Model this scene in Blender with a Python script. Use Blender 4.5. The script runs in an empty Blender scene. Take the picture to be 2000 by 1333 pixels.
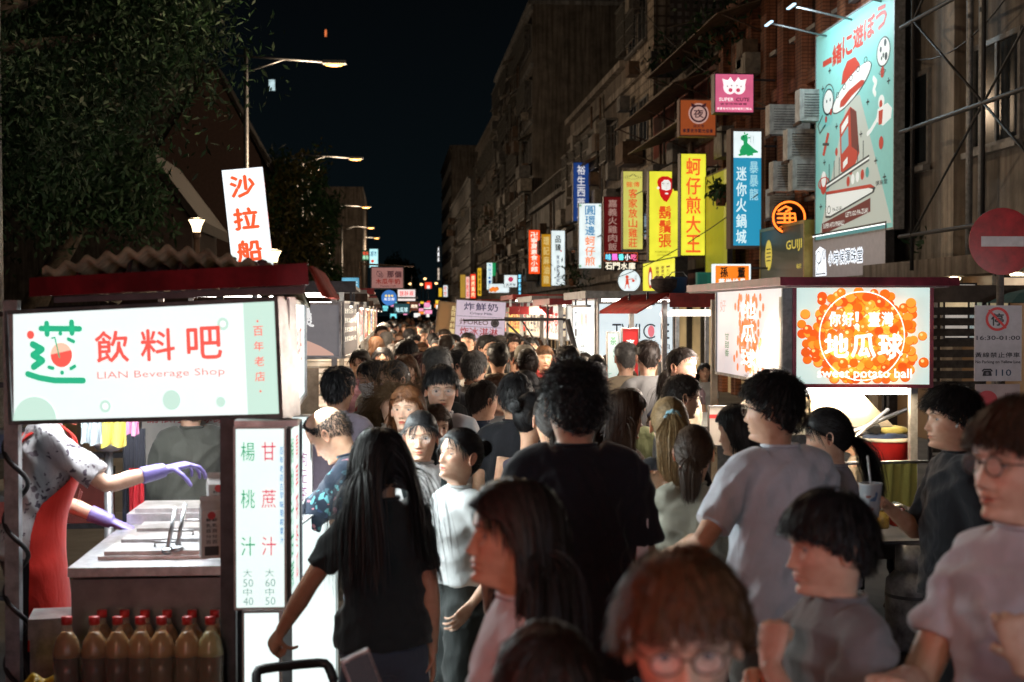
import bpy, math, random
import numpy as np
from mathutils import Vector, Matrix, Euler
R = math.radians
random.seed(7); np.random.seed(7)
SC = bpy.context.scene
COL = SC.collection

# ------------------------------------------------------------------ camera, world, exposure
FPX, CX, CY, VPX, VPY = 2778.0, 1000.0, 666.5, 765.0, 612.0
CAMZ = 2.0
cam_data = bpy.data.cameras.new('camera'); CAM = bpy.data.objects.new('camera', cam_data); COL.objects.link(CAM)
cam_data.lens = 50.0; cam_data.sensor_width = 36.0; cam_data.clip_end = 2000; cam_data.clip_start = .05
CAM.location = (0, 0, CAMZ)
YAW = math.atan((CX - VPX) / FPX); PITCH = math.atan((CY - VPY) / FPX)
CAM.rotation_euler = (R(90) - PITCH, 0, -YAW)
cam_data.dof.use_dof = True; cam_data.dof.focus_distance = 10.5; cam_data.dof.aperture_fstop = 3.6
SC.camera = CAM
SC.view_settings.view_transform = 'Standard'; SC.view_settings.look = 'None'
SC.view_settings.exposure = 0.12; SC.view_settings.gamma = 1.0; SC.view_settings.use_curve_mapping = False
SC.render.engine = 'CYCLES'
SC.cycles.use_denoising = True
SC.cycles.max_bounces = 6; SC.cycles.diffuse_bounces = 3; SC.cycles.glossy_bounces = 3; SC.cycles.transmission_bounces = 5; SC.cycles.transparent_max_bounces = 8
SC.cycles.sample_clamp_indirect = 4.0; SC.cycles.sample_clamp_direct = 0
SC.cycles.caustics_reflective = False; SC.cycles.caustics_refractive = False
world = bpy.data.worlds.new('World'); SC.world = world; world.use_nodes = True
wn = world.node_tree.nodes; wl = world.node_tree.links
bg = wn['Background']
tc = wn.new('ShaderNodeTexCoord'); sx = wn.new('ShaderNodeSeparateXYZ'); rp = wn.new('ShaderNodeValToRGB')
wl.new(tc.outputs['Generated'], sx.inputs[0]); wl.new(sx.outputs['Z'], rp.inputs[0]); wl.new(rp.outputs[0], bg.inputs[0])
rp.color_ramp.elements[0].position = 0.0; rp.color_ramp.elements[0].color = (.0024, .0047, .0060, 1)
rp.color_ramp.elements[1].position = .28; rp.color_ramp.elements[1].color = (.0009, .0012, .0016, 1)
bg.inputs[1].default_value = 1.0

_cr = CAM.rotation_euler.to_matrix()
def W(px, py, Y):
    """the world point that the photograph shows at pixel (px, py), on the plane at distance Y down the street"""
    d = _cr @ Vector(((px - CX) / FPX, -(py - CY) / FPX, -1.0))
    return Vector((0, 0, CAMZ)) + d * (Y / d.y)
def WX(px, py, X):
    d = _cr @ Vector(((px - CX) / FPX, -(py - CY) / FPX, -1.0))
    return Vector((0, 0, CAMZ)) + d * (X / d.x)
def P2(p):
    q = _cr.transposed() @ (Vector(p) - Vector((0, 0, CAMZ)))
    return CX + FPX * q.x / -q.z, CY - FPX * q.y / -q.z

# ------------------------------------------------------------------ objects
def tag(o, label=None, cat=None, group=None, kind=None):
    if label: o['label'] = label
    if cat: o['category'] = cat
    if group: o['group'] = group
    if kind: o['kind'] = kind
    return o
def empty(name, loc=(0, 0, 0), rz=0, label=None, cat=None, group=None):
    o = bpy.data.objects.new(name, None); COL.objects.link(o); o.location = loc; o.rotation_euler = (0, 0, rz)
    o.empty_display_size = .1
    return tag(o, label, cat, group)
def copy_tree(o, parent=None):
    c = o.copy(); COL.objects.link(c); c.parent = parent
    for ch in list(o.children): copy_tree(ch, c)
    return c

class MB:
    """collects vertices and faces and links them as one mesh object"""
    def __init__(s): s.v = []; s.f = []; s.m = []; s.n = 0; s.sm = []
    def add(s, v, f, mi=0, smooth=False):
        v = np.asarray(v, float).reshape(-1, 3); k = s.n
        s.v.append(v); s.n += len(v)
        for q in f: s.f.append(tuple(int(i) + k for i in q)); s.m.append(mi); s.sm.append(smooth)
        return s
    def box(s, x0, x1, y0, y1, z0, z1, mi=0, T=None):
        v = np.array([(x, y, z) for z in (z0, z1) for y in (y0, y1) for x in (x0, x1)], float)
        if T is not None: v = np.array([T @ Vector(p) for p in v])
        return s.add(v, [(0, 2, 3, 1), (4, 5, 7, 6), (0, 1, 5, 4), (2, 6, 7, 3), (0, 4, 6, 2), (1, 3, 7, 5)], mi)
    def tube(s, pts, r, n=8, mi=0, cap=True, smooth=True, flat=1.0):
        pts = np.asarray(pts, float); m = len(pts)
        r = np.full(m, r) if np.isscalar(r) else np.asarray(r, float)
        t = np.gradient(pts, axis=0); t /= np.linalg.norm(t, axis=1)[:, None] + 1e-12
        up = np.array([0, 0, 1.]) if abs(t[0][2]) < .9 else np.array([0, 1., 0])
        a = np.cross(t[0], up); a /= np.linalg.norm(a); rings = []
        for i in range(m):
            a = a - t[i] * a.dot(t[i]); a /= np.linalg.norm(a); b = np.cross(t[i], a)
            th = np.arange(n) * 2 * math.pi / n
            rings.append(pts[i] + r[i] * (np.cos(th)[:, None] * a + flat * np.sin(th)[:, None] * b))
        return s.loft(rings, mi, cap, smooth)
    def loft(s, rings, mi=0, cap=True, smooth=True, close=True):
        n = len(rings[0]); m = len(rings); v = np.concatenate(rings); f = []
        for i in range(m - 1):
            for j in range(n if close else n - 1):
                k = (j + 1) % n; f.append((i * n + j, i * n + k, (i + 1) * n + k, (i + 1) * n + j))
        if cap: f.append(tuple(range(n - 1, -1, -1))); f.append(tuple((m - 1) * n + j for j in range(n)))
        return s.add(v, f, mi, smooth)
    def lathe(s, prof, n=16, c=(0, 0, 0), mi=0, smooth=True, cap=True):
        th = np.arange(n) * 2 * math.pi / n
        return s.loft([np.stack([c[0] + r * np.cos(th), c[1] + r * np.sin(th), np.full(n, c[2] + z)], 1) for r, z in prof], mi, cap, smooth)
    def ell(s, c, r, nu=16, nv=10, mi=0, T=None):
        ph = np.linspace(.02, math.pi - .02, nv); th = np.arange(nu) * 2 * math.pi / nu; rings = []
        for p in ph:
            q = np.stack([r[0] * math.sin(p) * np.cos(th), r[1] * math.sin(p) * np.sin(th), np.full(nu, -r[2] * math.cos(p))], 1)
            if T is not None: q = q @ np.array(T).T[:3, :3]
            rings.append(q + np.asarray(c))
        return s.loft(rings, mi, True, True)
    def prism(s, poly, y0, y1, mi=0, T=None):
        """polygon of (x, z) pushed from y0 to y1"""
        n = len(poly); v = [(x, y0, z) for x, z in poly] + [(x, y1, z) for x, z in poly]
        if T is not None: v = [T @ Vector(p) for p in v]
        f = [tuple(range(n)), tuple(range(2 * n - 1, n - 1, -1))] + [(i, i + n, (i + 1) % n + n, (i + 1) % n) for i in range(n)]
        return s.add(v, f, mi)
    def mesh(s, name, mats):
        me = bpy.data.meshes.new(name)
        v = np.concatenate(s.v) if s.v else np.zeros((0, 3))
        me.from_pydata(v.tolist(), [], s.f)
        mats = mats if isinstance(mats, (list, tuple)) else [mats]
        for m in mats: me.materials.append(m)
        if len(mats) > 1: me.polygons.foreach_set('material_index', s.m)
        me.polygons.foreach_set('use_smooth', s.sm)
        me.update()
        return me
    def build(s, name, mats, parent=None, loc=(0, 0, 0), rz=0):
        o = bpy.data.objects.new(name, s.mesh(name, mats)); COL.objects.link(o)
        o.parent = parent; o.location = loc; o.rotation_euler = (0, 0, rz)
        return o
def link(name, me, parent=None, loc=(0, 0, 0), rz=0):
    o = bpy.data.objects.new(name, me); COL.objects.link(o); o.parent = parent; o.location = loc; o.rotation_euler = (0, 0, rz); return o

TMP = bpy.data.scenes.new('tmp')
def remesh(me, voxel, smooth=2, delete=True):
    o = bpy.data.objects.new('tmp', me); TMP.collection.objects.link(o)
    md = o.modifiers.new('r', 'REMESH'); md.mode = 'VOXEL'; md.voxel_size = voxel; md.use_smooth_shade = True
    if smooth:
        sm = o.modifiers.new('s', 'SMOOTH'); sm.factor = .6; sm.iterations = smooth
    TMP.view_layers[0].update(); dg = TMP.view_layers[0].depsgraph
    m2 = bpy.data.meshes.new_from_object(o.evaluated_get(dg))
    bpy.data.objects.remove(o)
    return m2
def mverts(me):
    a = np.empty(len(me.vertices) * 3); me.vertices.foreach_get('co', a); return a.reshape(-1, 3)
def mnorm(me):
    a = np.empty(len(me.vertices) * 3); me.vertex_normals.foreach_get('vector', a); return a.reshape(-1, 3)
def mfaces(me):
    return [tuple(p.vertices) for p in me.polygons]

# ------------------------------------------------------------------ materials
_M = {}
def mat(name, col, rough=.6, metal=0, var=.12, vs=8, bump=0, bs=60, em=None, es=0, spec=.5, sss=0, alpha=None, trans=0, col2=None, sample=True, coat=0, obj=True):
    if name in _M: return _M[name]
    m = bpy.data.materials.new(name); m.use_nodes = True; nt = m.node_tree; n = nt.nodes; l = nt.links; b = n['Principled BSDF']
    b.inputs['Base Color'].default_value = (*col, 1); b.inputs['Roughness'].default_value = rough; b.inputs['Metallic'].default_value = metal
    b.inputs['Specular IOR Level'].default_value = spec
    if coat: b.inputs['Coat Weight'].default_value = coat
    if sss:
        b.inputs['Subsurface Weight'].default_value = sss; b.inputs['Subsurface Radius'].default_value = (.012, .005, .003); b.inputs['Subsurface Scale'].default_value = 1
    if trans: b.inputs['Transmission Weight'].default_value = trans; b.inputs['IOR'].default_value = 1.4
    tcn = n.new('ShaderNodeTexCoord')
    if var or col2:
        no = n.new('ShaderNodeTexNoise'); no.inputs['Scale'].default_value = vs; no.inputs['Detail'].default_value = 5; no.inputs['Roughness'].default_value = .65
        l.new(tcn.outputs['Object'], no.inputs['Vector'])
        r = n.new('ShaderNodeValToRGB'); c2 = col2 or tuple(c * (1 - var * 2) for c in col)
        r.color_ramp.elements[0].position = .35; r.color_ramp.elements[0].color = (*c2, 1)
        r.color_ramp.elements[1].position = .65; r.color_ramp.elements[1].color = (*[min(1, c * (1 + var * .6)) for c in col], 1)
        l.new(no.outputs['Fac'], r.inputs[0]); l.new(r.outputs[0], b.inputs['Base Color'])
    if bump:
        nb = n.new('ShaderNodeTexNoise'); nb.inputs['Scale'].default_value = bs; nb.inputs['Detail'].default_value = 6
        l.new(tcn.outputs['Object'], nb.inputs['Vector'])
        bp = n.new('ShaderNodeBump'); bp.inputs['Strength'].default_value = bump; bp.inputs['Distance'].default_value = .01
        l.new(nb.outputs['Fac'], bp.inputs['Height']); l.new(bp.outputs[0], b.inputs['Normal'])
    if es:
        b.inputs['Emission Color'].default_value = (*(em or col), 1); b.inputs['Emission Strength'].default_value = es
    if alpha is not None: b.inputs['Alpha'].default_value = alpha
    if not sample: m.cycles.emission_sampling = 'NONE'
    if trans: m.blend_method = 'BLEND' if hasattr(m, 'blend_method') else m.blend_method
    _M[name] = m; return m
def glow(name, col=(1, 1, 1), s=1.0, sample=False, rough=.4, blotch=.12, vs=3.0, base=None):
    """lit translucent sheet or tube"""
    if name in _M: return _M[name]
    m = mat(name, base or tuple(c * .7 for c in col), rough, 0, 0, em=col, es=s, sample=sample)
    if blotch:
        nt = m.node_tree; n = nt.nodes; l = nt.links; b = n['Principled BSDF']
        t = n.new('ShaderNodeTexCoord'); no = n.new('ShaderNodeTexNoise'); no.inputs['Scale'].default_value = vs; no.inputs['Detail'].default_value = 3
        mr = n.new('ShaderNodeMapRange'); mr.inputs[1].default_value = .3; mr.inputs[2].default_value = .7
        mr.inputs[3].default_value = s * (1 - blotch); mr.inputs[4].default_value = s * (1 + blotch)
        l.new(t.outputs['Object'], no.inputs['Vector']); l.new(no.outputs['Fac'], mr.inputs[0]); l.new(mr.outputs[0], b.inputs['Emission Strength'])
    return m

# ------------------------------------------------------------------ lettering
_G = {}
_LY = [None, 0]
def lay(mb):
    """each change of colour is printed a hair above the one before"""
    if _LY[0] is not mb: _LY[0] = mb; _LY[1] += 1
    return -_LY[1] * 1.2e-4
def glyph(ch, bold=0):
    bold = 0; k = (ch, bold)
    if k in _G: return _G[k]
    c = bpy.data.curves.new('g', 'FONT'); c.body = ch; c.resolution_u = 2; c.offset = bold; c.extrude = 0
    o = bpy.data.objects.new('g', c); TMP.collection.objects.link(o); TMP.view_layers[0].update()
    me = bpy.data.meshes.new_from_object(o.evaluated_get(TMP.view_layers[0].depsgraph))
    v = mverts(me)[:, :2]; f = mfaces(me)
    bpy.data.objects.remove(o); bpy.data.meshes.remove(me)
    if len(v) == 0: v = np.zeros((1, 2)); f = []
    lo = v.min(0); hi = v.max(0); _G[k] = ((v - lo), f, hi - lo); return _G[k]
def put_text(mb, s, x, z, h, w=None, y=0, mi=0, bold=.012, fit=True, rot=0):
    """lay the string into the box with lower left (x, z), height h, width w, in the XZ plane facing -Y"""
    v, f, d = glyph(s, bold)
    sz = h / max(d[1], 1e-6); sxx = (w / max(d[0], 1e-6)) if w else sz
    q = np.stack([v[:, 0] * sxx, np.full(len(v), y), v[:, 1] * sz], 1)
    if rot:
        c = np.array([d[0] * sxx / 2, 0, d[1] * sz / 2]); a = R(rot); q -= c
        q = np.stack([q[:, 0] * math.cos(a) - q[:, 2] * math.sin(a), q[:, 1], q[:, 0] * math.sin(a) + q[:, 2] * math.cos(a)], 1) + c
    q[:, 0] += x; q[:, 2] += z; q[:, 1] += lay(mb)
    mb.add(q, f, mi)
    if bold > .005:
        e = bold * h * .75
        for i, (dx, dz) in enumerate(((-e, 0), (e, 0), (0, -e), (0, e))): mb.add(q + np.array([dx, -2e-5 * (i + 1), dz]), f, mi)
    return sxx * d[0]
def put_col(mb, s, x, ztop, cw, ch, y=0, mi=0, bold=.02, fill=.84):
    """characters one below another; cw, ch the size of a cell"""
    for i, c in enumerate(s):
        if c == ' ': continue
        v, f, d = glyph(c, bold); flat = d[1] < .35
        w, h = cw * fill, ch * fill
        if flat: h = w * d[1] / d[0]
        if c in '1一卜': pass
        put_text(mb, c, x + (cw - w) / 2, ztop - (i + .5) * ch - h / 2, h, w, y, mi, bold)
def put_row(mb, s, x, z, cw, ch, y=0, mi=0, bold=.02, fill=.86):
    for i, c in enumerate(s):
        if c == ' ': continue
        v, f, d = glyph(c, bold); w, h = cw * fill, ch
        if d[1] < .35: h = w * d[1] / d[0]
        elif d[0] < .3: w = h * d[0] / d[1]
        put_text(mb, c, x + i * cw + (cw - w) / 2, z + (ch - h) / 2, h, w, y, mi, bold)
def disc(mb, x, z, r, y=0, mi=0, n=28, r2=None):
    th = np.arange(n) * 2 * math.pi / n; rz = r2 or r
    y += lay(mb); mb.add(np.stack([x + r * np.cos(th), np.full(n, y), z + rz * np.sin(th)], 1), [tuple(range(n))], mi)
def ringd(mb, x, z, r, w, y=0, mi=0, n=36, a0=0, a1=360, rz=None):
    y += lay(mb); th = np.radians(np.linspace(a0, a1, n + 1)); k = (rz or r) / r
    a = np.stack([x + r * np.cos(th), np.full(n + 1, y), z + k * r * np.sin(th)], 1); b = np.stack([x + (r - w) * np.cos(th), np.full(n + 1, y), z + k * (r - w) * np.sin(th)], 1)
    mb.add(np.concatenate([a, b]), [(i, i + n + 1, i + n + 2, i + 1) for i in range(n)], mi)
def stroke(mb, pts, w, y=0, mi=0):
    """flat painted line through (x, z) points, round ends"""
    pts = [np.array(p, float) for p in pts]; yl = y + lay(mb)
    for a, b in zip(pts[:-1], pts[1:]):
        d = b - a; L = np.linalg.norm(d) + 1e-9; nn = np.array([-d[1], d[0]]) / L * w / 2
        q = [a + nn, a - nn, b - nn, b + nn]; mb.add([(p[0], yl, p[1]) for p in q], [(0, 1, 2, 3)], mi)
    for k, p in enumerate(pts): disc(mb, p[0], p[1], w / 2, y + (k + 1) * 1e-5, mi, 10)
def poly(mb, pts, y=0, mi=0): y += lay(mb); mb.add([(p[0], y, p[1]) for p in pts], [tuple(range(len(pts)))], mi)
# ================================================================== PEOPLE
def _ip(z, tab):
    t = np.array(sorted(tab)); zz = np.asarray(z, float)
    # smooth interpolation (monotone-ish cubic through smoothstep mixing)
    i = np.clip(np.searchsorted(t[:, 0], zz) - 1, 0, len(t) - 2); a = np.clip((zz - t[i, 0]) / (t[i + 1, 0] - t[i, 0]), 0, 1)
    m = np.gradient(t[:, 1], t[:, 0]); h = t[i + 1, 0] - t[i, 0]
    return (2*a**3-3*a**2+1)*t[i, 1] + (a**3-2*a**2+a)*h*m[i] + (-2*a**3+3*a**2)*t[i+1, 1] + (a**3-a**2)*h*m[i+1]
FRONT = [(.119, .0), (.115, .030), (.105, .055), (.085, .076), (.06, .087), (.035, .0915), (.022, .0935), (.008, .0885), (-.01, .0865), (-.03, .087), (-.05, .0885), (-.066, .0905), (-.08, .0865), (-.088, .0845), (-.1, .0895), (-.11, .085), (-.117, .066), (-.122, .042), (-.13, .026), (-.15, .018), (-.2, .016), (-.25, .03), (-.3, .05)]
BACK = [(.119, .0), (.115, .034), (.105, .062), (.085, .086), (.06, .098), (.03, .103), (0, .100), (-.03, .090), (-.06, .074), (-.09, .062), (-.12, .056), (-.16, .055), (-.22, .066), (-.3, .09)]
WIDTH = [(.119, .0), (.115, .032), (.105, .052), (.085, .067), (.06, .0745), (.03, .077), (0, .0755), (-.03, .072), (-.06, .067), (-.08, .062), (-.1, .0555), (-.112, .052), (-.125, .052), (-.16, .051), (-.2, .055), (-.25, .075), (-.3, .115)]
def head_surf(th, z, fem=0, jaw=1.0):
    """th 0 = face (+Y), z from eye level; returns points"""
    f = _ip(z, FRONT); b = _ip(z, BACK); w = _ip(z, WIDTH)
    if fem: w = w * np.interp(-np.asarray(z, float), [0, .05, .11, .135, .3], [.99, .95, .93, .86, .86])
    w = w * np.interp(-np.asarray(z, float), [0, .05, .11, .13], [1, jaw, jaw, 1])
    c, s = np.cos(th), np.sin(th)
    e = 1.0
    y = np.where(c > 0, f * np.abs(c) ** .92, -b * np.abs(c) ** .95)
    x = w * np.sign(s) * np.abs(s) ** .9
    # chin narrows towards the front
    k = np.clip((-.03 - z) / .07, 0, 1) * np.clip((z + .13) / .025, 0, 1); k = k * k * (3 - 2 * k)
    x = x * (1 - k * .34 * np.clip(c, 0, 1) ** 1.0)
    # flatter face front
    return np.stack([x, y, z + 0 * x], -1)
def face_disp(x, y, z, fem=0, smile=0, rs=np.random.RandomState(1), nose=1.0):
    G = lambda cx, cz, sx_, sz_: np.exp(-((x - cx) / sx_) ** 2 - ((z - cz) / sz_) ** 2)
    d = np.zeros_like(x); fr = y > .02
    t = np.clip((.008 - z) / .05, 0, 1)               # along the nose bridge
    prof = np.where(z > .008, 0, np.where(z > -.042, .004 + .019 * t ** 1.3, np.clip(1 - (-.042 - z) / .011, 0, 1) ** .7 * .0205))
    prof *= nose * np.clip((.016 - z) / .012, 0, 1)
    d += prof * np.exp(-(x / (.0085 + .0045 * t)) ** 2)
    for s in (-1, 1):
        d += .0085 * G(s * .0125, -.043, .0065, .0075) * nose
        d -= .0095 * G(s * .0305, .000, .0155, .0105)
        d += (.0035 - .002 * fem) * G(s * .03, .020, .022, .007)
        d += .0045 * G(s * .044, -.026, .018, .016)
        d -= .003 * G(s * .046, -.062, .014, .02)
        d -= .0025 * G(s * (.024 + .002 * smile), -.069, .005, .006)
        d += smile * .004 * G(s * .036, -.052, .012, .012)
    d += .0050 * G(0, -.0635, .0185, .0042) + .0058 * G(0, -.0765, .0165, .0052)
    d -= .0055 * G(0, -.0697, .021, .0018 + .001 * smile)
    d -= .0016 * G(0, -.056, .004, .006)
    d += .003 * G(0, -.102, .018, .009)
    return np.where(fr, d, 0)
def head_grid(nt, nz, fem=0, smile=0, jaw=1.0, nose=1.0):
    # denser rings over the face
    z1 = np.linspace(-.29, -.13, max(4, nz // 10)); z2 = np.linspace(-.124, .035, int(nz * .7)); z3 = np.linspace(.045, .1188, max(6, nz // 6))
    zs = np.concatenate([z1, z2, z3])
    u = np.linspace(0, 1, nt, endpoint=False) * 2 - 1           # -1..1, 0 = face
    th = math.pi * np.sign(u) * (np.abs(u) ** 1.45)
    T, Z = np.meshgrid(th, zs)
    P = head_surf(T, Z, fem, jaw)
    d = face_disp(P[..., 0], P[..., 1], P[..., 2], fem, smile, nose=nose)
    P[..., 1] += d
    return P
SKC = 'tone'
def head_mb(mb, nt=72, nz=110, fem=0, smile=0, jaw=1.0, nose=1.0, cols=None, age=0, lips=.5, eyes=True, brow=(.02, .015, .012), closed=False):
    """adds head+neck; cols receives one colour multiplier per vertex (r,g,b)"""
    P = head_grid(nt, nz, fem, smile, jaw, nose); m, n = P.shape[:2]
    rings = [P[i] for i in range(m)]
    k0 = mb.n; mb.loft(rings, 0, True, True)
    V = P.reshape(-1, 3); C = np.ones((len(V), 3)); x, y, z = V.T
    G = lambda cx, cz, a, b: np.exp(-((x - cx) / a) ** 2 - ((z - cz) / b) ** 2) * (y > .03)
    lp = np.clip((G(0, -.070, .0215, .0085) - .35) * 3, 0, 1)[:, None]
    C = C * (1 - lp) + lp * (np.array([.85, .58, .54]) * (1 - lips) + np.array([.85, .22, .22]) * lips)
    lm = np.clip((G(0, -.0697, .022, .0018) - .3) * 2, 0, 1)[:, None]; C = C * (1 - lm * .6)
    for s in (-1, 1):
        xx = s * x
        arch = .0205 + .004 * np.clip((xx - .014) / .02, 0, 1) - .006 * np.clip((xx - .036) / .014, 0, 1)
        b = np.clip(1 - np.abs(z - arch) / (.0042 - .0012 * fem), 0, 1) * np.clip((xx - .011) / .004, 0, 1) * np.clip((.053 - xx) / .008, 0, 1) * (y > .02)
        b = np.clip(b * 1.6, 0, .9)[:, None]; C = C * (1 - b) + b * np.array(brow) * 2.5
        ch = G(s * .042, -.03, .02, .016)[:, None]; C = C * (1 - ch * np.array([0, .12, .12]))
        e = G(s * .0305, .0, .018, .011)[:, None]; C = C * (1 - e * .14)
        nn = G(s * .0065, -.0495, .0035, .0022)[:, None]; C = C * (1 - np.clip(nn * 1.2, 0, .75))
    cols.append(C)
    # ears
    for s in (-1, 1):
        ph = np.linspace(0, 1, 9); rings = []
        for q in ph:
            rr = math.sin(math.pi * min(q * .5 + .0, .5)); off = [0, .006, .011, .0145, .0165, .016, .0125, .009, .008][int(q * 8)]
            sc = [.75, .9, 1.0, 1.04, 1.0, .88, .74, .55, .2][int(q * 8)]
            t = np.arange(18) * 2 * math.pi / 18
            yy = np.cos(t) * .0165 * sc * (1 + .18 * np.sin(t)); zz = np.sin(t) * .0305 * sc - .002
            rings.append(np.stack([s * (.0715 + off) + 0 * t + s * .25 * np.clip(-yy, 0, 1) * 1.0, -.010 + yy - zz * .15, zz - .008], 1))
        if s < 0: rings = [r[::-1] for r in rings]
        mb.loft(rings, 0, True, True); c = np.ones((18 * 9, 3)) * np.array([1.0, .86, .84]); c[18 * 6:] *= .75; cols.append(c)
    return P
def eye_parts(parent, sc=1.0, rotm=None, piv=None, hl=False, closed=False, name='eye', look=0):
    pass
# materials of people ------------------------------------------------------
def skin_mat(name, col):
    if name in _M: return _M[name]
    m = mat(name, col, .48, 0, 0, bump=.12, bs=220, sss=.15, spec=.4); nt = m.node_tree; n = nt.nodes; l = nt.links; b = n['Principled BSDF']
    a = n.new('ShaderNodeVertexColor'); a.layer_name = 'tone'
    no = n.new('ShaderNodeTexNoise'); no.inputs['Scale'].default_value = 35; no.inputs['Detail'].default_value = 5
    t = n.new('ShaderNodeTexCoord'); l.new(t.outputs['Object'], no.inputs['Vector'])
    r = n.new('ShaderNodeValToRGB'); r.color_ramp.elements[0].position = .3; r.color_ramp.elements[1].position = .75
    r.color_ramp.elements[0].color = (col[0] * .86, col[1] * .76, col[2] * .72, 1); r.color_ramp.elements[1].color = (*[c * 1.04 for c in col], 1)
    l.new(no.outputs['Fac'], r.inputs[0])
    mx = n.new('ShaderNodeMix'); mx.data_type = 'RGBA'; mx.blend_type = 'MULTIPLY'; mx.inputs[0].default_value = 1
    l.new(r.outputs[0], mx.inputs[6]); l.new(a.outputs[0], mx.inputs[7]); l.new(mx.outputs[2], b.inputs['Base Color'])
    return m
def cloth_mat(name, col, rough=.9, var=.10, bump=.22, stripes=None):
    if name in _M: return _M[name]
    m = mat(name, col, rough, 0, var, 3.5, 0, spec=.2); nt = m.node_tree; n = nt.nodes; l = nt.links; b = n['Principled BSDF']
    b.inputs['Sheen Weight'].default_value = .15
    t = n.new('ShaderNodeTexCoord'); w = n.new('ShaderNodeTexNoise'); w.inputs['Scale'].default_value = 9; w.inputs['Detail'].default_value = 3; w.inputs['Distortion'].default_value = 1.4
    mp = n.new('ShaderNodeMapping'); mp.inputs['Scale'].default_value = (1.6, 1.6, .6); l.new(t.outputs['Object'], mp.inputs[0]); l.new(mp.outputs[0], w.inputs['Vector'])
    f = n.new('ShaderNodeTexNoise'); f.inputs['Scale'].default_value = 420; l.new(t.outputs['Object'], f.inputs['Vector'])
    b1 = n.new('ShaderNodeBump'); b1.inputs['Strength'].default_value = bump; b1.inputs['Distance'].default_value = .03
    b2 = n.new('ShaderNodeBump'); b2.inputs['Strength'].default_value = .25; b2.inputs['Distance'].default_value = .002
    l.new(w.outputs['Fac'], b1.inputs['Height']); l.new(f.outputs['Fac'], b2.inputs['Height']); l.new(b1.outputs[0], b2.inputs['Normal']); l.new(b2.outputs[0], b.inputs['Normal'])
    return m
def floral_mat(name, cols, scale=26):
    if name in _M: return _M[name]
    m = cloth_mat(name, cols[0][0:3]); nt = m.node_tree; n = nt.nodes; l = nt.links; b = n['Principled BSDF']
    t = n.new('ShaderNodeTexCoord'); d = n.new('ShaderNodeTexNoise'); d.inputs['Scale'].default_value = 14; l.new(t.outputs['Object'], d.inputs['Vector'])
    mx = n.new('ShaderNodeMix'); mx.data_type = 'VECTOR'; mx.inputs[0].default_value = .12; l.new(t.outputs['Object'], mx.inputs[4]); l.new(d.outputs['Color'], mx.inputs[5])
    v = n.new('ShaderNodeTexVoronoi'); v.inputs['Scale'].default_value = scale; l.new(mx.outputs[1], v.inputs['Vector'])
    s = n.new('ShaderNodeSeparateColor'); l.new(v.outputs['Color'], s.inputs[0])
    r = n.new('ShaderNodeValToRGB'); r.color_ramp.interpolation = 'CONSTANT'; e = r.color_ramp.elements
    e[0].color = (*cols[0], 1); e[0].position = 0; e[1].color = (*cols[1], 1); e[1].position = .4
    for i, c in enumerate(cols[2:]): q = e.new(.4 + .6 * (i + 1) / (len(cols) - 1)); q.color = (*c, 1)
    l.new(s.outputs[0], r.inputs[0])
    d2 = n.new('ShaderNodeMath'); d2.operation = 'GREATER_THAN'; d2.inputs[1].default_value = .42; l.new(v.outputs['Distance'], d2.inputs[0])
    m2 = n.new('ShaderNodeMix'); m2.data_type = 'RGBA'; l.new(d2.outputs[0], m2.inputs[0]); l.new(r.outputs[0], m2.inputs[6]); m2.inputs[7].default_value = (*cols[0], 1)
    l.new(m2.outputs[2], b.inputs['Base Color']); return m
def hair_mat(name, col, rough=.5):
    if name in _M: return _M[name]
    m = mat(name, col, rough, 0, .2, 60, 0, spec=.3); return m
SKIN = [skin_mat('skin_light', (.68, .44, .32)), skin_mat('skin_warm', (.58, .35, .235)), skin_mat('skin_tan', (.46, .26, .17))]
HAIRC = dict(black=(.012, .011, .012), brown=(.050, .026, .015), dark=(.022, .015, .012), orange=(.16, .06, .022), lightbrown=(.17, .10, .05), wine=(.055, .012, .014), grey=(.11, .105, .10), white=(.42, .38, .30), blonde=(.28, .18, .085), warm=(.10, .045, .02))
HM = {k: hair_mat('hair_' + k, v) for k, v in HAIRC.items()}

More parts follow.
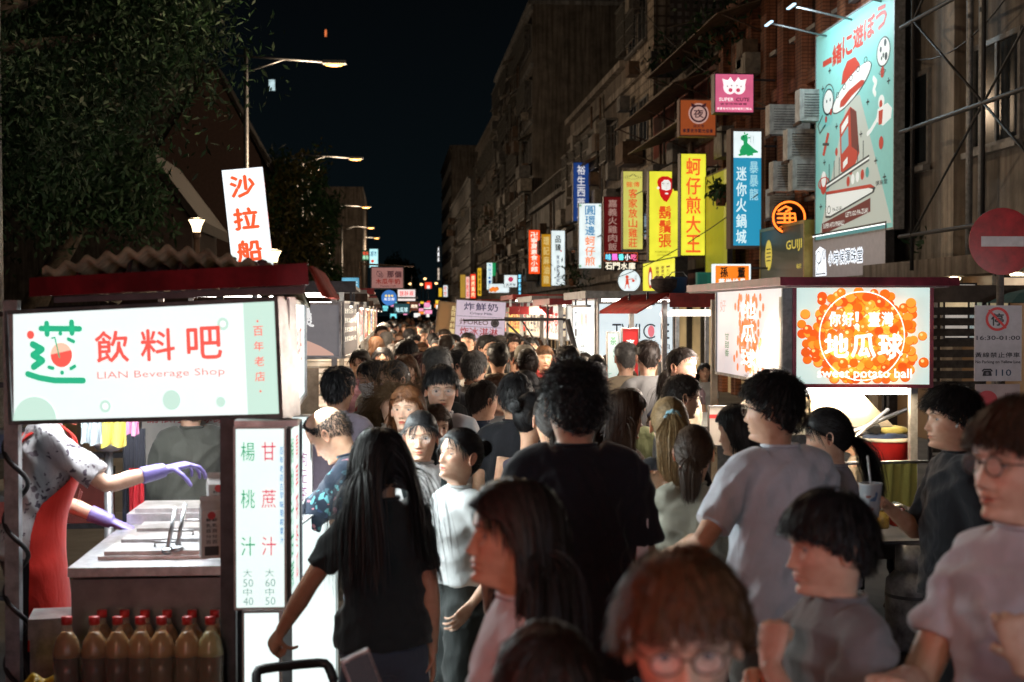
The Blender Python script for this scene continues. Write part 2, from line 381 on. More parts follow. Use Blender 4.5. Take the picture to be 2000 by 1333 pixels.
# hair ---------------------------------------------------------------------
SKC_C = np.array([0, -.006, .012]); SKC_R = np.array([.0805, .1035, .110])
def _hairline(th, style):
    a = np.abs(th) / math.pi * 180
    xs = [0, 25, 50, 68, 82, 100, 120, 150, 180]
    if style in ('balding',): ys = [.116, .114, .10, .055, .015, -.02, -.03, -.05, -.06]
    elif style in ('long', 'bob', 'ponytail', 'lowpony', 'bun', 'curlylong'): ys = [.066, .064, .052, .028, .000, -.03, -.06, -.082, -.088]
    else: ys = [.064, .063, .053, .030, -.008, -.022, -.045, -.07, -.075]
    return np.interp(a, xs, ys)
_HC = {}
def hair_mesh(style, seed=0, n=1600, length=None, vol=0.0, width=.0024):
    """cap + strands for one hair style, in head coordinates"""
    key = (style, seed, n, length, vol)
    if key in _HC: return _HC[key]
    rs = np.random.RandomState(seed + 11); mb = MB()
    fringe = style in ('fringe', 'mop')
    # cap
    nt, nz = 48, 16; T = np.linspace(-math.pi, math.pi, nt, endpoint=False); rings = []
    hl = _hairline(T, style) + rs.normal(0, .002, nt)
    capo = dict(short=.007, fringe=.012, mop=.018, curly=.020, long=.010, bob=.013, ponytail=.007, lowpony=.008, bun=.007, buzz=.003, balding=.003, curlylong=.014).get(style, .008) + vol
    for k in range(nz):
        a = k / (nz - 1); z = hl * (1 - a) + .1165 * a; p = head_surf(T, z)
        c = p - SKC_C; c /= np.linalg.norm(c, axis=1)[:, None]
        o = .85 * capo * (min(1, a * 5 + .15)) * (1 + .12 * np.sin(T * 7 + k * 1.3 + seed) + rs.normal(0, .06, nt))
        rings.append(p + c * o[:, None])
    if style != 'balding': mb.loft(rings, 0, True, True)
    else:
        for k in range(nz): pass
    # roots
    th = rs.uniform(-math.pi, math.pi, n); z0 = _hairline(th, style); ztop = .1175 if style != 'balding' else np.interp(np.abs(th) / math.pi * 180, [0, 60, 90, 130, 180], [.117, .08, .055, .055, .06])
    z = z0 + (ztop - z0) * rs.uniform(0, 1, n) ** .85
    p = head_surf(th, z); nrm = p - SKC_C; nrm /= np.linalg.norm(nrm, axis=1)[:, None]
    whorl = np.array([.01, -.055, .095]); K = 7
    L0 = dict(short=.038, fringe=.066, mop=.075, curly=.050, long=.42, bob=.20, ponytail=.14, lowpony=.15, bun=.13, buzz=.008, balding=.018, curlylong=.30).get(style, .04)
    L = (length or L0) * rs.uniform(.75, 1.08, n)
    d = p - whorl; d -= nrm * np.sum(d * nrm, 1)[:, None]; d /= np.linalg.norm(d, axis=1)[:, None] + 1e-6
    if style in ('long', 'bob', 'curlylong'):
        d = np.stack([np.sign(p[:, 0] - .008) * .8, -.35 + 0 * th, -.3 + 0 * th], 1)
    if style in ('ponytail', 'bun', 'lowpony'):
        tie = np.array([0, -.115, .035 if style != 'lowpony' else -.045]); 
        d = tie - p; L = np.linalg.norm(d, axis=1) * 1.25
    d -= nrm * np.sum(d * nrm, 1)[:, None]; d /= np.linalg.norm(d, axis=1)[:, None] + 1e-6
    lay = rs.uniform(1.0, 1.45, n) * capo + .001
    lift = dict(short=.30, fringe=.15, mop=.32, curly=.30, buzz=.9, curlylong=.3).get(style, .06)
    d = d + nrm * lift * rs.uniform(.2, 1, n)[:, None]; d /= np.linalg.norm(d, axis=1)[:, None]
    if style == 'fringe' or style == 'mop':   # forward over the brow
        fr = np.abs(th) < 1.15
        d[fr] += np.array([0, .5, -.25]); d[fr, 0] += rs.normal(0, .25, fr.sum()); d /= np.linalg.norm(d, axis=1)[:, None]
    jit = rs.normal(0, .007, n); cur = p + nrm * lay[:, None] * .6; pts = [cur.copy()]
    K = 12 if style in ('long', 'curlylong') else (9 if style in ('bob',) else 7)
    grav = dict(short=.12, fringe=.22, mop=.16, curly=.05, long=.55, bob=.45, curlylong=.4).get(style, .0)
    clump = rs.normal(0, 1, (60, 3)); ci = rs.randint(0, 60, n)
    for k in range(K):
        st = L / K
        if style in ('ponytail', 'bun', 'lowpony'):
            to = tie - cur; to /= np.linalg.norm(to, axis=1)[:, None] + 1e-6; d = d * .5 + to * .5
        else: d = d + np.array([0, 0, -1]) * grav
        wob = dict(curly=.36, curlylong=.42, mop=.24, short=.12, fringe=.09, balding=.2).get(style, .04)
        d = d + clump[ci] * wob * .5 + rs.normal(0, 1, (n, 3)) * wob * .5
        if style in ('curlylong',): d += .35 * np.stack([np.sin(k * 1.6 + ci), np.cos(k * 1.6 + ci), 0 * L], 1)
        d /= np.linalg.norm(d, axis=1)[:, None] + 1e-9
        cur = cur + d * st[:, None]
        # keep outside the skull
        q = (cur - SKC_C) / (SKC_R + lay[:, None]); r = np.linalg.norm(q, axis=1); inn = r < 1
        cur[inn] = SKC_C + (cur[inn] - SKC_C) / r[inn, None]
        # neck and shoulders
        if style in ('long', 'bob', 'curlylong'):
            below = cur[:, 2] < -.02
            rr = np.hypot(cur[:, 0], cur[:, 1] + .02); mn = .068 + lay
            w = below & (rr < mn); cur[w, 0] *= (mn[w] / rr[w]); cur[w, 1] = (cur[w, 1] + .02) * (mn[w] / rr[w]) - .02
            face = (cur[:, 1] > .03) & (np.abs(cur[:, 0]) < .066) & (cur[:, 2] < .05) & (cur[:, 2] > -.14); cur[face, 0] = np.sign(cur[face, 0] + 1e-6) * .072
            back = (cur[:, 2] < .055); lim = -.004 + .35 * np.clip(cur[:, 2] + .02, 0, .1) + .02 * rs.uniform(-1, 1, n); lim = np.where(cur[:, 2] < -.2, lim + .03, lim); mv = back & (cur[:, 1] > lim); cur[mv, 1] = cur[mv, 1] * .25 + lim[mv] * .75
            q = (cur - np.array([0, -.02, -.50])) / (np.array([.185, .115, .27]) + lay[:, None]); r = np.linalg.norm(q, axis=1); inn = r < 1
            cur[inn] = np.array([0, -.02, -.50]) + (cur[inn] - np.array([0, -.02, -.50])) / r[inn, None]
        if style in ('short', 'fringe', 'mop', 'curly', 'balding', 'buzz'):
            az = np.abs(np.degrees(np.arctan2(cur[:, 0], cur[:, 1] + .005))); zm = np.interp(az, [0, 35, 60, 80, 110, 140, 180], [.036, .032, .018, -.012, -.038, -.075, -.095]) + jit; cur[:, 2] = np.maximum(cur[:, 2], zm)
        pts.append(cur.copy())
    pts = np.stack(pts, 1)      # n,K+1,3
    def ribbons(pts, wd, nseed):
        n_, k_ = pts.shape[:2]; t = np.gradient(pts, axis=1); out = pts - SKC_C
        out[..., 2] *= .3
        s = np.cross(t, out); s /= np.linalg.norm(s, axis=2)[..., None] + 1e-9
        s = s + rs.normal(0, .35, (n_, 1, 3)); 
        taper = np.interp(np.linspace(0, 1, k_), [0, .75, 1], [1, .95, .25])[None, :, None]
        wd = wd * (.62 if 'curly' in style else 1); wv = wd * rs.uniform(.6, 1.3, (n_, 1, 1)) * taper / 2
        a = pts - s * wv; b = pts + s * wv
        V = np.stack([a, b], 2).reshape(-1, 3); f = []
        base = np.arange(n_)[:, None] * (k_ * 2) + np.arange(k_ - 1)[None, :] * 2; base = base.ravel()
        F = np.stack([base, base + 1, base + 3, base + 2], 1)
        mb.add(V, F.tolist(), 0, True)
    ribbons(pts, width * (1.5 if style == 'buzz' else 1), seed)
    if style in ('ponytail', 'lowpony', 'bun', 'bob', 'long', 'curlylong'):
        bang = style == 'bob'; nw = 420 if bang else 130; t_ = rs.uniform(-1.0, 1.0, nw) if bang else rs.uniform(-1.3, 1.3, nw); q = head_surf(t_, _hairline(t_, style) + .004); q += (q - SKC_C) * .06; dd = np.stack([np.sign(t_) * rs.uniform(.2, .9, nw), rs.uniform(-.1, .25, nw), rs.uniform(-.5, .1, nw)], 1); P = [q.copy()]; Lw = (rs.uniform(.028, .046, nw) if bang else rs.uniform(.03, .085, nw))[:, None]
        if bang: dd = np.stack([rs.normal(0, .25, nw), .15 + 0 * t_, -1 + 0 * t_], 1); q[:, 2] += rs.uniform(0, .02, nw); P = [q.copy()]
        for k in range(6):
            dd = dd + np.array([0, -.08, -.28]); dd /= np.linalg.norm(dd, axis=1)[:, None]; q = q + dd * Lw / 6; r = np.linalg.norm((q - SKC_C) / (SKC_R + .002), axis=1); q = np.where(r[:, None] < 1, SKC_C + (q - SKC_C) / r[:, None], q); P.append(q.copy())
        ribbons(np.stack(P, 1), width, 5)
    if style in ('ponytail', 'lowpony'):
        m2 = n // 3; Lt = (length or .30); K = 11; q = tie + rs.normal(0, .010, (m2, 3)); P = [q.copy()]; dd = np.array([0, -1., .15 if style == 'ponytail' else -.5]) + rs.normal(0, .18, (m2, 3))
        for k in range(K):
            dd = dd * .78 + np.array([0, 0, -.45]) + rs.normal(0, .03, (m2, 3)); dd /= np.linalg.norm(dd, axis=1)[:, None]
            q = q + dd * Lt / K; spread = .004 if k < 3 else -.0005; c = q.mean(0); q = q + (q - c) * (.16 if k < 4 else -.04)
            q[:, 1] = np.minimum(q[:, 1], -.105 + .0 * q[:, 1]); P.append(q.copy())
        ribbons(np.stack(P, 1), width * 1.3, 1)
        mb.ell(tie + np.array([0, -.006, 0]), (.014, .012, .014), 12, 8)
    if style == 'bun':
        c = tie + np.array([0, -.020, .018 if length is None else length]); mb.ell(c, (.030, .028, .028), 20, 12)
        m2 = n // 3; u = rs.normal(0, 1, (m2, 3)); u /= np.linalg.norm(u, axis=1)[:, None]; v = np.cross(u, rs.normal(0, 1, (m2, 3))); v /= np.linalg.norm(v, axis=1)[:, None]
        a = np.linspace(0, 2.2, 7)[None, :, None]; P = c + (.031 + rs.uniform(0, .009, (m2, 1, 1))) * (u[:, None] * np.cos(a) + v[:, None] * np.sin(a)) * np.array([1.1, .95, 1])
        ribbons(P, width, 2)
    me = mb.mesh('hair', HM['black']); _HC[key] = me; return me

# body ---------------------------------------------------------------------
def rot_about(v, axis, ang, piv, wgt=None):
    """rotate points about axis through piv by ang * wgt"""
    v = np.asarray(v, float); wgt = np.ones(len(v)) if wgt is None else wgt
    k = np.asarray(axis, float); k /= np.linalg.norm(k); p = v - piv; a = ang * wgt
    c, s = np.cos(a)[:, None], np.sin(a)[:, None]
    return piv + p * c + np.cross(k, p) * s + k * (p @ k)[:, None] * (1 - c)
def ring(cx, cy, z, w, f, b, n=24, e=.85):
    t = np.arange(n) * 2 * math.pi / n; c, s = np.cos(t), np.sin(t)
    y = np.where(s > 0, f * np.abs(s) ** e, -b * np.abs(s) ** e); x = w * np.sign(c) * np.abs(c) ** e
    return np.stack([cx + x, cy + y, z + 0 * x], 1)
def folds(v, nrm, amp, seed, sc=1.0):
    rs = np.random.RandomState(seed); d = np.zeros(len(v))
    for i in range(7):
        k = rs.normal(0, 1, 3); k[2] *= 1.2; k = k / np.linalg.norm(k) * rs.uniform(12, 42) * sc
        w = rs.normal(0, 1, 3) * 7
        ph = v @ k + rs.uniform(0, 6) + 1.8 * np.sin(v @ w + rs.uniform(0, 6))
        d += (1 - np.abs(np.sin(ph)) * 2) * rs.uniform(.4, 1) / (1 + i * .35)
    return v + nrm * (d * amp * .62)[:, None]
TORSO = {  # z, half width, front, back
 'male': [(1.470, .064, .048, .058), (1.455, .074, .054, .070), (1.438, .100, .062, .084), (1.41, .135, .078, .098), (1.37, .160, .094, .110), (1.30, .170, .106, .116), (1.2, .163, .110, .106), (1.08, .156, .108, .096), (.96, .164, .108, .108)],
 'female': [(1.462, .058, .044, .052), (1.447, .068, .050, .064), (1.428, .092, .058, .078), (1.40, .120, .072, .090), (1.36, .138, .090, .102), (1.28, .143, .116, .102), (1.19, .132, .104, .090), (1.08, .132, .094, .086), (.97, .156, .098, .105)]}
def torso_rings(sex, loose, hem, hemw=1.0, n=28):
    T = TORSO[sex]; out = []
    zs = [t[0] for t in T if t[0] > hem] + [hem]
    for i, z in enumerate(zs):
        w, f, b = [float(np.interp(-z, [-t[0] for t in T], [t[j] for t in T])) for j in (1, 2, 3)]
        k = np.clip((1.44 - z) / .1, 0, 1); low = np.clip((1.25 - z) / .35, 0, 1)
        if z < .96: w, f, b = T[-1][1] * hemw, T[-1][2] * hemw, T[-1][3] * hemw
        g = loose * (k * .6 + low * .9)
        out.append(ring(0, 0, z, w + g, f + g * .8, b + g * .8, n))
    return out
def two_bone(S, H, l1, l2, pole):
    S, H, pole = map(lambda a: np.asarray(a, float), (S, H, pole)); d = H - S; D = np.linalg.norm(d); 
    if D > (l1 + l2) * .995: H = S + d / D * (l1 + l2) * .995; d = H - S; D = np.linalg.norm(d)
    u = d / D; a = (l1 * l1 - l2 * l2 + D * D) / (2 * D); h = math.sqrt(max(l1 * l1 - a * a, 0))
    p = pole - S; p -= u * p.dot(u); p /= np.linalg.norm(p) + 1e-9
    return S + u * a + p * h, H
def _interp_path(pts, rad, n):
    pts = np.asarray(pts); t = np.linspace(0, 1, len(pts)); tt = np.linspace(0, 1, n)
    m = np.gradient(pts, t, axis=0); i = np.clip(np.searchsorted(t, tt) - 1, 0, len(t) - 2); h = t[1] - t[0]; a = ((tt - t[i]) / h)[:, None]
    m = m * .5
    P = (2*a**3-3*a**2+1)*pts[i] + (a**3-2*a**2+a)*h*m[i] + (-2*a**3+3*a**2)*pts[i+1] + (a**3-a**2)*h*m[i+1]
    return P, np.interp(tt, t, rad)
def hand_mb(mb, wrist, dirv, palm, side, curl=.35, s=1.0, thumb=.5, spread=.12):
    """palm starts at the wrist and runs along dirv; palm = direction the palm faces"""
    d = np.asarray(dirv, float); d /= np.linalg.norm(d); p = np.asarray(palm, float); p -= d * p.dot(d); p /= np.linalg.norm(p) + 1e-9
    x = np.cross(d, p) * side    # towards the thumb
    wr = np.asarray(wrist, float)
    rings = []; t = np.arange(14) * 2 * math.pi / 14
    for a, w, h in ((-.012, .026, .018), (.012, .030, .017), (.035, .037, .0165), (.065, .042, .0155), (.088, .041, .0135), (.096, .034, .009)):
        rings.append(wr + d * a * s + s * (np.cos(t)[:, None] * x * w + np.sin(t)[:, None] * p * h))
    mb.loft(rings, 0, True, True)
    def finger(root, dr, seg, r0, cu):
        dr = dr / np.linalg.norm(dr); pts = [root - dr * .012 * s, root]; r = [r0, r0 * 1.02]; ax = np.cross(dr, p); ax /= np.linalg.norm(ax) + 1e-9
        cur = root; dd = dr; prev = pts[-1]
        for i, L in enumerate(seg):
            c = cu * (1.0 if i == 0 else 1.15 if i == 1 else .8)
            dd = rot_about(dd[None], ax, c, np.zeros(3))[0]
            cur = cur + dd * L * s * .5; pts.append(cur); r.append(r0 * (.97 - .07 * i)); cur = cur + dd * L * s * .5; pts.append(cur); r.append(r0 * (.99 - .08 * i))
        pts.append(cur + dd * r0 * .7); r.append(r0 * .45)
        mb.tube(np.array(pts), np.array(r), 9)
    for i, (xo, st, L, r) in enumerate(((.030, .090, (.040, .025, .020), .0085), (.0105, .095, (.045, .029, .021), .0088), (-.0105, .092, (.041, .027, .020), .0084), (-.030, .084, (.032, .020, .018), .0074))):
        finger(wr + (d * st + x * xo) * s, d + x * (xo / .03) * spread, L, r * s, curl * (1 + .12 * i))
    finger(wr + (d * .030 + x * .030 + p * .004) * s, d * .62 + x * .72 + p * thumb, (.036, .030, .024), .0100 * s, curl * .45)
PCOUNT = [0]
_EYE = {}
def eye_mesh(sc_=1):
    if 'e' in _EYE: return _EYE['e']
    mb = MB(); r = .0122; ph = np.linspace(.01, math.pi * .55, 14); n = 24; t = np.arange(n) * 2 * math.pi / n
    rings = [np.stack([r * math.sin(p) * np.cos(t), r * math.cos(p) + 0 * t, r * math.sin(p) * np.sin(t)], 1) for p in ph]
    for i in range(len(rings) - 1):
        v = np.concatenate([rings[i], rings[i + 1]]); mi = 2 if ph[i] < .16 else (1 if ph[i] < .50 else 0)
        mb.add(v, [(j, j + n, (j + 1) % n + n, (j + 1) % n) for j in range(n)], mi, True)
    mb.add(rings[0] + np.array([0, .0001, 0]), [tuple(range(n - 1, -1, -1))], 2)
    _EYE['e'] = mb.mesh('eye', [mat('eye_white', (.42, .38, .36), .15, var=0), mat('eye_iris', (.035, .018, .01), .1, var=0), mat('eye_pupil', (.004, .004, .004), .08, var=0)])
    return _EYE['e']
def lid_mb(mb, c, r, lo, hi, cols, ox=0, w=1.0):
    """skin shell over the eyeball from elevation lo to hi (degrees, 0 = straight ahead)"""
    n, m = 13, 5; V = []
    for i in range(m):
        el = R(lo + (hi - lo) * i / (m - 1))
        for j in range(n):
            az = R(-78 + 156 * j / (n - 1)); k = math.cos(az); e2 = el * (k ** .8) if i == 0 else el * (.35 + .65 * k)
            V.append((c[0] + r * math.sin(az) * math.cos(e2 * .5) * 1.12, c[1] + r * math.cos(az) * math.cos(e2), c[2] + r * math.sin(e2)))
    f = [(i * n + j, i * n + j + 1, (i + 1) * n + j + 1, (i + 1) * n + j) for i in range(m - 1) for j in range(n - 1)]
    mb.add(V, f, 0, True); C = np.ones((n * m, 3)) * .93; C[:n] = .16 if lo > 0 and lo < 60 or lo < -60 else .75; cols.append(C)

def person(label, pos, h=1.7, yaw=0, sex='male', skin=0, hair='short', hcol='black', hseed=0, hn=3600, hlen=None, hvol=0, head=(0, 0, 0), lean=0,
           shirt='m', scol=None, top=None, hem=.90, loose=.012, sleeve=.62, tank=False, bottom='trousers', bcol=None, arms=(None, None), hands=('rest', 'rest'),
           eyes=None, smile=0, lips=.4, detail=2, glasses=None, mask=None, seed=None, group='people crowding the night market street', fold=.011, legs=True, jaw=1.0, hw=1.05, curl=(.35, .35), thick=1.0, nose=1.0, palms=(None, None)):
    """pos: where the feet stand. head = (pitch down, turn to the left, tilt) in degrees. arms = hand targets in body coordinates for 1.72 m (x, y, z[, pole])"""
    PCOUNT[0] += 1; seed = PCOUNT[0] if seed is None else seed
    k = h / 1.72
    root = empty('person', (pos[0], pos[1], 0), R(yaw), label, 'person', group); root.scale = (k * 1, k * 1, k)
    sm = SKIN[skin]; fem = 1 if sex == 'female' else 0
    HIP = np.array([0, 0, .96])
    def leanf(v):
        w = np.clip((v[:, 2] - .86) / .38, 0, 1); w = w * w * (3 - 2 * w)
        return rot_about(v, (1, 0, 0), -R(lean), HIP, w) if lean else v
    def headf(v):
        # v in head coords (eyes at 0): pitch, turn, tilt about the skull base
        pv = np.array([0, -.02, -.11]); w = np.clip((v[:, 2] + .26) / .15, 0, 1)
        v = rot_about(v, (0, 1, 0), R(head[2]), pv, w); v = rot_about(v, (1, 0, 0), -R(head[0]), pv, w); v = rot_about(v, (0, 0, 1), R(head[1]), pv, w)
        return v
    HO = np.array([0, .018, 1.602])
    def to_body(v): return leanf(headf(v) + HO)
    # ---- body: head, neck, arms and hands
    mb = MB(); cols = []
    nt, nz = {3: (110, 170), 2: (72, 110), 1: (40, 56)}[detail]
    head_mb(mb, nt, nz, fem, smile, jaw, nose, cols, lips=lips, brow=HAIRC.get(hcol if hcol not in ('orange', 'blonde', 'wine', 'warm', 'lightbrown') else 'brown'))
    EY = {3: 1, 2: 1, 1: 1}[detail]; op = {'open': 19, 'down': 2, 'closed': -14, None: 13, 'squint': 8}[eyes]
    for s in (-1, 1):
        c = (s * .0305, .0648, -.0003)
        lid_mb(mb, c, .0131, op, 95, cols); lid_mb(mb, c, .0131, -24 if eyes != 'closed' else -16, -95, cols)
    hv = np.concatenate(mb.v); hv[:, 0] *= hw
    mb.v = [to_body(hv)]
    sh = .158 if sex == 'male' else .134; armL = []
    joints = []
    for i, s in enumerate((-1, 1)):
        S = leanf(np.array([[s * sh, -.005, 1.378]]))[0]
        tgt = arms[i]
        if tgt is None: tgt = (s * (.225 if sex == 'male' else .195), .03 + .04 * math.sin(seed), .82)
        pole = np.array(tgt[3]) if len(tgt) > 3 else np.array([s * .5, -.6, 1.0])
        E_, H_ = two_bone(S, tgt[:3], .285, .245, pole); joints.append((S, E_, H_))
        lowd = detail == 1
        r1 = .90 if fem else 1.0; r1 *= thick
        path, rad = _interp_path([S, S * .5 + E_ * .5, E_, E_ * .62 + H_ * .38, E_ * .2 + H_ * .8, H_], [.050 * r1, .043 * r1, .037 * r1, .038 * r1, .027 * r1, .0235 * r1], 16)
        am = MB(); am.tube(path, rad, 14)
        dv = H_ - E_; dv = dv / np.linalg.norm(dv)
        pl = palms[i]; hd = dv
        if isinstance(pl, dict): hd = np.array(pl.get('dir', dv), float); pl = pl.get('palm')
        if pl is None: pl = (-s, .15, 0) if abs(dv[2]) > .6 else (0, 0, -1)
        if hands[i] != 'none': hand_mb(am, H_, hd, pl, -s, curl[i], (.93 if fem else 1.0))
        if detail >= 2:
            m2 = remesh(am.mesh('a', sm), .0042 if detail == 3 else .0048, 2); v2 = mverts(m2); f2 = mfaces(m2); bpy.data.meshes.remove(m2)
            mb.add(v2, f2, 0, True); cols.append(np.ones((len(v2), 3)))
        else:
            nn = sum(len(q) for q in am.v); mb.add(np.concatenate(am.v), am.f, 0, True); cols.append(np.ones((nn, 3)))
    if bottom in ('shorts', 'longshorts') or not legs:
        pass
    legj = []
    for s in (-1, 1):
        st = .02 * math.sin(seed * 1.7 + s)
        legj.append([np.array([s * .085, 0, .93]), np.array([s * .095, .02 + st, .50]), np.array([s * .10, -.01 + st * 3, .09])])
    for j in legj:
        mb.tube(*_interp_path([j[0], j[0] * .5 + j[1] * .5, j[1], j[1] * .6 + j[2] * .4, j[2]], [.075, .068, .050, .050, .033], 12), 12)
        cols.append(np.ones((12 * 12, 3)))
    body = mb.build('body', sm, root)
    C = np.concatenate(cols); a = body.data.color_attributes.new('tone', 'FLOAT_COLOR', 'POINT')
    nv = len(body.data.vertices)
    if len(C) != nv: C = np.concatenate([C, np.ones((max(0, nv - len(C)), 3))])[:nv]
    a.data.foreach_set('color', np.concatenate([C, np.ones((nv, 1))], 1).ravel())
    # ---- eyes
    if detail >= 2:
        for s in (-1, 1):
            o = link('eye', eye_mesh(), root); c = to_body(np.array([[s * .0305 * hw, .0648, -.0003], [s * .0305 * hw, .0748, -.0003 - (.003 if eyes == 'down' else 0)], [s * .0305 * hw, .0648, .0097]]))
            Y = c[1] - c[0]; Y /= np.linalg.norm(Y); Z = c[2] - c[0]; Z -= Y * Z.dot(Y); Z /= np.linalg.norm(Z); X = np.cross(Y, Z)
            o.matrix_local = Matrix(((X[0], Y[0], Z[0], c[0][0]), (X[1], Y[1], Z[1], c[0][1]), (X[2], Y[2], Z[2], c[0][2]), (0, 0, 0, 1)))
    # head frame for hair, glasses
    c = to_body(np.array([[0, 0, .03], [0, .1, .03], [0, 0, .10], [0, 0, .0]]))
    Y = c[1] - c[0]; Y /= np.linalg.norm(Y); Z = c[2] - c[0]; Z /= np.linalg.norm(Z); X = np.cross(Y, Z)
    HM4 = Matrix(((X[0], Y[0], Z[0], c[3][0]), (X[1], Y[1], Z[1], c[3][1]), (X[2], Y[2], Z[2], c[3][2]), (0, 0, 0, 1)))
    def on_head(name, me_or_mb, mats=None):
        me = me_or_mb if isinstance(me_or_mb, bpy.types.Mesh) else me_or_mb.mesh(name, mats)
        o = link(name, me, root); o.matrix_local = HM4; return o
    if hair:
        ho = on_head('hair', hair_mesh(hair, hseed, hn, hlen, hvol)); ho.material_slots[0].link = 'OBJECT'; ho.material_slots[0].material = HM[hcol]
    if glasses:
        g = MB(); fm = mat('glasses_' + glasses, {'black': (.01, .01, .01), 'wire': (.45, .40, .34), 'brown': (.05, .025, .015)}[glasses], .3, .6 if glasses == 'wire' else 0, 0)
        rr = .0016 if glasses != 'wire' else .0009
        for s in (-1, 1):
            t = np.linspace(0, 2 * math.pi, 21); g.tube(np.stack([s * .033 + .0245 * np.cos(t), .099 - .05 * np.abs(s * .033 + .0245 * np.cos(t)) ** 1.4 * 2, -.002 + .0195 * np.sin(t)], 1), rr, 6)
            g.tube([(s * .057, .094, .004), (s * .072, .07, .004), (s * .081, -.005, .0), (s * .080, -.025, -.012)], rr, 6)
        g.tube([(-.009, .099, .003), (0, .1005, .005), (.009, .099, .003)], rr, 6)
        go = on_head('glasses', g, fm)
        for s in (-1, 1):
            gl = MB(); disc(gl, s * .033, -.002, .0235, .0965, 0, 20, .0185); on_head('lens', gl, mat('lens_glass', (.75, .78, .82), .04, 0, 0, spec=.9, alpha=.13)).name = 'lens'
    if mask:
        T = np.linspace(-1.25, 1.25, 22); zs = np.linspace(-.115, -.012, 12); rings = []
        for z in zs:
            p = head_surf(T, np.full(22, z)); p[:, 1] += np.clip(face_disp(p[:, 0], p[:, 1], p[:, 2]), 0, .012); p[:, 0] *= 1.05; p[:, 1] += .006 + .010 * np.exp(-(p[:, 0] / .022) ** 2) * np.exp(-((z + .045) / .03) ** 2); rings.append(p)
        mk = MB(); mk.loft(rings, 0, False, True, close=False); on_head('face_mask', mk, cloth_mat('mask_' + mask, {'white': (.7, .72, .75), 'blue': (.4, .55, .65), 'pink': (.7, .45, .5), 'black': (.02, .02, .02)}[mask]))
    # ---- shirt
    if top is None: top = cloth_mat('cloth_%02d' % PCOUNT[0], scol or (.3, .3, .3))
    tm = MB(); rr = torso_rings(sex, loose, hem)
    if tank: rr = rr[3:]; rr[0] = rr[0] * np.array([.6, 1, 1])
    tm.loft([leanf(r) for r in rr], 0, True, True)
    if not tank:
        for (S, E_, H_), s in zip(joints, (-1, 1)):
            inn = leanf(np.array([[s * .065, -.005, 1.405]]))[0]
            q = min(sleeve, 1.0); e1 = S + (E_ - S) * q; w0 = (.056 if fem else .064) + loose * .5
            pts = [inn, S * .92 + inn * .08 + np.array([0, 0, -.005]), S * .5 + e1 * .5, e1]; rd = [w0 * .95, w0 * .96, w0 * .92, w0 * .92]
            if sleeve > 1: pts += [E_ * .5 + H_ * .5, E_ * .12 + H_ * .88]; rd = [w0, w0, w0 * .85, w0 * .78, w0 * .62, w0 * .5]
            tm.tube(*_interp_path(pts, rd, 14), 16)
    vx = {3: .0075, 2: .0105, 1: .017}[detail]
    m2 = remesh(tm.mesh('shirt', top), vx, 4); v = mverts(m2); nn = mnorm(m2)
    am = fold * np.clip((1.46 - v[:, 2]) / .06, 0.1, 1)
    v = folds(v, nn, 1.0, seed, 1.0) if False else v + (folds(v, nn, 1.0, seed) - v) * am[:, None]
    m2.vertices.foreach_set('co', v.ravel()); m2.materials.clear(); m2.materials.append(top); m2.name = 'shirt'
    m2.polygons.foreach_set('use_smooth', [True] * len(m2.polygons)); m2.update()
    shirt_o = link('shirt', m2, root)
    if detail >= 2 and not tank:
        r0 = rr[0]; rc_ = np.concatenate([r0, r0[:1]]) * np.array([1.0, 1.0, 1]) + np.array([0, 0, .004]); cb = MB(); cb.tube(leanf(rc_), .0065, 6); cb.build('collar', top, root)
    # ---- trousers or shorts
    bm_ = cloth_mat('bottoms_%02d' % PCOUNT[0], bcol or (.02, .022, .03)) if not isinstance(bcol, bpy.types.Material) else bcol
    lg = MB(); wz = .19 if sex == 'male' else .178
    lg.loft([ring(0, 0, z, w * .97, f, b, 20) for z, w, f, b in ((1.03, wz * .86, .095, .09), (.98, wz * .95, .10, .10), (.90, wz, .105, .115), (.83, wz * .99, .10, .11), (.79, wz * .9, .08, .09))], 0, True)
    end = {'trousers': 1.0, 'shorts': .42, 'longshorts': .62}[bottom]
    for j in legj:
        P = [j[0] + np.array([0, 0, -.04]), j[0] * .5 + j[1] * .5, j[1], j[2] + np.array([0, 0, .0])]; Q, _ = _interp_path(P, [1] * 4, 20)
        nq = max(4, int(20 * end)); rd = np.interp(np.linspace(0, end, nq), [0, .3, .6, 1], [.098, .092, .078, .072] if end == 1 else [.105, .11, .112, .1])
        lg.tube(Q[:nq], rd, 14)
    m3 = remesh(lg.mesh('t', bm_), .013 if detail > 1 else .022, 3); v = mverts(m3); v = folds(v, mnorm(m3), fold * .9, seed + 50); m3.vertices.foreach_set('co', v.ravel())
    m3.materials.clear(); m3.materials.append(bm_); m3.name = bottom; m3.polygons.foreach_set('use_smooth', [True] * len(m3.polygons)); m3.update()
    link('shorts' if bottom != 'trousers' else 'trousers', m3, root)
    for j in legj:
        s_ = MB(); x, y = j[2][0], j[2][1]
        rings = [np.stack([x + w * np.cos(t_), np.full(16, 0) + y + c0 + l * np.sin(t_), np.full(16, z)], 1) for (z, w, l, c0) in ((0, .042, .125, .055), (.03, .046, .13, .055), (.055, .042, .115, .045), (.085, .036, .055, .0), (.10, .034, .045, -.005)) for t_ in [np.arange(16) * 2 * math.pi / 16]]
        s_.loft(rings); s_.build('shoe', mat('shoe_%d' % (seed % 3), [(.03, .03, .03), (.5, .5, .48), (.1, .09, .09)][seed % 3], .6), root)
    root['J'] = 0; del root['J']
    return dict(root=root, joints=joints, k=k, head=HM4, on_head=on_head, lean=leanf, shirt=shirt_o, to_body=to_body)
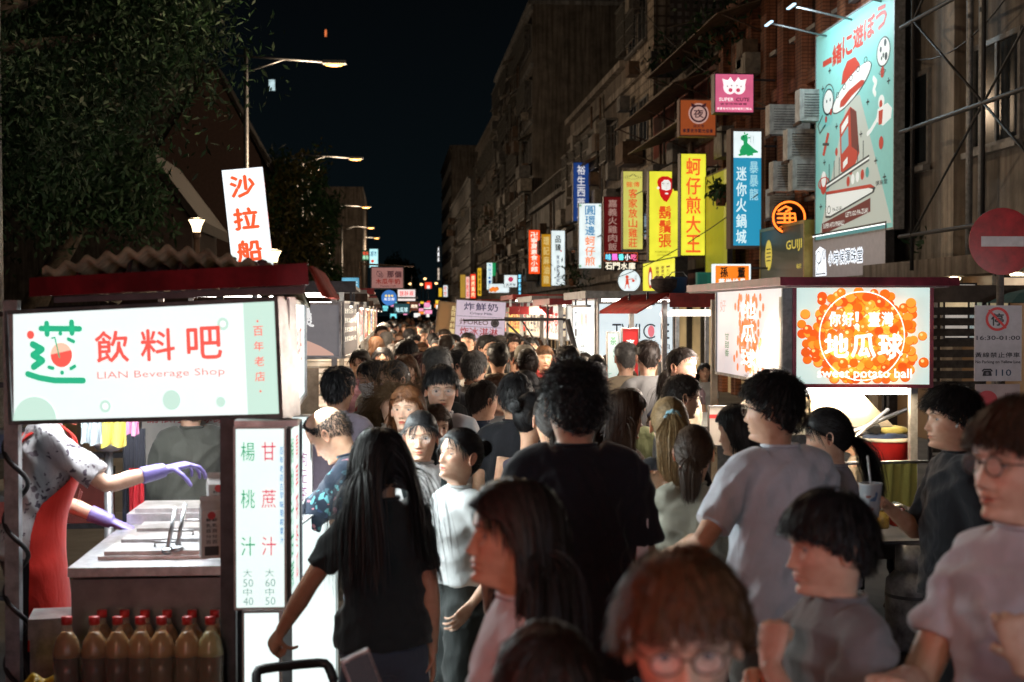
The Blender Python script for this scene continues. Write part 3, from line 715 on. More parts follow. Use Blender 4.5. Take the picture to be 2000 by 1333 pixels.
def at_px(px, ytop, d, h, dz=0.02):
    """where a person of height h stands whose head shows at pixel column px, at distance d"""
    p = W(px, ytop, d); return (p.x, d)
# ================================================================== SIGNS
def C8(r, g, b):
    f = lambda c: ((c / 255 + .055) / 1.055) ** 2.4 if c > 10 else c / 255 / 12.92
    return (f(r), f(g), f(b))
STEEL = mat('brushed_steel', (.62, .63, .65), .34, .9, .15, 20)
DSTEEL = mat('dark_steel', (.07, .07, .08), .45, .6, .2, 12)
GMETAL = mat('galvanised_metal', (.30, .31, .32), .5, .6, .2, 14)
BLACKM = mat('black_paint', (.018, .018, .02), .5, 0, .2, 14)
ALU = mat('aluminium', (.5, .5, .5), .4, .8, .15, 18)
RUST = mat('rusty_iron', (.10, .06, .045), .7, .3, .3, 16)
class Ink:
    def __init__(s): s.d = {}; _LY[1] = 0
    def __call__(s, col, em=0.0, name='lettering'):
        k = (tuple(round(c, 4) for c in col), round(em, 3), name)
        if k not in s.d: s.d[k] = MB()
        return s.d[k]
    def build(s, parent):
        for i, ((c, em, nm), m) in enumerate(s.d.items()):
            key = 'ink_%s_%s' % ('_'.join('%03d' % int(q * 999) for q in c), em)
            mt = mat(key, c if not em else tuple(q * .6 for q in c), .5, 0, 0, em=c, es=em, sample=False)
            for v in m.v: v[:, 1] -= .003
            o = m.build(nm, mt, parent)
            if nm in ('picture', 'ornament', 'band', 'border', 'emblem', 'halo_letters', 'light_border'): o['kind'] = 'stuff'
def panel_box(parent, loc, rz, w, h, depth, face, draw, frame=None, fw=.02, rx=0, ry=0, name='casing', fin=0, facename='face_panel', double=False):
    """casing with a recessed face; origin lower left corner of the face; returns the casing"""
    m = MB(); t = fw
    m.box(0, w, .0 + .004, depth, 0, h) if fin == 0 else m.box(0, w, .004, depth, 0, h)
    m.box(-t, 0, -.012, depth + .004, -t, h + t); m.box(w, w + t, -.012, depth + .004, -t, h + t)
    m.box(0, w, -.011, depth + .003, -t, 0); m.box(0, w, -.011, depth + .003, h, h + t)
    o = m.build(name, frame or DSTEEL, parent, loc); o.rotation_euler = (rx, ry, rz)
    f = MB(); f.add([(0, 0, 0), (w, 0, 0), (w, 0, h), (0, 0, h)], [(0, 1, 2, 3)]); f.build(facename, face, o)
    ink = Ink()
    if draw: draw(ink, w, h)
    ink.build(o)
    return o
def hang_sign(name, label, rect, Y, depth, face, draw, frame=None, fw=.02, yaw=0, cat='sign', group=None, roll=0, bracket='right', name2='sign'):
    """a sign seen face-on at pixels rect=(x0,y0,x1,y1) and distance Y, hanging out from the facade"""
    a = W(rect[0], rect[3], Y); b = W(rect[2], rect[3], Y); c = W(rect[0], rect[1], Y)
    w, h = b.x - a.x, c.z - a.z
    root = empty(name, a, R(yaw), label, cat, group)
    o = panel_box(root, (0, 0, 0), 0, w, h, depth, face, draw, frame, fw, ry=R(roll))
    if bracket == 'right':
        br = MB()
        for z in (h * .12, h * .88): br.box(w, w + max(.25, 7.95 - a.x - w) if a.x > 3 else w + .25, depth * .3, depth * .3 + .04, z - .02, z + .02)
        br.build('bracket', DSTEEL, root)
    elif bracket == 'top':
        br = MB()
        for x in (w * .2, w * .8): br.box(x - .01, x + .01, depth * .4, depth * .4 + .02, h, h + .35)
        br.build('bracket', DSTEEL, root)
    elif bracket == 'pole':
        br = MB(); br.tube([(w * .5, depth + .03, -a.z), (w * .5, depth + .03, h * .6)], .03, 8); br.build('pole', DSTEEL, root)
    return root, o, w, h
def wall_sign(name, label, px0, px1, X, z0, z1, depth, face, draw, frame=None, fw=.03, cat='sign', group=None):
    """a sign lying along the facade plane at X; px0 (far) .. px1 (near)"""
    ya = WX(px0, 500, X).y; yb = WX(px1, 500, X).y
    root = empty(name, (X, ya, z0), R(-90), label, cat, group)
    o = panel_box(root, (0, 0, 0), 0, ya - yb, z1 - z0, depth, face, draw, frame, fw)
    return root, o, ya - yb, z1 - z0
def vtext(s, col, em, mx=.16, top=.04, bot=.04, bold=.022, fill=.86, x0=None, x1=None):
    def d(ink, w, h):
        a = w * mx if x0 is None else w * x0; b = w * (1 - mx) if x1 is None else w * x1
        put_col(ink(col, em), s, a, h * (1 - top), b - a, h * (1 - top - bot) / len(s), 0, 0, bold, fill)
    return d
def allof(*fs):
    def d(ink, w, h):
        for f in fs: f(ink, w, h)
    return d
RED = C8(215, 60, 45); ORG = C8(230, 95, 40)
# ================================================================== GROUND AND SKY
m = MB(); m.add([(-300, -60, 0), (300, -60, 0), (300, 900, 0), (-300, 900, 0)], [(0, 1, 2, 3)])
tag(m.build('ground', mat('ground_soil', (.03, .03, .03), .9)), kind='structure', label='dark ground stretching to the horizon')
asph = mat('asphalt', (.055, .055, .058), .62, 0, .25, 3, .5, 90)
m = MB(); m.add([(-3.2, -20, .004), (5.2, -20, .004), (5.2, 400, .004), (-3.2, 400, .004)], [(0, 1, 2, 3)])
tag(m.build('road', asph), kind='structure', label='worn asphalt road of the night market')
for x0, x1 in ((5.2, 8.1), (-7.0, -3.2)):
    m = MB(); m.box(x0, x1, -20, 300, 0, .13); tag(m.build('pavement', mat('paving_concrete', (.16, .155, .15), .75, 0, .2, 2, .3, 40)), kind='structure', label='raised concrete pavement along the buildings' if x0 > 0 else 'raised concrete pavement along the park')
m = MB()
for x in (2.05, -.2): m.add([(x, -5, .008), (x + .1, -5, .008), (x + .1, 120, .008), (x, 120, .008)], [(0, 1, 2, 3)])
tag(m.build('road_marking', mat('yellow_road_paint', (.55, .38, .05), .6, 0, .2, 8)), kind='structure', label='yellow no-parking lines painted on the asphalt')

# ================================================================== BUILDINGS (right side, facade X = 8)
XF = 8.0
def wall_mat(name, col, vs=1.2, tiles=None, var=.22):
    if name in _M: return _M[name]
    m = mat(name, col, .8, 0, var, vs, .5, 25); nt = m.node_tree; n = nt.nodes; l = nt.links; b = n['Principled BSDF']
    src = b.inputs['Base Color'].links[0].from_socket; t = n.new('ShaderNodeTexCoord')
    # rain streaks: wear that runs down the wall
    mp = n.new('ShaderNodeMapping'); mp.inputs['Scale'].default_value = (3.5, 3.5, .22); l.new(t.outputs['Object'], mp.inputs[0])
    s = n.new('ShaderNodeTexNoise'); s.inputs['Scale'].default_value = 1.6; s.inputs['Detail'].default_value = 7; l.new(mp.outputs[0], s.inputs['Vector'])
    r = n.new('ShaderNodeValToRGB'); r.color_ramp.elements[0].position = .36; r.color_ramp.elements[0].color = (.34, .31, .28, 1); r.color_ramp.elements[1].position = .62; r.color_ramp.elements[1].color = (1, 1, 1, 1)
    l.new(s.outputs['Fac'], r.inputs[0]); mx = n.new('ShaderNodeMix'); mx.data_type = 'RGBA'; mx.blend_type = 'MULTIPLY'; mx.inputs[0].default_value = .85
    l.new(src, mx.inputs[6]); l.new(r.outputs[0], mx.inputs[7]); out = mx.outputs[2]
    if tiles:
        sep = n.new('ShaderNodeSeparateXYZ'); l.new(t.outputs['Object'], sep.inputs[0]); ad = n.new('ShaderNodeMath'); ad.operation = 'ADD'; l.new(sep.outputs[0], ad.inputs[0]); l.new(sep.outputs[1], ad.inputs[1])
        cb = n.new('ShaderNodeCombineXYZ'); l.new(ad.outputs[0], cb.inputs[0]); l.new(sep.outputs[2], cb.inputs[1])
        br = n.new('ShaderNodeTexBrick'); br.offset = 0; br.inputs['Scale'].default_value = 1; br.inputs['Brick Width'].default_value = tiles[0]; br.inputs['Row Height'].default_value = tiles[1]; br.inputs['Mortar Size'].default_value = tiles[2]
        br.inputs['Color1'].default_value = (1, 1, 1, 1); br.inputs['Color2'].default_value = (.8, .8, .8, 1); br.inputs['Mortar'].default_value = (.35, .33, .32, 1); l.new(cb.outputs[0], br.inputs['Vector'])
        m2 = n.new('ShaderNodeMix'); m2.data_type = 'RGBA'; m2.blend_type = 'MULTIPLY'; m2.inputs[0].default_value = 1; l.new(out, m2.inputs[6]); l.new(br.outputs['Color'], m2.inputs[7]); out = m2.outputs[2]
    l.new(out, b.inputs['Base Color']); return m
PANE = mat('dark_window_glass', (.02, .025, .03), .12, 0, .3, 1.5, spec=.7)
WFR = mat('window_frame', (.22, .22, .22), .5, .4, .15, 8)
GRILL = mat('window_grille', (.16, .16, .15), .5, .4, .2, 9)
_win = {}
def window_meshes(w, h, kind):
    k = (w, h, kind)
    if k in _win: return _win[k]
    # local: x along the wall 0..w, y: 0 = wall plane, negative = out, z up
    f = MB(); t = .07
    f.box(0, t, -.05, .06, 0, h); f.box(w - t, w, -.05, .06, 0, h); f.box(t, w - t, -.048, .058, 0, t); f.box(t, w - t, -.048, .058, h - t, h); f.box(w / 2 - .03, w / 2 + .03, -.04, .055, t, h - t)
    f.box(-.1, w + .1, -.16, -.052, -.08, 0)
    p = MB(); p.box(t, w - t, -.02, -.005, t, h - t)
    g = None
    if kind == 'grille':
        g = MB(); d = .45
        for i in range(int(w / .16) + 1): x = i * w / int(w / .16); g.box(x - .012, x + .012, -d, -d + .025, 0, h)
        for z in (0, h * .33, h * .66, h): g.box(0, w, -d - .004, -d + .02, z - .015, z + .015); g.box(-.02, .01, -d, -.02, z - .015, z + .015); g.box(w - .01, w + .02, -d, -.02, z - .015, z + .015)
        g.box(-.04, w + .04, -d - .05, -.06, h + .02, h + .05)
        g = g.mesh('grille', GRILL)
    if kind == 'awning':
        g = MB(); g.add([(-.1, -.05, h + .25), (w + .1, -.05, h + .25), (w + .1, -.75, h - .1), (-.1, -.75, h - .1), (-.1, -.05, h + .22), (w + .1, -.05, h + .22), (w + .1, -.75, h - .13), (-.1, -.75, h - .13)], [(0, 1, 2, 3), (7, 6, 5, 4), (0, 3, 7, 4), (1, 5, 6, 2), (3, 2, 6, 7), (0, 4, 5, 1)]); g = g.mesh('awning', mat('tin_awning', (.26, .25, .21), .6, .3, .3, 3))
    _win[k] = (f.mesh('window', WFR), p.mesh('pane', PANE), g); return _win[k]
def add_window(par, x, z, w=1.5, h=1.3, kind='plain'):
    a, b, g = window_meshes(w, h, kind); o = link('window', a, par, (x, -.004, z)); link('pane', b, o)
    if g: link(g.name.split('.')[0], g, o)
def building(label, Y0, Y1, H, wm, back=10, floors=None, spacing=2.6, trim=None, kinds=('plain',), ledge=True, X=XF, z0=3.3, rs=1, side_windows=0, cat='building', pil=None, first=3.4):
    """block with its street facade at X, from Y0 (near) to Y1 (far); local x runs from the far corner to the near one, local -y faces the street"""
    rnd = random.Random(rs); L = Y1 - Y0
    root = empty('apartment_building', (X, Y1, 0), R(-90), label, cat)
    w = MB(); w.box(0, L, 0, back, 0, H); w.build('wall', wm, root)
    t = MB()
    if ledge:
        k = 0
        while first + k * 3.2 < H: z = first + k * 3.2; t.box(-.02, L + .02, -.14, .02, z - .25, z); k += 1
    t.box(-.06, L + .06, -.25, back + .06, H - .002, H + .22)
    t.build('cornice', trim or wm, root)
    if pil:
        n = max(2, int(L / pil))
        for i in range(n + 1):
            p = MB(); x = i * (L - .45) / n; p.box(x, x + .45, -.22, .01, .0, H - .3); p.build('pilaster', trim or wm, root)
    k = 0
    while first + k * 3.2 + 2.6 < H + .3:
        z = first + k * 3.2 + .8; x = .5 + rnd.random() * .4
        while x + 1.5 < L - .3:
            add_window(root, x, z, 1.5, 1.45, rnd.choice(kinds)); x += spacing
        k += 1
    for i in range(side_windows):
        a, b, g = window_meshes(1.2, 1.2, 'plain'); o = link('window', a, root, (L + .004, 1.2 + (i % 2) * 2.6, 5 + (i // 2) * 3.2), R(90)); link('pane', b, o)
    return root
BEIGE = wall_mat('beige_plaster_wall', (.40, .34, .27)); REDB = wall_mat('red_brick_wall', (.30, .09, .05), 2, (.22, .07, .008)); DARKP = wall_mat('dark_grey_plaster', (.22, .20, .18))
WTILE = wall_mat('beige_tiled_wall', (.50, .44, .37), 1.5, (.30, .30, .035)); BROWN = wall_mat('brown_plaster_wall', (.25, .215, .185)); GREYW = wall_mat('grey_concrete_wall', (.32, .33, .34)); PINKW = wall_mat('pinkish_plaster_wall', (.42, .38, .34))
GTILE = wall_mat('grey_mosaic_wall', (.32, .30, .31), 1.5, (.24, .24, .06))
b1 = building('old brown building with beige columns behind the steel bracing at the right', 4, 22.7, 13, DARKP, trim=BEIGE, pil=3.1, spacing=3.1, rs=3, kinds=('plain',), ledge=False)
b2 = building('red brick building with tall orange-red pilasters beside the pinball billboard', 22.7, 33.5, 8.9, REDB, trim=wall_mat('orange_brick_pilaster', (.42, .16, .08), 2, (.22, .07, .008)), pil=1.35, spacing=2.7, kinds=('plain',), rs=4)
b3 = building('low red-walled house with sagging tin awnings and roof plants', 33.5, 43.2, 8.2, wall_mat('dark_red_wall', (.20, .05, .035)), spacing=2.2, kinds=('plain', 'awning'), rs=5, trim=BROWN)
b4 = building('beige tiled apartment block with dark window bays above the yellow signs', 43.2, 48.2, 16.5, WTILE, spacing=1.9, kinds=('plain', 'grille'), rs=6, back=9)
m = MB(); m.box(5.004, 5.09, .5, 8.6, 8.6, 16.4); m.build('tiled_wall', GTILE, b4); m = MB()
for z in (9.2, 12.4): m.box(5.09, 5.2, -.1, 8.8, z, z + .8)
m.build('band', mat('dark_band', (.05, .05, .06), .7), b4)
b5 = building('brown stepped apartment block with caged windows behind the blue sign', 48.2, 63.5, 10.4, BROWN, spacing=2.3, kinds=('grille', 'awning', 'grille'), rs=7, trim=PINKW)
m = MB(); m.box(2.5, 8, 2.2, 8, 10.6, 13.4); m.box(8.5, 14.8, 3.0, 8, 10.6, 12.2); m.build('rooftop_room', PINKW, b5)
b6 = building('pale terrace house with a grey parapet and roof railing', 63.5, 80.5, 7.6, GREYW, spacing=2.8, kinds=('plain', 'awning'), rs=8)
m = MB()
for i in range(18): m.box(i * .95 + .1, i * .95 + .14, .0, .04, 7.8, 8.8)
m.box(0, 17, -.003, .043, 8.8, 8.85); m.build('railing', GRILL, b6)
b7 = building('tall brown tower block with rows of caged balconies and bare side wall', 80.5, 108, 19.5, wall_mat('tower_brown_wall', (.20, .18, .16)), spacing=1.9, kinds=('grille', 'awning', 'grille'), rs=9, back=14, side_windows=3, trim=GREYW)
m = MB(); m.add([(27.5, .6, 19.7), (27.5, 14, 19.7), (27.5, 14, 27), (27.5, 6, 25.2), (0, .6, 19.7), (0, 14, 19.7), (0, 14, 27), (0, 6, 25.2)], [(0, 1, 2, 3), (7, 6, 5, 4), (0, 3, 7, 4), (3, 2, 6, 7), (1, 5, 6, 2), (0, 4, 5, 1)]); m.build('sloping_roof', GREYW, b7)
b8 = building('dark block with a flat roof beyond the tower block', 108, 132, 17, DARKP, spacing=2.6, kinds=('grille',), rs=10)
b9 = building('grey concrete block with a narrow front far down the street', 132, 175, 14.5, GREYW, spacing=3, kinds=('plain', 'awning'), rs=11, X=7.3)
b10 = building('thin dark tower at the far end of the street', 180, 215, 23, DARKP, spacing=3, kinds=('plain',), rs=12, X=7.6)
def clutter(b, L, H, n, seed, first=4.2):
    rs = random.Random(seed)
    for i in range(n):
        x = rs.uniform(.3, L - 1); z = rs.uniform(first, H - 1.2); k = rs.random()
        if k < .45:
            m = MB(); w = rs.uniform(.5, .9); h = rs.uniform(.4, .7); m.box(x, x + w, -.5, -.16, z, z + h); m.box(x + .05, x + .08, -.16, 0, z, z + .04); m.box(x + .06, x + w - .1, -.506, -.5, z + .06, z + h - .08); m.build('wall_unit', CLUT[rs.randrange(3)], b)
        elif k < .7: m = MB(); m.tube([(x, -.28, rs.uniform(3.4, z)), (x, -.28, min(H, z + rs.uniform(2, 5)))], rs.uniform(.03, .06), 6); m.build('drainpipe', CLUT[rs.randrange(3)], b)
        elif k < .88: m = MB(); w = rs.uniform(1, 2.2); m.add([(x, -.1, z + .4), (x + w, -.1, z + .4), (x + w, -rs.uniform(.6, 1), z), (x, -.8, z), (x, -.1, z + .36), (x + w, -.1, z + .36), (x + w, -.7, z - .04), (x, -.8, z - .04)], [(0, 1, 2, 3), (7, 6, 5, 4), (0, 3, 7, 4), (1, 5, 6, 2), (3, 2, 6, 7)]); m.build('rain_hood', CLUT[rs.randrange(3)], b)
        else:
            m = MB(); w = rs.uniform(1.4, 2.2); m.box(x, x + w, -.75, -.70, z - .5, z + .15); m.box(x, x + .05, -.70, -.1, z - .5, z + .15); m.box(x + w - .05, x + w, -.70, -.1, z - .5, z + .15); m.box(x + .05, x + w - .05, -.70, -.1, z - .55, z - .5); m.build('balcony', CLUT[rs.randrange(3)], b)
CLUT = [mat('clutter_pale', (.24, .22, .19), .6, 0, .3, 5), mat('clutter_grey', (.15, .15, .15), .6, .1, .3, 5), mat('clutter_rust', (.14, .09, .06), .7, 0, .3, 5)]
for b_, L_, H_, n_, s_ in ((b2, 4, 8.6, 6, 2), (b3, 9, 8, 16, 3), (b4, 5, 16, 10, 4), (b5, 15, 10, 34, 5), (b6, 17, 7.4, 26, 6), (b7, 27, 19, 95, 7), (b8, 24, 16, 20, 8), (b9, 40, 14, 20, 9)): clutter(b_, L_, H_, n_, s_)
# left, far: brown gabled buildings behind the trees
def gable_house(label, x0, x1, Y, zw, zp, px, wm):
    r = empty('gabled_building', (x0, Y, 0), 0, label, 'building'); w = x1 - x0
    m = MB(); m.prism([(0, 0), (w, 0), (w, zw), (px, zp), (0, zw)], 0, 5); m.build('wall', wm, r)
    rf = MB()
    for a, b in (((-.3, zw - .15), (px, zp)), ((px, zp), (w + .3, zw - .3))):
        rf.add([(a[0], -.4, a[1] + .01), (b[0], -.4, b[1] + .01), (b[0], 5.2, b[1] + .01), (a[0], 5.2, a[1] + .01), (a[0], -.4, a[1] + .28), (b[0], -.4, b[1] + .28), (b[0], 5.2, b[1] + .28), (a[0], 5.2, a[1] + .28)], [(0, 1, 5, 4), (1, 2, 6, 5), (2, 3, 7, 6), (3, 0, 4, 7), (4, 5, 6, 7), (3, 2, 1, 0)])
    rf.build('roof', mat('brown_roof_tiles', (.022, .015, .012), .8, 0, .3, 5), r)
    return r
gable_house('brick gabled building rising behind the big tree', -10.2, -5.6, 62, 8.6, 12.6, 2.6, mat('brown_gable_wall', (.10, .06, .05), .8))
gable_house('small brown gable behind the glowing park lamp', -7.2, -4.95, 36, 4.3, 5.8, 1.2, mat('dark_gable_wall', (.06, .04, .035), .8))
building('brownish block at the far left of the street behind the lamps', 150, 180, 15, BROWN, X=-13.5, back=10.5, rs=13, kinds=('plain',)).rotation_euler = (0, 0, R(-90))
building('dark apartment slab far beyond the tree line on the left', 120, 150, 26, DARKP, X=-34, back=16, rs=14, kinds=('plain',))

# ================================================================== TREES
LEAF = [mat('leaf_dark_green', (.010, .046, .014), .7, 0, .35, 3), mat('leaf_mid_green', (.018, .068, .018), .7, 0, .35, 3), mat('leaf_lamplit_yellow', (.13, .12, .03), .5, 0, .35, 3)]  # last leaf colour has the yellow lamplight of the far tree mixed in
BARK = mat('bark', (.10, .075, .055), .85, 0, .3, 9, .8, 30)
def tree(label, base, crown_c, crown_r, n, leaf, mi=(0, 1), seed=0, lobes=14, trunk=.25, hang=0, name='tree'):
    rs = np.random.RandomState(seed); r = empty(name, base, 0, label, 'tree')
    cc = np.array(crown_c) - np.array(base); cr = np.array(crown_r)
    tk = MB(); top = cc - np.array([0, 0, cr[2] * .5])
    tk.tube(_interp_path([np.zeros(3), top * .5 + rs.normal(0, .15, 3), top], [trunk, trunk * .75, trunk * .5], 10)[0], np.interp(np.linspace(0, 1, 10), [0, .1, 1], [trunk * 1.3, trunk, trunk * .55]), 10); tk.build('trunk', BARK, r)
    L = []
    for i in range(lobes):
        u = rs.normal(0, 1, 3); u /= np.linalg.norm(u); c = cc + u * cr * rs.uniform(.45, .85); L.append((c, cr * rs.uniform(.28, .48)))
        lb = MB(); lb.tube(_interp_path([top * .9, (top + c) / 2 + rs.normal(0, .2, 3), c], [trunk * .4, trunk * .2, .02], 7)[0], np.linspace(trunk * .4, .02, 7), 6); lb.build('limb', BARK, r)
    for gi, mt in enumerate(mi):
        k = n // len(mi); ch = rs.randint(0, lobes, k); u = rs.normal(0, 1, (k, 3)); u /= np.linalg.norm(u, axis=1)[:, None]
        rad = rs.uniform(.35, 1.0, k) ** .6
        cl = rs.normal(0, 1, (lobes * 12, 3)); sub = rs.randint(0, 12, k) + ch * 12
        c = np.array([L[j][0] for j in ch]) + (u * .55 + cl[sub] * .45) * rad[:, None] * np.array([L[j][1] for j in ch])
        if hang: c[:, 2] -= rs.uniform(0, hang, k) * (rs.rand(k) < .4)
        a = rs.normal(0, 1, (k, 3)); a[:, 2] -= .7; a /= np.linalg.norm(a, axis=1)[:, None]; b = np.cross(a, rs.normal(0, 1, (k, 3))); b /= np.linalg.norm(b, axis=1)[:, None]
        s = leaf * rs.uniform(.6, 1.3, k)[:, None]; a = a * s; b = b * s * .30
        nn = np.cross(a, b) / s * .18
        V = np.stack([c - a, c + b + nn * 0, c + a, c - b], 1).reshape(-1, 3); q = np.arange(k)[:, None] * 4
        m = MB(); m.add(V, np.concatenate([q, q + 1, q + 2, q + 3], 1).tolist()); o = m.build('crown', LEAF[mt], r); o['kind'] = 'stuff'
    return r
tree('large dark banyan tree overhanging the drinks stall on the left', (-7.2, 17.5, 0), (-6.3, 17, 7.0), (4.2, 3.2, 3.9), 190000, .058, (0, 1), 3, 36, .45, .3)
tree('dark leafy tree in front of the brick gabled building', (-8.0, 29, 0), (-6.1, 29, 6.1), (3.3, 2.6, 4.3), 60000, .10, (0, 0), 5, 16, .3)
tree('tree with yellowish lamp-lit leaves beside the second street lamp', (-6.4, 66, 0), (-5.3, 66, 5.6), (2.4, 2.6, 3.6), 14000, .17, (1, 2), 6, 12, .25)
tree('thin drooping tree behind the third street lamp', (-4.6, 88, 0), (-4.4, 88, 6.6), (2.0, 2.4, 5.0), 11000, .20, (1, 0), 7, 10, .22)
tree('rounded dark tree low at the far end of the street', (1.6, 230, 0), (1.6, 230, 7.5), (3.4, 4, 4.2), 3000, .5, (0, 1), 8, 9, .3)
# aerial roots of the banyan at the left edge
rr = empty('hanging_roots', (-4.5, 15, 0), 0, 'tangle of hanging aerial roots at the left edge above the stall', 'roots')
rs = np.random.RandomState(3)
for i in range(26):
    x = rs.uniform(-.45, .35); y = rs.uniform(-.6, .6); m = MB(); z0 = rs.uniform(4.2, 5.2); pts = [(x + rs.normal(0, .05), y, z0), (x * .7 + rs.normal(0, .1), y, z0 * .8), (x * .6 + rs.normal(0, .1), y, z0 * .55), (x * .5 - .1, y, 1.4)]
    m.tube(_interp_path(pts, [.012] * 4, 12)[0], rs.uniform(.008, .018), 5); m.build('root', BARK, rr)

# ================================================================== STREET LAMPS
LAMPG = glow('sodium_lamp_glass', (1.0, .46, .11), 2.6, blotch=0)
def street_lamp(Y, px, H, label, arm, energy):
    base = W(px, 612, Y); r = empty('street_lamp', (base.x, Y, 0), 0, label, 'street lamp', 'street lamps along the park side')
    m = MB(); m.tube([(0, 0, 0), (0, 0, 3), (0, 0, H)], [.11, .09, .065], 10); m.build('pole', GMETAL, r)
    m = MB(); m.tube([(-.35, 0, H - .22), (arm, 0, H - .38)], .04, 8); m.tube([(.03, 0, H - .72), (arm * .48, 0, H - .32)], .025, 6); m.build('arm', GMETAL, r)
    m = MB(); m.box(arm - .1, arm + .62, -.16, .16, H - .44, H - .34); m.build('lamp_head', GMETAL, r)
    m = MB(); m.ell((arm + .25, 0, H - .46), (.30, .14, .06), 14, 8); m.build('lamp_glass', LAMPG, r)
    ld = bpy.data.lights.new('lamp_light', 'POINT'); ld.energy = energy; ld.color = (1, .72, .47); ld.shadow_soft_size = .2; lo = bpy.data.objects.new('lamp_light', ld); COL.objects.link(lo); lo.parent = r; lo.location = (arm + .25, 0, H - 1.6)
for Y_, lab_ in ((16.5, 'street lamp above the banyan crown, nearest of the row'), (-11.5, 'street lamp of the same row behind the photographer')): street_lamp(Y_, 765 - 4.6 * FPX / 16.5 if Y_ > 0 else 765 - 4.6 * FPX / -11.5, 10.2, lab_, 2.45, 700)
for i, (Y, px, py) in enumerate(((44.5, 482, 95), (72.5, 590, 293), (105, 643, 393), (134, 668, 436), (165, 690, 458))):
    H = W(px, py, Y).z
    street_lamp(Y, px, H, ['tall lamp on the left nearest to the camera, its head glowing widest', 'second tall street lamp, behind the white salad boat sign', 'third street lamp, in front of the drooping tree', 'fourth and small street lamp down the left side', 'farthest and smallest street lamp on the left'][i], 2.45, 900)
for px, py, Y, lab in ((384, 440, 24, 'flared park lamp glowing between the tree and the white sign'), (535, 500, 26, 'flared park lamp half hidden beside the white sign')):
    p = W(px, py, Y); r = empty('park_lamp', (p.x, Y, 0), 0, lab, 'park lamp')
    m = MB(); m.tube([(0, 0, 0), (0, 0, p.z - .12)], .05, 8); m.lathe([(.06, p.z - .22), (.075, p.z - .12)], 12); m.build('pole', mat('lamp_post_brown', (.12, .07, .05), .6), r)
    m = MB(); m.lathe([(.06, p.z - .12), (.08, p.z - .02), (.12, p.z + .06), (.135, p.z + .085)], 16); m.build('lamp_shade', glow('park_lamp_glass', (1, .75, .42), 4, blotch=0), r)
    m = MB(); m.lathe([(.15, p.z + .086), (.12, p.z + .11), (.02, p.z + .12)], 16); m.build('cap', BLACKM, r)
    ld = bpy.data.lights.new('lamp_light', 'POINT'); ld.energy = 40; ld.color = (1, .7, .4); ld.shadow_soft_size = .1; lo = bpy.data.objects.new('lamp_light', ld); COL.objects.link(lo); lo.parent = r; lo.location = (0, 0, p.z + .25)
# lit upper window and red mast light far off
def far_light(rect, Y, col, s, label, cat='light', name='lit_window'):
    a = W(rect[0], rect[3], Y); b = W(rect[2], rect[1], Y); r = empty(name, a, 0, label, cat)
    m = MB(); m.box(0, b.x - a.x, 0, .1, 0, b.z - a.z); m.build('pane', glow('far_glow_' + name + str(int(rect[0])), col, s, blotch=.5, vs=2), r)
    m = MB(); t = .06; m.box(-t, 0, -.02, .12, -t, b.z - a.z + t); m.box(b.x - a.x, b.x - a.x + t, -.02, .12, -t, b.z - a.z + t); m.build('frame', BLACKM, r)
far_light((525, 156, 537, 177), 118, (.55, .75, .8), .8, 'small lit window high on the dark slab at the left', 'window')
far_light((634, 58, 638, 72), 160, (1, .25, .08), .7, 'thin orange-red warning light high in the black sky', 'light', 'warning_light')
# ================================================================== LIT SHOP SIGNS ON THE RIGHT FACADES
YEL = glow('sign_yellow', C8(226, 222, 60), 1.0, True); YEL2 = glow('sign_pale_yellow', C8(214, 208, 105), .8, True); WHT = glow('sign_white', C8(222, 236, 238), 1.0, True)
DRED = mat('sign_dark_red', C8(120, 20, 25), .5, var=.1, em=C8(120, 20, 25), es=.35); 
def d_blue(ink, w, h):
    put_col(ink(C8(225, 225, 230), .75), '裕生西藥房', w * .2, h * .97, w * .6, h * .188, fill=.85)
hang_sign('shop_sign', 'blue vertical sign with white pharmacy characters, highest and farthest of the cluster', (1120, 318, 1150, 432), 54, .2, glow('sign_blue', C8(25, 60, 125), .75), d_blue)
def d_oyster(ink, w, h):
    put_col(ink(C8(30, 120, 170), .9), '圓環邊', w * .25, h * .975, w * .5, h * .158, fill=.9); put_col(ink(C8(235, 120, 40), 1), '蚵仔煎', w * .25, h * .975 - h * .474, w * .5, h * .158, fill=.9)
    for x in (.06, .94):
        for z in (.03, .97): disc(ink(C8(150, 190, 160), .7, 'ornament'), w * x, h * z, w * .06, n=10)
hang_sign('shop_sign', 'white vertical sign reading in blue then orange characters for oyster omelette', (1131, 398, 1174, 524), 50, .2, WHT, d_oyster)
hang_sign('shop_sign', 'dim dark red vertical sign with pale turkey rice characters', (1180, 385, 1213, 495), 45.5, .2, DRED, vtext('嘉義火雞肉飯', C8(190, 150, 140), .6, .2))
def d_hat(ink, w, h):
    k = ink(C8(60, 50, 30), .5, 'picture'); ringd(k, w * .5, h * .925, w * .30, w * .02, rz=w * .08); stroke(k, [(w * .33, h * .93), (w * .45, h * .962), (w * .55, h * .962), (w * .67, h * .93)], w * .025); ringd(k, w * .5, h * .925, w * .42, w * .02, rz=w * .10)
    put_row(ink(C8(220, 100, 40), .9), '龍傳', w * .14, h * .80, w * .36, h * .065)
    put_col(ink(C8(215, 70, 35), 1), '客家放山雞莊', w * .26, h * .78, w * .48, h * .127, fill=.9)
hang_sign('shop_sign', 'pale yellow vertical sign topped by a drawn straw hat, with red characters', (1217, 335, 1255, 487), 42, .25, YEL2, d_hat)
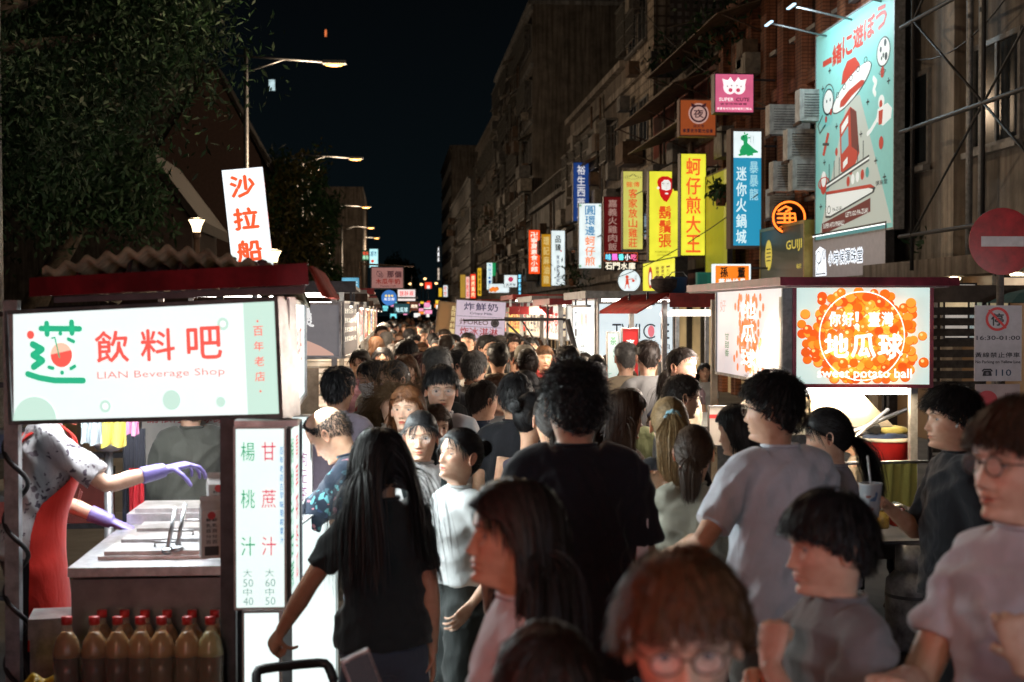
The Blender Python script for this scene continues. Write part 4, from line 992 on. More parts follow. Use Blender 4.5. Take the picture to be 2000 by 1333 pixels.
def d_beard(ink, w, h):
    r_ = ink(C8(200, 25, 25), .9, 'emblem'); wv = ink(C8(235, 235, 230), 1.0, 'emblem'); bk = ink(C8(60, 10, 10), .5, 'emblem')
    cx, cz = w * .52, h * .82
    poly(r_, [(cx - w * .26, cz + h * .06), (cx - w * .22, cz + h * .10), (cx - w * .1, cz + h * .125), (cx + w * .1, cz + h * .125), (cx + w * .24, cz + h * .10), (cx + w * .29, cz + h * .05), (cx + w * .25, cz - h * .05), (cx + w * .14, cz - h * .13), (cx + w * .06, cz - h * .165), (cx - w * .04, cz - h * .15), (cx - w * .16, cz - h * .09), (cx - w * .2, cz - h * .02)])
    poly(wv, [(cx - w * .12, cz + h * .05), (cx - w * .02, cz + h * .085), (cx + w * .12, cz + h * .085), (cx + w * .2, cz + h * .05), (cx + w * .19, cz - h * .02), (cx + w * .05, cz - h * .035), (cx - w * .1, cz - h * .02)])
    disc(wv, cx - w * .22, cz - h * .005, w * .045, n=10); disc(wv, cx + w * .06, cz - h * .068, w * .06, r2=h * .009, n=12)
    for s in (-.04, .11): stroke(bk, [(cx + w * (s - .045), cz + h * .028), (cx + w * (s + .04), cz + h * .03)], w * .014); stroke(bk, [(cx + w * (s - .05), cz + h * .045), (cx + w * (s + .04), cz + h * .05)], w * .02)
    stroke(bk, [(cx + w * .04, cz + h * .02), (cx + w * .07, cz - h * .012), (cx + w * .03, cz - h * .016)], w * .012)
    put_col(ink(C8(215, 75, 30), 1), '鬍鬚張', w * .30, h * .62, w * .46, h * .16, fill=.9, bold=.03)
    put_text(ink(C8(110, 80, 30), .6), 'FORMOSA', w * .2, h * .085, h * .02, w * .6); put_text(ink(C8(110, 80, 30), .6), 'CHANG', w * .28, h * .05, h * .02, w * .44)
hang_sign('shop_sign', 'bright yellow vertical sign with a red bearded face above red characters', (1268, 335, 1326, 509), 36.5, .3, YEL, d_beard)
hang_sign('shop_sign', 'tall bright yellow sign with five orange oyster omelette characters', (1330, 301, 1378, 499), 33.2, .3, YEL, vtext('蚵仔煎大王', ORG, 1, .17, .03, .02, .03, .88))
def yp(): return None
wall_sign('wall_panel', 'plain olive yellow panel along the wall right of the tall yellow sign', 1378, 1421, 7.3, 2.6, 5.15, .1, glow('sign_olive', C8(150, 150, 20), .55), None, cat='panel')
def d_dino(ink, w, h):
    poly(ink(C8(40, 150, 190), .75, 'field'), [(0, 0), (w, 0), (w, h * .77), (0, h * .77)])
    g = ink(C8(30, 160, 95), .8, 'picture'); k = ink(C8(15, 50, 40), .4, 'picture')
    b = lambda x, z: (w * x, h * z)
    poly(g, [b(.26, .79), b(.22, .83), b(.30, .875), b(.36, .885), b(.36, .915), b(.26, .93), b(.26, .955), b(.34, .97), b(.46, .975), b(.52, .95), b(.5, .9), b(.58, .885), b(.74, .85), b(.9, .825), b(.88, .815), b(.7, .81), b(.72, .79), b(.5, .79), b(.48, .80), b(.4, .79)])
    for x, z in ((.4, .985), (.5, .975), (.56, .945)): disc(g, w * x, h * z, w * .035, n=8)
    for x in (.24, .54): disc(g, w * x, h * .795, w * .07, r2=h * .010, n=10)
    disc(k, w * .36, h * .955, w * .02, n=8); stroke(k, [b(.26, .94), b(.42, .945)], w * .012)
    for x in (.62, .72): stroke(k, [b(x, .9), b(x, .965)], w * .012)
    put_col(ink(C8(215, 240, 245), .9), '迷你火鍋城', w * .08, h * .70, w * .42, h * .138, fill=.86); put_col(ink(C8(160, 215, 230), .8), '暴暴龍', w * .56, h * .745, w * .36, h * .118, fill=.86)
hang_sign('shop_sign', 'blue and white vertical hotpot sign with a green dinosaur at its top', (1432, 257, 1486, 480), 28.3, .35, WHT, d_dino, frame=mat('sign_frame_brown', (.12, .07, .05), .6), fw=.06)
def d_cute(ink, w, h):
    wv = ink(C8(250, 240, 240), 1, 'emblem'); p = ink(C8(215, 80, 110), .9, 'emblem'); k = ink(C8(50, 15, 25), .3, 'emblem')
    for s in (-1, 1):
        cx = w * (.5 + s * .12); disc(wv, cx, h * .66, w * .17, r2=h * .19, n=20); poly(wv, [(cx + s * w * .02, h * .83), (cx + s * w * .20, h * .88), (cx + s * w * .16, h * .72)]); poly(wv, [(cx - s * w * .08, h * .82), (cx - s * w * .02, h * .93), (cx + s * w * .06, h * .82)])
        disc(p, cx - s * w * .02, h * .58, w * .055, n=12); disc(k, cx - s * w * .05, h * .58, w * .012, n=8); disc(k, cx + s * w * .01, h * .58, w * .012, n=8); disc(k, cx + s * w * .06, h * .68, w * .018, n=8); disc(k, cx - s * w * .05, h * .70, w * .018, n=8)
    put_text(wv, 'SUPER', w * .10, h * .29, h * .09, w * .38, bold=.02); put_text(k, 'CUTE', w * .55, h * .29, h * .09, w * .35, bold=.02)
    put_row(k, '夜市炸物專賣', w * .12, h * .19, w * .12, h * .05); put_row(wv, '寧夏夜市元祖炸豬排三明治', w * .04, h * .06, w * .077, h * .06)
hang_sign('shop_sign', 'square pink sign with two white pig heads and the words SUPER CUTE', (1397, 145, 1471, 219), 29, .3, glow('sign_pink', C8(205, 95, 130), .9), d_cute, bracket='right')
def d_assoc(ink, w, h):
    k = ink(C8(70, 35, 45), .5, 'emblem'); l = ink(C8(200, 160, 150), .7, 'emblem')
    disc(l, w * .52, h * .62, w * .29, r2=h * .30, n=28); ringd(k, w * .52, h * .62, w * .25, w * .05); poly(k, [(w * .32, h * .80), (w * .30, h * .93), (w * .44, h * .86)]); poly(k, [(w * .60, h * .86), (w * .74, h * .93), (w * .72, h * .80)])
    put_text(k, '夜', w * .38, h * .50, h * .24, w * .28, bold=.03); put_row(k, '台北市', w * .36, h * .22, w * .11, h * .09, bold=.03); put_row(k, '寧夏夜市觀光協會', w * .06, h * .07, w * .11, h * .11, bold=.04)
hang_sign('shop_sign', 'square orange-brown market association sign with a dark round owl-like emblem', (1329, 196, 1397, 264), 31.8, .25, mat('sign_orange_brown', C8(165, 80, 40), .6, var=.1, em=C8(165, 80, 40), es=.55), d_assoc, frame=mat('sign_frame_pink', (.25, .15, .13), .6), fw=.03)
def d_sun(ink, w, h):
    wv = ink(C8(240, 245, 245), 1, 'border'); 
    for a, b in (((0, 0), (w, 0)), ((0, h), (w, h)), ((0, 0), (0, h)), ((w, 0), (w, h))): stroke(wv, [a, b], h * .05)
    put_row(ink(C8(25, 25, 30), .1), '孫 董', w * .14, h * .50, w * .25, h * .42, bold=.04); put_row(ink(C8(240, 240, 235), 1), '藥燉排骨', w * .10, h * .06, w * .2, h * .38, bold=.04)
hang_sign('shop_sign', 'orange sign with black and white herbal ribs characters above the sweet potato stall roof', (1396, 518, 1464, 566), 27.5, .2, glow('sign_orange', C8(240, 125, 30), 1), d_sun, frame=WHT, fw=.02)
# round GUIJI neon
def guiji():
    Y = 26.5; c = W(1541, 425, Y); r = c.x * 0 + 33 * Y / FPX
    root = empty('neon_sign', c, R(-12), 'round orange neon sign with a turtle character and GUIJI', 'neon sign'); m = MB(); th = np.arange(40) * 2 * math.pi / 40
    m.loft([np.stack([r * 1.06 * np.cos(th), 0 * th + y, r * 1.06 * np.sin(th)], 1) for y in (.0, .12)]); m.build('backing', mat('neon_backing', (.05, .015, .012), .5), root)
    ink = Ink(); k = ink(C8(255, 120, 40), 2.2, 'neon_tube'); ringd(k, 0, 0, r, r * .12, a0=-55, a1=262)
    b = lambda x, z: (r * x, r * z)
    stroke(k, [b(-.62, .40), b(-.2, .66), b(.12, .52), b(-.18, .34)], r * .11); stroke(k, [b(-.68, .22), b(.35, .22), b(.40, -.30), b(-.25, -.30), b(-.25, .22)], r * .11); stroke(k, [b(-.66, -.04), b(.36, -.04)], r * .11); stroke(k, [b(.05, .30), b(.05, -.45), b(.35, -.62), b(.80, -.30)], r * .11); stroke(k, [b(-.66, -.30), b(-.28, -.30)], r * .11)
    for i, ch in enumerate('GUIJI'): a = R(232 + i * 17); put_text(k, ch, r * .80 * math.cos(a) - r * .07, r * .80 * math.sin(a) - r * .08, r * .2, r * .13 if ch in 'GU' else r * .06, rot=-38 + i * 17)
    ink.build(root)
    br = MB(); br.box(r * 1.05, 7.95 - c.x, .03, .07, -.05, 0); br.box(-.03, .03, .03, .07, -r - .35, -r); br.build('bracket', DSTEEL, root)
guiji()
def d_guijibox(ink, w, h):
    g = ink(C8(200, 180, 70), .8); disc(g, w * .20, h * .55, w * .085, r2=h * .28, n=24); k = ink(C8(30, 45, 30), .05)
    for i in range(4): stroke(k, [(w * .15, h * (.66 - i * .07)), (w * .25, h * (.66 - i * .07))], h * .02)
    put_text(g, 'GUIJI', w * .62, h * .55, h * .20, w * .34, bold=.03); put_text(g, '龜記', w * .85, h * .25, h * .08, w * .1)
wall_sign('shop_sign', 'dark green fascia with gold turtle emblem and gold GUIJI letters', 1486, 1570, 7.4, 2.55, 3.62, .5, mat('sign_dark_green', C8(45, 60, 45), .4, var=.15, em=C8(50, 62, 42), es=.12), d_guijibox, frame=mat('gold_trim', (.38, .28, .07), .4, .5, .1), fw=.06)
def d_pinball(ink, w, h):
    wv = ink(C8(255, 255, 255), 2.0, 'light_border')
    for a, b in (((0, 0), (0, h)), ((0, h), (w, h)), ((w, h), (w, 0))): stroke(wv, [a, b], .035)
    k = ink(C8(20, 25, 40), .0); hal = ink(C8(225, 232, 240), 1.3, 'halo_letters')
    tx = '小時候彈珠堂'
    for i, ch in enumerate(tx): 
        for dx, dz in ((-.02, 0), (.02, 0), (0, .025), (0, -.025)): put_text(hal, ch, w * (.30 + i * .075) + dx, h * .42 + dz, h * .22, w * .062, bold=.05)
        put_text(k, ch, w * (.30 + i * .075), h * .42, h * .22, w * .062, bold=.03)
    poly(hal, [(w * .12, h * .22), (w * .12, h * .70), (w * .18, h * .78), (w * .26, h * .70), (w * .275, h * .22)]); 
    ringd(k, w * .16, h * .58, w * .035, .02, rz=h * .12); stroke(k, [(w * .13, h * .26), (w * .16, h * .44), (w * .2, h * .5), (w * .22, h * .7)], .02); stroke(k, [(w * .24, h * .26), (w * .24, h * .66)], .025); ringd(k, w * .24, h * .62, w * .02, .015, rz=h * .09); stroke(k, [(w * .13, h * .26), (w * .26, h * .26)], .02)
    put_row(k, '一起玩彈珠台', w * .74, h * .05, w * .04, h * .09, bold=.05)
wall_sign('shop_sign', 'grey pinball hall fascia with glowing outlined letters and white light border', 1578, 1730, 7.55, 2.45, 3.38, .12, mat('sign_light_grey', C8(150, 145, 148), .5, var=.08, em=C8(150, 145, 148), es=.25), d_pinball)
def d_bill(ink, w, h):
    r_ = ink(C8(205, 55, 40), .35, 'lettering'); wv = ink(C8(230, 235, 230), .6, 'picture'); k = ink(C8(25, 60, 70), .12, 'picture'); beam = ink(C8(190, 200, 190), .5, 'picture'); dr = ink(C8(110, 25, 30), .35, 'banner')
    b = lambda x, z: (w * x, h * z)
    poly(beam, [b(.44, .62), b(.60, .62), b(.98, .02), b(.06, .02)])
    for i, ch in enumerate('一緒に遊ぼう'):
        x = .10 + i * .138; z = .80 + i * .012; hh = .026 if ch == '一' else .095 
        put_text(r_, ch, w * x, h * (z + (.035 if ch == '一' else 0)), h * hh, w * .125, bold=.06)
    poly(r_, [b(.36, .705), b(.38, .76), b(.44, .80), b(.54, .80), b(.60, .755), b(.61, .70)])
    n = 26; th = np.arange(n) * 2 * math.pi / n
    poly(k, [b(.49 + .255 * math.cos(t), .665 + .062 * math.sin(t) + .06 * math.cos(t)) for t in th]); poly(wv, [b(.49 + .245 * math.cos(t), .667 + .057 * math.sin(t) + .06 * math.cos(t)) for t in th])
    poly(r_, [b(.34, .60), b(.35, .63), b(.46, .662), b(.62, .682), b(.66, .672), b(.64, .655), b(.5, .63), b(.40, .60)])
    for i in range(5): ringd(k, w * (.31 + i * .09), h * (.665 + i * .024), w * .022, w * .006, rz=h * .014, n=12)
    poly(r_, [b(.34, .52), b(.48, .585), b(.56, .55), b(.60, .36), b(.50, .27), b(.36, .30)]); poly(wv, [b(.365, .51), b(.455, .55), b(.455, .515), b(.365, .475)]); poly(ink(C8(130, 195, 200), .4, 'picture'), [b(.365, .46), b(.455, .50), b(.46, .41), b(.37, .38)]); poly(dr, [b(.48, .58), b(.56, .55), b(.60, .36), b(.50, .40)]); poly(wv, [b(.39, .34), b(.45, .36), b(.45, .33), b(.39, .31)])
    disc(k, w * .88, h * .755, w * .078, r2=h * .064); disc(wv, w * .88, h * .755, w * .07, r2=h * .058)
    for x, z, q in ((.85, .77, .012), (.90, .79, .015), (.88, .74, .010), (.91, .73, .016), (.86, .73, .008)): disc(k, w * x, h * z, w * q, n=10)
    # round-headed ghost and little astronaut, plain
    disc(k, w * .18, h * .655, w * .075, r2=h * .062); disc(wv, w * .18, h * .655, w * .067, r2=h * .055); ringd(k, w * .18, h * .665, w * .085, w * .006, rz=h * .075); disc(k, w * .16, h * .66, w * .008, n=8); disc(k, w * .21, h * .66, w * .008, n=8); stroke(k, [b(.10, .60), b(.03, .56), b(.06, .52), b(.14, .55)], w * .008); disc(r_, w * .15, h * .575, w * .015, n=8); disc(r_, w * .22, h * .60, w * .015, n=8)
    disc(wv, w * .86, h * .545, w * .035, r2=h * .03); disc(r_, w * .855, h * .535, w * .018, n=8); poly(wv, [b(.82, .52), b(.93, .53), b(.98, .50), b(.97, .46), b(.88, .44), b(.80, .47)]); poly(r_, [b(.83, .51), b(.88, .51), b(.87, .45), b(.83, .45)]); stroke(wv, [b(.82, .48), b(.74, .44), b(.70, .43)], w * .02)
    for x, z, q in ((.87, .67, .022), (.86, .37, .026), (.30, .40, .018), (.12, .27, .05)): disc(r_, w * x, h * z, w * q, n=14)
    ringd(k, w * .87, h * .67, w * .04, w * .006, rz=h * .01); disc(wv, w * .12, h * .29, w * .035, n=14); ringd(r_, w * .12, h * .27, w * .08, w * .014, rz=h * .03)
    poly(r_, [b(.10, .41), b(.13, .40), b(.20, .50), b(.17, .51)]); stroke(k, [b(.11, .46), b(.19, .45)], w * .012); stroke(wv, [b(.77, .66), b(.80, .64), b(.77, .61), b(.79, .59)], w * .025)
    for x, z in ((.20, .80), (.10, .73), (.94, .62), (.30, .52), (.13, .37), (.62, .44), (.80, .30), (.90, .22), (.08, .16), (.70, .57)): stroke(k, [b(x - .015, z), b(x + .015, z)], w * .006); stroke(k, [b(x, z - .012), b(x, z + .012)], w * .006)
    poly(wv, [b(.16, .26), b(.72, .33), b(.72, .315), b(.16, .245)]); stroke(k, [b(.16, .243), b(.72, .313)], w * .008); stroke(k, [b(.16, .262), b(.72, .332)], w * .008)
    for x in (.2, .27, .34, .58, .65): stroke(k, [b(x, .27 + (x - .16) * .12), b(x, .345 + (x - .16) * .12)], w * .008)
    for i, x in enumerate((.46, .52, .58, .64, .70)): disc((r_, wv, wv, r_, ink(C8(70, 170, 165), .4, 'picture'))[i], w * x, h * (.245 + i * .004), w * .022, n=10)
    poly(k, [b(.15, .225), b(.74, .205), b(.80, .185), b(.78, .165), b(.22, .095), b(.15, .10)]); poly(wv, [b(.16, .21), b(.72, .19), b(.77, .18), b(.76, .17), b(.22, .105), b(.16, .11)]); poly(r_, [b(.155, .225), b(.74, .205), b(.79, .188), b(.72, .19), b(.16, .212)])
    ringd(k, w * .20, h * .135, w * .025, w * .006, rz=h * .02); put_text(k, 'PA-ZUA!', w * .25, h * .122, h * .018, w * .13)
    poly(dr, [b(.10, .02), b(.74, .085), b(.74, .145), b(.10, .075)])
    s = 'SUPER HITO PINBALL! LET\'S GO PA-ZUA!'; put_text(wv, 'SUPER HITO PINBALL!', w * .12, h * .050, h * .022, w * .29, bold=.03, rot=0); put_text(wv, "LET'S GO PA-ZUA!", w * .43, h * .083, h * .022, w * .28, bold=.03)
    put_row(k, '彈珠堂', w * .80, h * .19, w * .045, h * .02)
X_ = 7.55
zt = WX(1593, 75, X_).z; zb = WX(1593, 470, X_).z
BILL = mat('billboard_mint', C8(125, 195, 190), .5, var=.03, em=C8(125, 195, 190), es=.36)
bb, o_, bw, bh = wall_sign('billboard', 'tall mint green pinball billboard with red Japanese lettering and a flying saucer', 1593, 1745, X_, zb, zt, .15, BILL, d_bill, frame=GMETAL, fw=.03, cat='billboard')
for i in range(3):   # spot lamps over the billboard on arms
    x = bw * (.15 + .35 * i); m = MB(); m.tube([(x, .05, bh - .1), (x, -1.0, bh + .12)], .018, 6); m.build('lamp_arm', GMETAL, bb); m = MB(); m.box(x - .20, x + .20, -1.05, -1.0, bh + .10, bh + .125); m.build('lamp_head', glow('led_strip', (.55, .8, 1), 1.6, blotch=0), bb)
ld = bpy.data.lights.new('lamp_light', 'AREA'); ld.energy = 60; ld.size = 2.5; ld.size_y = .2; ld.shape = 'RECTANGLE'; ld.color = (.75, .93, 1); lo = bpy.data.objects.new('lamp_light', ld); COL.objects.link(lo); lo.parent = bb; lo.location = (bw / 2, -1.0, bh + .05); lo.rotation_euler = (R(35), 0, 0)
# steel bracing right of the billboard
br = empty('steel_bracing', (7.3, 9.3, 0), 0, 'dark crossed steel bracing fixed in front of the old building', 'scaffold')
DK = mat('bracing_steel', (.03, .03, .032), .5, .5)
def bar(a, b, r=.03, mt=DK): m = MB(); m.tube([a, b], r, 6); m.build('bar', mt, br)
for y in (3, 5.4, 7.8, 10.2): bar((0, y, 2.6), (0, y, 9.5))
for z in (3.1, 4.6, 6.1, 7.6): bar((0, 2.5, z), (0, 10.7, z), .03)
for i in range(3):
    for j in range(3):
        y = 3 + 2.4 * i; z = 3.1 + 1.5 * j; bar((0, y, z), (0, y + 2.4, z + 1.5), .018) if (i + j) % 2 else bar((0, y + 2.4, z), (0, y, z + 1.5), .018)
for y, c in ((8.9, GMETAL), (9.3, GMETAL), (6.2, BEIGE)): bar((.45, y, 2.5), (.45, y, 10), .05, c)
# air conditioners
def ac_meshes():
    b = MB(); b.box(0, .78, 0, .3, 0, .56); b.box(.05, .73, -.006, 0, .05, .51)
    f = MB(); th = np.arange(20) * 2 * math.pi / 20; f.lathe([(.21, 0), (.21, .012)], 20)
    g = MB()
    for i in range(9): g.box(.08, .52, -.02, -.008, .08 + i * .048, .09 + i * .048)
    h = MB(); h.box(.02, .05, .05, .5, -.05, 0); h.box(.7, .73, .05, .5, -.05, 0)
    return b.mesh('casing', mat('ac_casing', (.42, .42, .40), .5, 0, .25, 6)), g.mesh('fan_grille', DSTEEL), h.mesh('bracket', RUST)
ACM = ac_meshes()
def aircon(px, py, X, label, face='cam', s=1.0, group='air conditioners on the brick wall'):
    p = WX(px, py, X); r = empty('air_conditioner', p, 0 if face == 'cam' else R(-90), label, 'air conditioner', group); r.scale = (s, s, s)
    for m_, n_ in zip(ACM, ('casing', 'fan_grille', 'bracket')): link(n_, m_, r)
for a in ((1503, 262, 7.1, 'grey air conditioner on the wall left of the billboard, topmost of the inner column'), (1562, 236, 7.2, 'air conditioner close beside the top of the billboard edge'), (1538, 312, 7.2, 'air conditioner halfway down beside the billboard'), (1510, 374, 7.1, 'air conditioner low on the wall beside the blue hotpot sign'), (1548, 372, 7.25, 'air conditioner right above the round orange neon sign'), (1503, 425, 7.3, 'lowest air conditioner left of the round neon sign')): aircon(*a)
r = empty('air_conditioner', W(1362, 562, 31), 0, 'teal air conditioner under the tall yellow oyster sign', 'air conditioner'); r.scale = (.42, .6, .6)
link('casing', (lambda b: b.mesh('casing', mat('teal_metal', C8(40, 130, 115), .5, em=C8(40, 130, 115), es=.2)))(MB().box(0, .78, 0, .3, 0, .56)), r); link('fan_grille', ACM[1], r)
# lit shop front under the yellow signs
def shopfront(px0, px1, X, z0, z1, col, es, label):
    ya, yb = WX(px0, 500, X).y, WX(px1, 500, X).y; r = empty('arcade_shop', (X, ya, z0), R(-90), label, 'shop front'); w = ya - yb; h = z1 - z0
    m = MB(); m.box(0, w, .02, .08, 0, h); m.build('back_panel', glow('shopfront_%d' % px0, col, es, blotch=.6, vs=.9), r)
    n = max(2, int(w / 1.6))
    for i in range(n + 1): m = MB(); x = i * w / n; m.box(x - .05, x + .05, -.12, .018, 0, h); m.build('post', DSTEEL, r)
    m = MB(); m.box(-.1, w + .1, -.5, .018, h, h + .25); m.build('fascia', BROWN, r)
    for i in range(n): m = MB(); x = (i + .5) * w / n; m.lathe([(.05, h - .1), (.09, h - .02), (.03, h)], 10, (x, -.25, 0)); m.build('downlight', glow('downlight', (1, .8, .5), 6, blotch=0), r)
shopfront(1325, 1480, 7.9, .13, 2.45, C8(200, 170, 120), .45, 'warmly lit shop front under the yellow signs')
shopfront(1485, 1740, 7.9, .13, 2.35, C8(190, 150, 100), .35, 'dim lit shop front under the green and grey fascias')
shopfront(1750, 2100, 7.9, .13, 2.5, C8(120, 90, 60), .18, 'dark shop front behind the parking sign')
shopfront(1180, 1320, 7.9, .13, 2.6, C8(190, 150, 110), .35, 'shop front behind the oyster sign cluster')
shopfront(1050, 1178, 7.9, .13, 2.6, C8(220, 180, 130), .5, 'bright shop front further down the arcade')
shopfront(950, 1046, 7.9, .13, 2.8, C8(240, 200, 150), .6, 'glowing shop front far down the arcade')
# small downlit niche
def d_faceyel(ink, w, h):
    r_ = ink(C8(190, 40, 30), .8, 'emblem'); disc(r_, w * .25, h * .55, w * .07, r2=h * .33); disc(ink(C8(235, 235, 220), 1, 'emblem'), w * .25, h * .52, w * .04, r2=h * .2)
    k = ink(C8(120, 50, 20), .5)
    for i, s in enumerate(('鬍鬚張魯肉飯', '寧夏創始店', '一九六零年')): put_col(k, s, w * (.42 + i * .16), h * .85, w * .12, h * .11)
wall_sign('shop_sign', 'yellow fascia with a small bearded face and columns of text', 1256, 1319, 6.9, 2.45, 3.35, .3, YEL, d_faceyel)
def d_led(ink, w, h):
    for i, (ch, c) in enumerate(zip('味飄香小吃', ((120, 220, 255), (255, 120, 220), (120, 255, 250), (255, 255, 255), (255, 110, 160)))): put_text(ink(C8(*c), 1.2), ch, w * (.05 + i * .19), h * .15, h * .7, w * .16, bold=.04)
    r_ = ink(C8(255, 110, 60), 1.4, 'light_border')
    for a, b in (((0, 0), (w, 0)), ((0, h), (w, h)), ((0, 0), (0, h)), ((w, 0), (w, h))): stroke(r_, [a, b], h * .06)
hang_sign('led_sign', 'narrow multicolour LED strip sign with an orange light border', (1180, 494, 1245, 511), 43.5, .15, mat('led_black', (.02, .02, .03), .4), d_led)
hang_sign('shop_sign', 'dark sign with glowing cream reservoir characters under the LED strip', (1180, 512, 1243, 528), 43.2, .15, mat('sign_black', (.03, .03, .03), .5), lambda ink, w, h: put_row(ink(C8(250, 240, 215), 1.2), '石門水庫', w * .02, h * .08, w * .24, h * .84, bold=.03))
def round_sign(label, px, py, rp, Y, face, draw, s=1):
    c = W(px, py, Y); r = rp * Y / FPX; root = empty('round_sign', c, 0, label, 'sign'); m = MB(); th = np.arange(32) * 2 * math.pi / 32
    m.loft([np.stack([r * 1.05 * np.cos(th), 0 * th + y, r * 1.05 * np.sin(th)], 1) for y in (.004, .15)]); m.build('casing', DSTEEL, root); f = MB(); disc(f, 0, 0, r, 0, n=32); f.build('face_panel', face, root)
    ink = Ink(); draw(ink, r); ink.build(root); b = MB(); b.box(r, r + .5, .05, .09, -.02, .02); b.build('bracket', DSTEEL, root)
def d_r1(ink, r):
    k = ink(C8(210, 70, 40), .9, 'picture'); disc(k, -.2 * r, .35 * r, .16 * r, n=12); poly(k, [(-.3 * r, .2 * r), (-.1 * r, .2 * r), (0, -.3 * r), (-.35 * r, -.35 * r)]); stroke(k, [(-.3 * r, -.3 * r), (-.4 * r, -.7 * r)], .08 * r); stroke(k, [(-.1 * r, -.3 * r), (0, -.65 * r)], .08 * r); stroke(k, [(-.1 * r, .1 * r), (.3 * r, .2 * r), (.5 * r, 0)], .07 * r); disc(k, .35 * r, 0, .12 * r, n=10)
    put_col(ink(C8(120, 90, 90), .6), '小吃', .5 * r, .55 * r, .2 * r, .25 * r)
round_sign('round white lit sign with a red running figure below the LED strip', 1229, 549, 22, 41, WHT, d_r1)
def tsign(label, rect, Y, face, txt, col, em=.9, **k): return hang_sign('shop_sign', label, rect, Y, .15, face, txt if (callable(txt) or txt is None) else vtext(txt, col, em, .14), **k)
tsign('glowing orange-red vertical vegetarian restaurant sign with white characters', (1033, 450, 1054, 535), 71, glow('sign_orange_red', C8(245, 75, 25), 1.2, True), '卍寧夏素食小館', C8(255, 245, 230), 1.1)
tsign('golden vertical sign with dim sesame oil chicken characters', (1058, 458, 1076, 560), 66, glow('sign_gold', C8(190, 135, 25), .8, blotch=.3, vs=1.2), '環記麻油雞', C8(225, 200, 130), .8)
def d_pin(ink, w, h):
    put_col(ink(C8(25, 25, 30), .1), '品臻', w * .25, h * .92, w * .5, h * .15, bold=.03); put_col(ink(C8(120, 130, 150), .5), '黃金鍋燒麵館', w * .36, h * .56, w * .26, h * .085); disc(ink(C8(200, 60, 60), .8), w * .72, h * .63, w * .07, n=10)
tsign('white vertical sign with two black brushed characters and a red seal', (1077, 451, 1103, 558), 60, WHT, d_pin, None)
def d_fm(ink, w, h):
    poly(ink(C8(30, 150, 90), .9, 'band'), [(w * .62, 0), (w, 0), (w, h), (w * .62, h)]); 
    for i, ch in enumerate('Family'): put_text(ink(C8(40, 90, 160), .8), ch, w * .15, h * (.84 - i * .15), h * .1, w * .35, rot=-90)
tsign('white and green vertical convenience store sign', (951, 514, 968, 566), 103, glow('sign_white_far', C8(215, 240, 240), 1.1), d_fm, None)
tsign('small square white sign with a pink round mark', (985, 538, 1010, 561), 84, WHT, lambda ink, w, h: (disc(ink(C8(190, 50, 90), .9), w * .5, h * .65, w * .2), put_row(ink(C8(60, 60, 80), .4), '翁成堂', w * .1, h * .08, w * .27, h * .25)), None)
tsign('thin blue-white neon vertical sign', (1011, 534, 1019, 588), 78, mat('sign_black', (0, 0, 0)), '新鮮水果冰品', C8(130, 220, 255), 1.6)
tsign('long white lit fascia with a picture of orange food', (955, 555, 1000, 572), 97, WHT, lambda ink, w, h: [disc(ink(C8(225, 130, 50), .9, 'picture'), w * (.1 + i * .08), h * (.3 + .15 * (i % 2)), h * .25, n=12) for i in range(4)], None)
tsign('red vertical sign with a flame-like orange head far down the street', (919, 536, 929, 583), 118, glow('sign_red_far', C8(235, 60, 35), 1.2), '燒烤鵝肉', C8(255, 230, 180), 1.1)
tsign('pink-white vertical sign left of the red flame-headed one', (910, 541, 917, 583), 122, glow('sign_pinkwhite', C8(240, 190, 180), 1.0), '小吃店', C8(230, 70, 50), 1)
tsign('thin yellow vertical sign with dark characters', (933, 524, 940, 578), 114, glow('sign_yellow_far', C8(225, 180, 40), 1.0), '台南擔仔麵', C8(90, 50, 20), .3)
tsign('wide golden unlettered vertical sign at the far end', (899, 537, 909, 582), 128, glow('sign_gold_far', C8(190, 150, 60), .7), None, None)
tsign('small yellow sign low in the cluster', (857, 563, 863, 580), 160, glow('sign_yellow_far', (1, 1, 0)), None, None)
tsign('small white sign with red marks beside the yellow one', (866, 558, 874, 580), 155, WHT, '好吃', RED, 1)
tsign('tall thin sign of white characters on a dark strip, far right side', (854, 481, 859, 513), 190, mat('sign_black', (0, 0, 0)), '大飯店', C8(240, 240, 240), 1.4)
tsign('second strip of white characters under the tall thin sign', (854, 522, 859, 549), 190, mat('sign_black', (0, 0, 0)), '住宿店', C8(240, 220, 200), 1.2)
tsign('small red and white store board over the far crossing', (830, 552, 843, 564), 165, glow('sign_red_far', (1, 0, 0)), lambda ink, w, h: poly(ink(C8(240, 240, 240), 1, 'band'), [(w * .3, 0), (w * .75, 0), (w * .75, h * .5), (w * .3, h * .5)]), None, bracket='pole')
tsign('green dotted LED sign at the far left', (707, 490, 721, 509), 98, mat('led_dark_green', C8(15, 60, 40), .5, em=C8(15, 70, 45), es=.8), lambda ink, w, h: (put_row(ink(C8(190, 255, 210), 1), '藥局', w * .1, h * .1, w * .4, h * .4), put_row(ink(C8(255, 90, 60), 1), '健保', w * .1, h * .55, w * .4, h * .35)), None, bracket='pole')
tsign('cyan-white lit store sign at the far left', (722, 487, 738, 523), 100, glow('sign_cyan_far', C8(180, 235, 240), 1.2), lambda ink, w, h: (put_row(ink(C8(40, 90, 130), .8), '超市', w * .1, h * .6, w * .4, h * .3), disc(ink(C8(230, 80, 50), 1), w * .35, h * .35, w * .2)), None, bracket='pole')
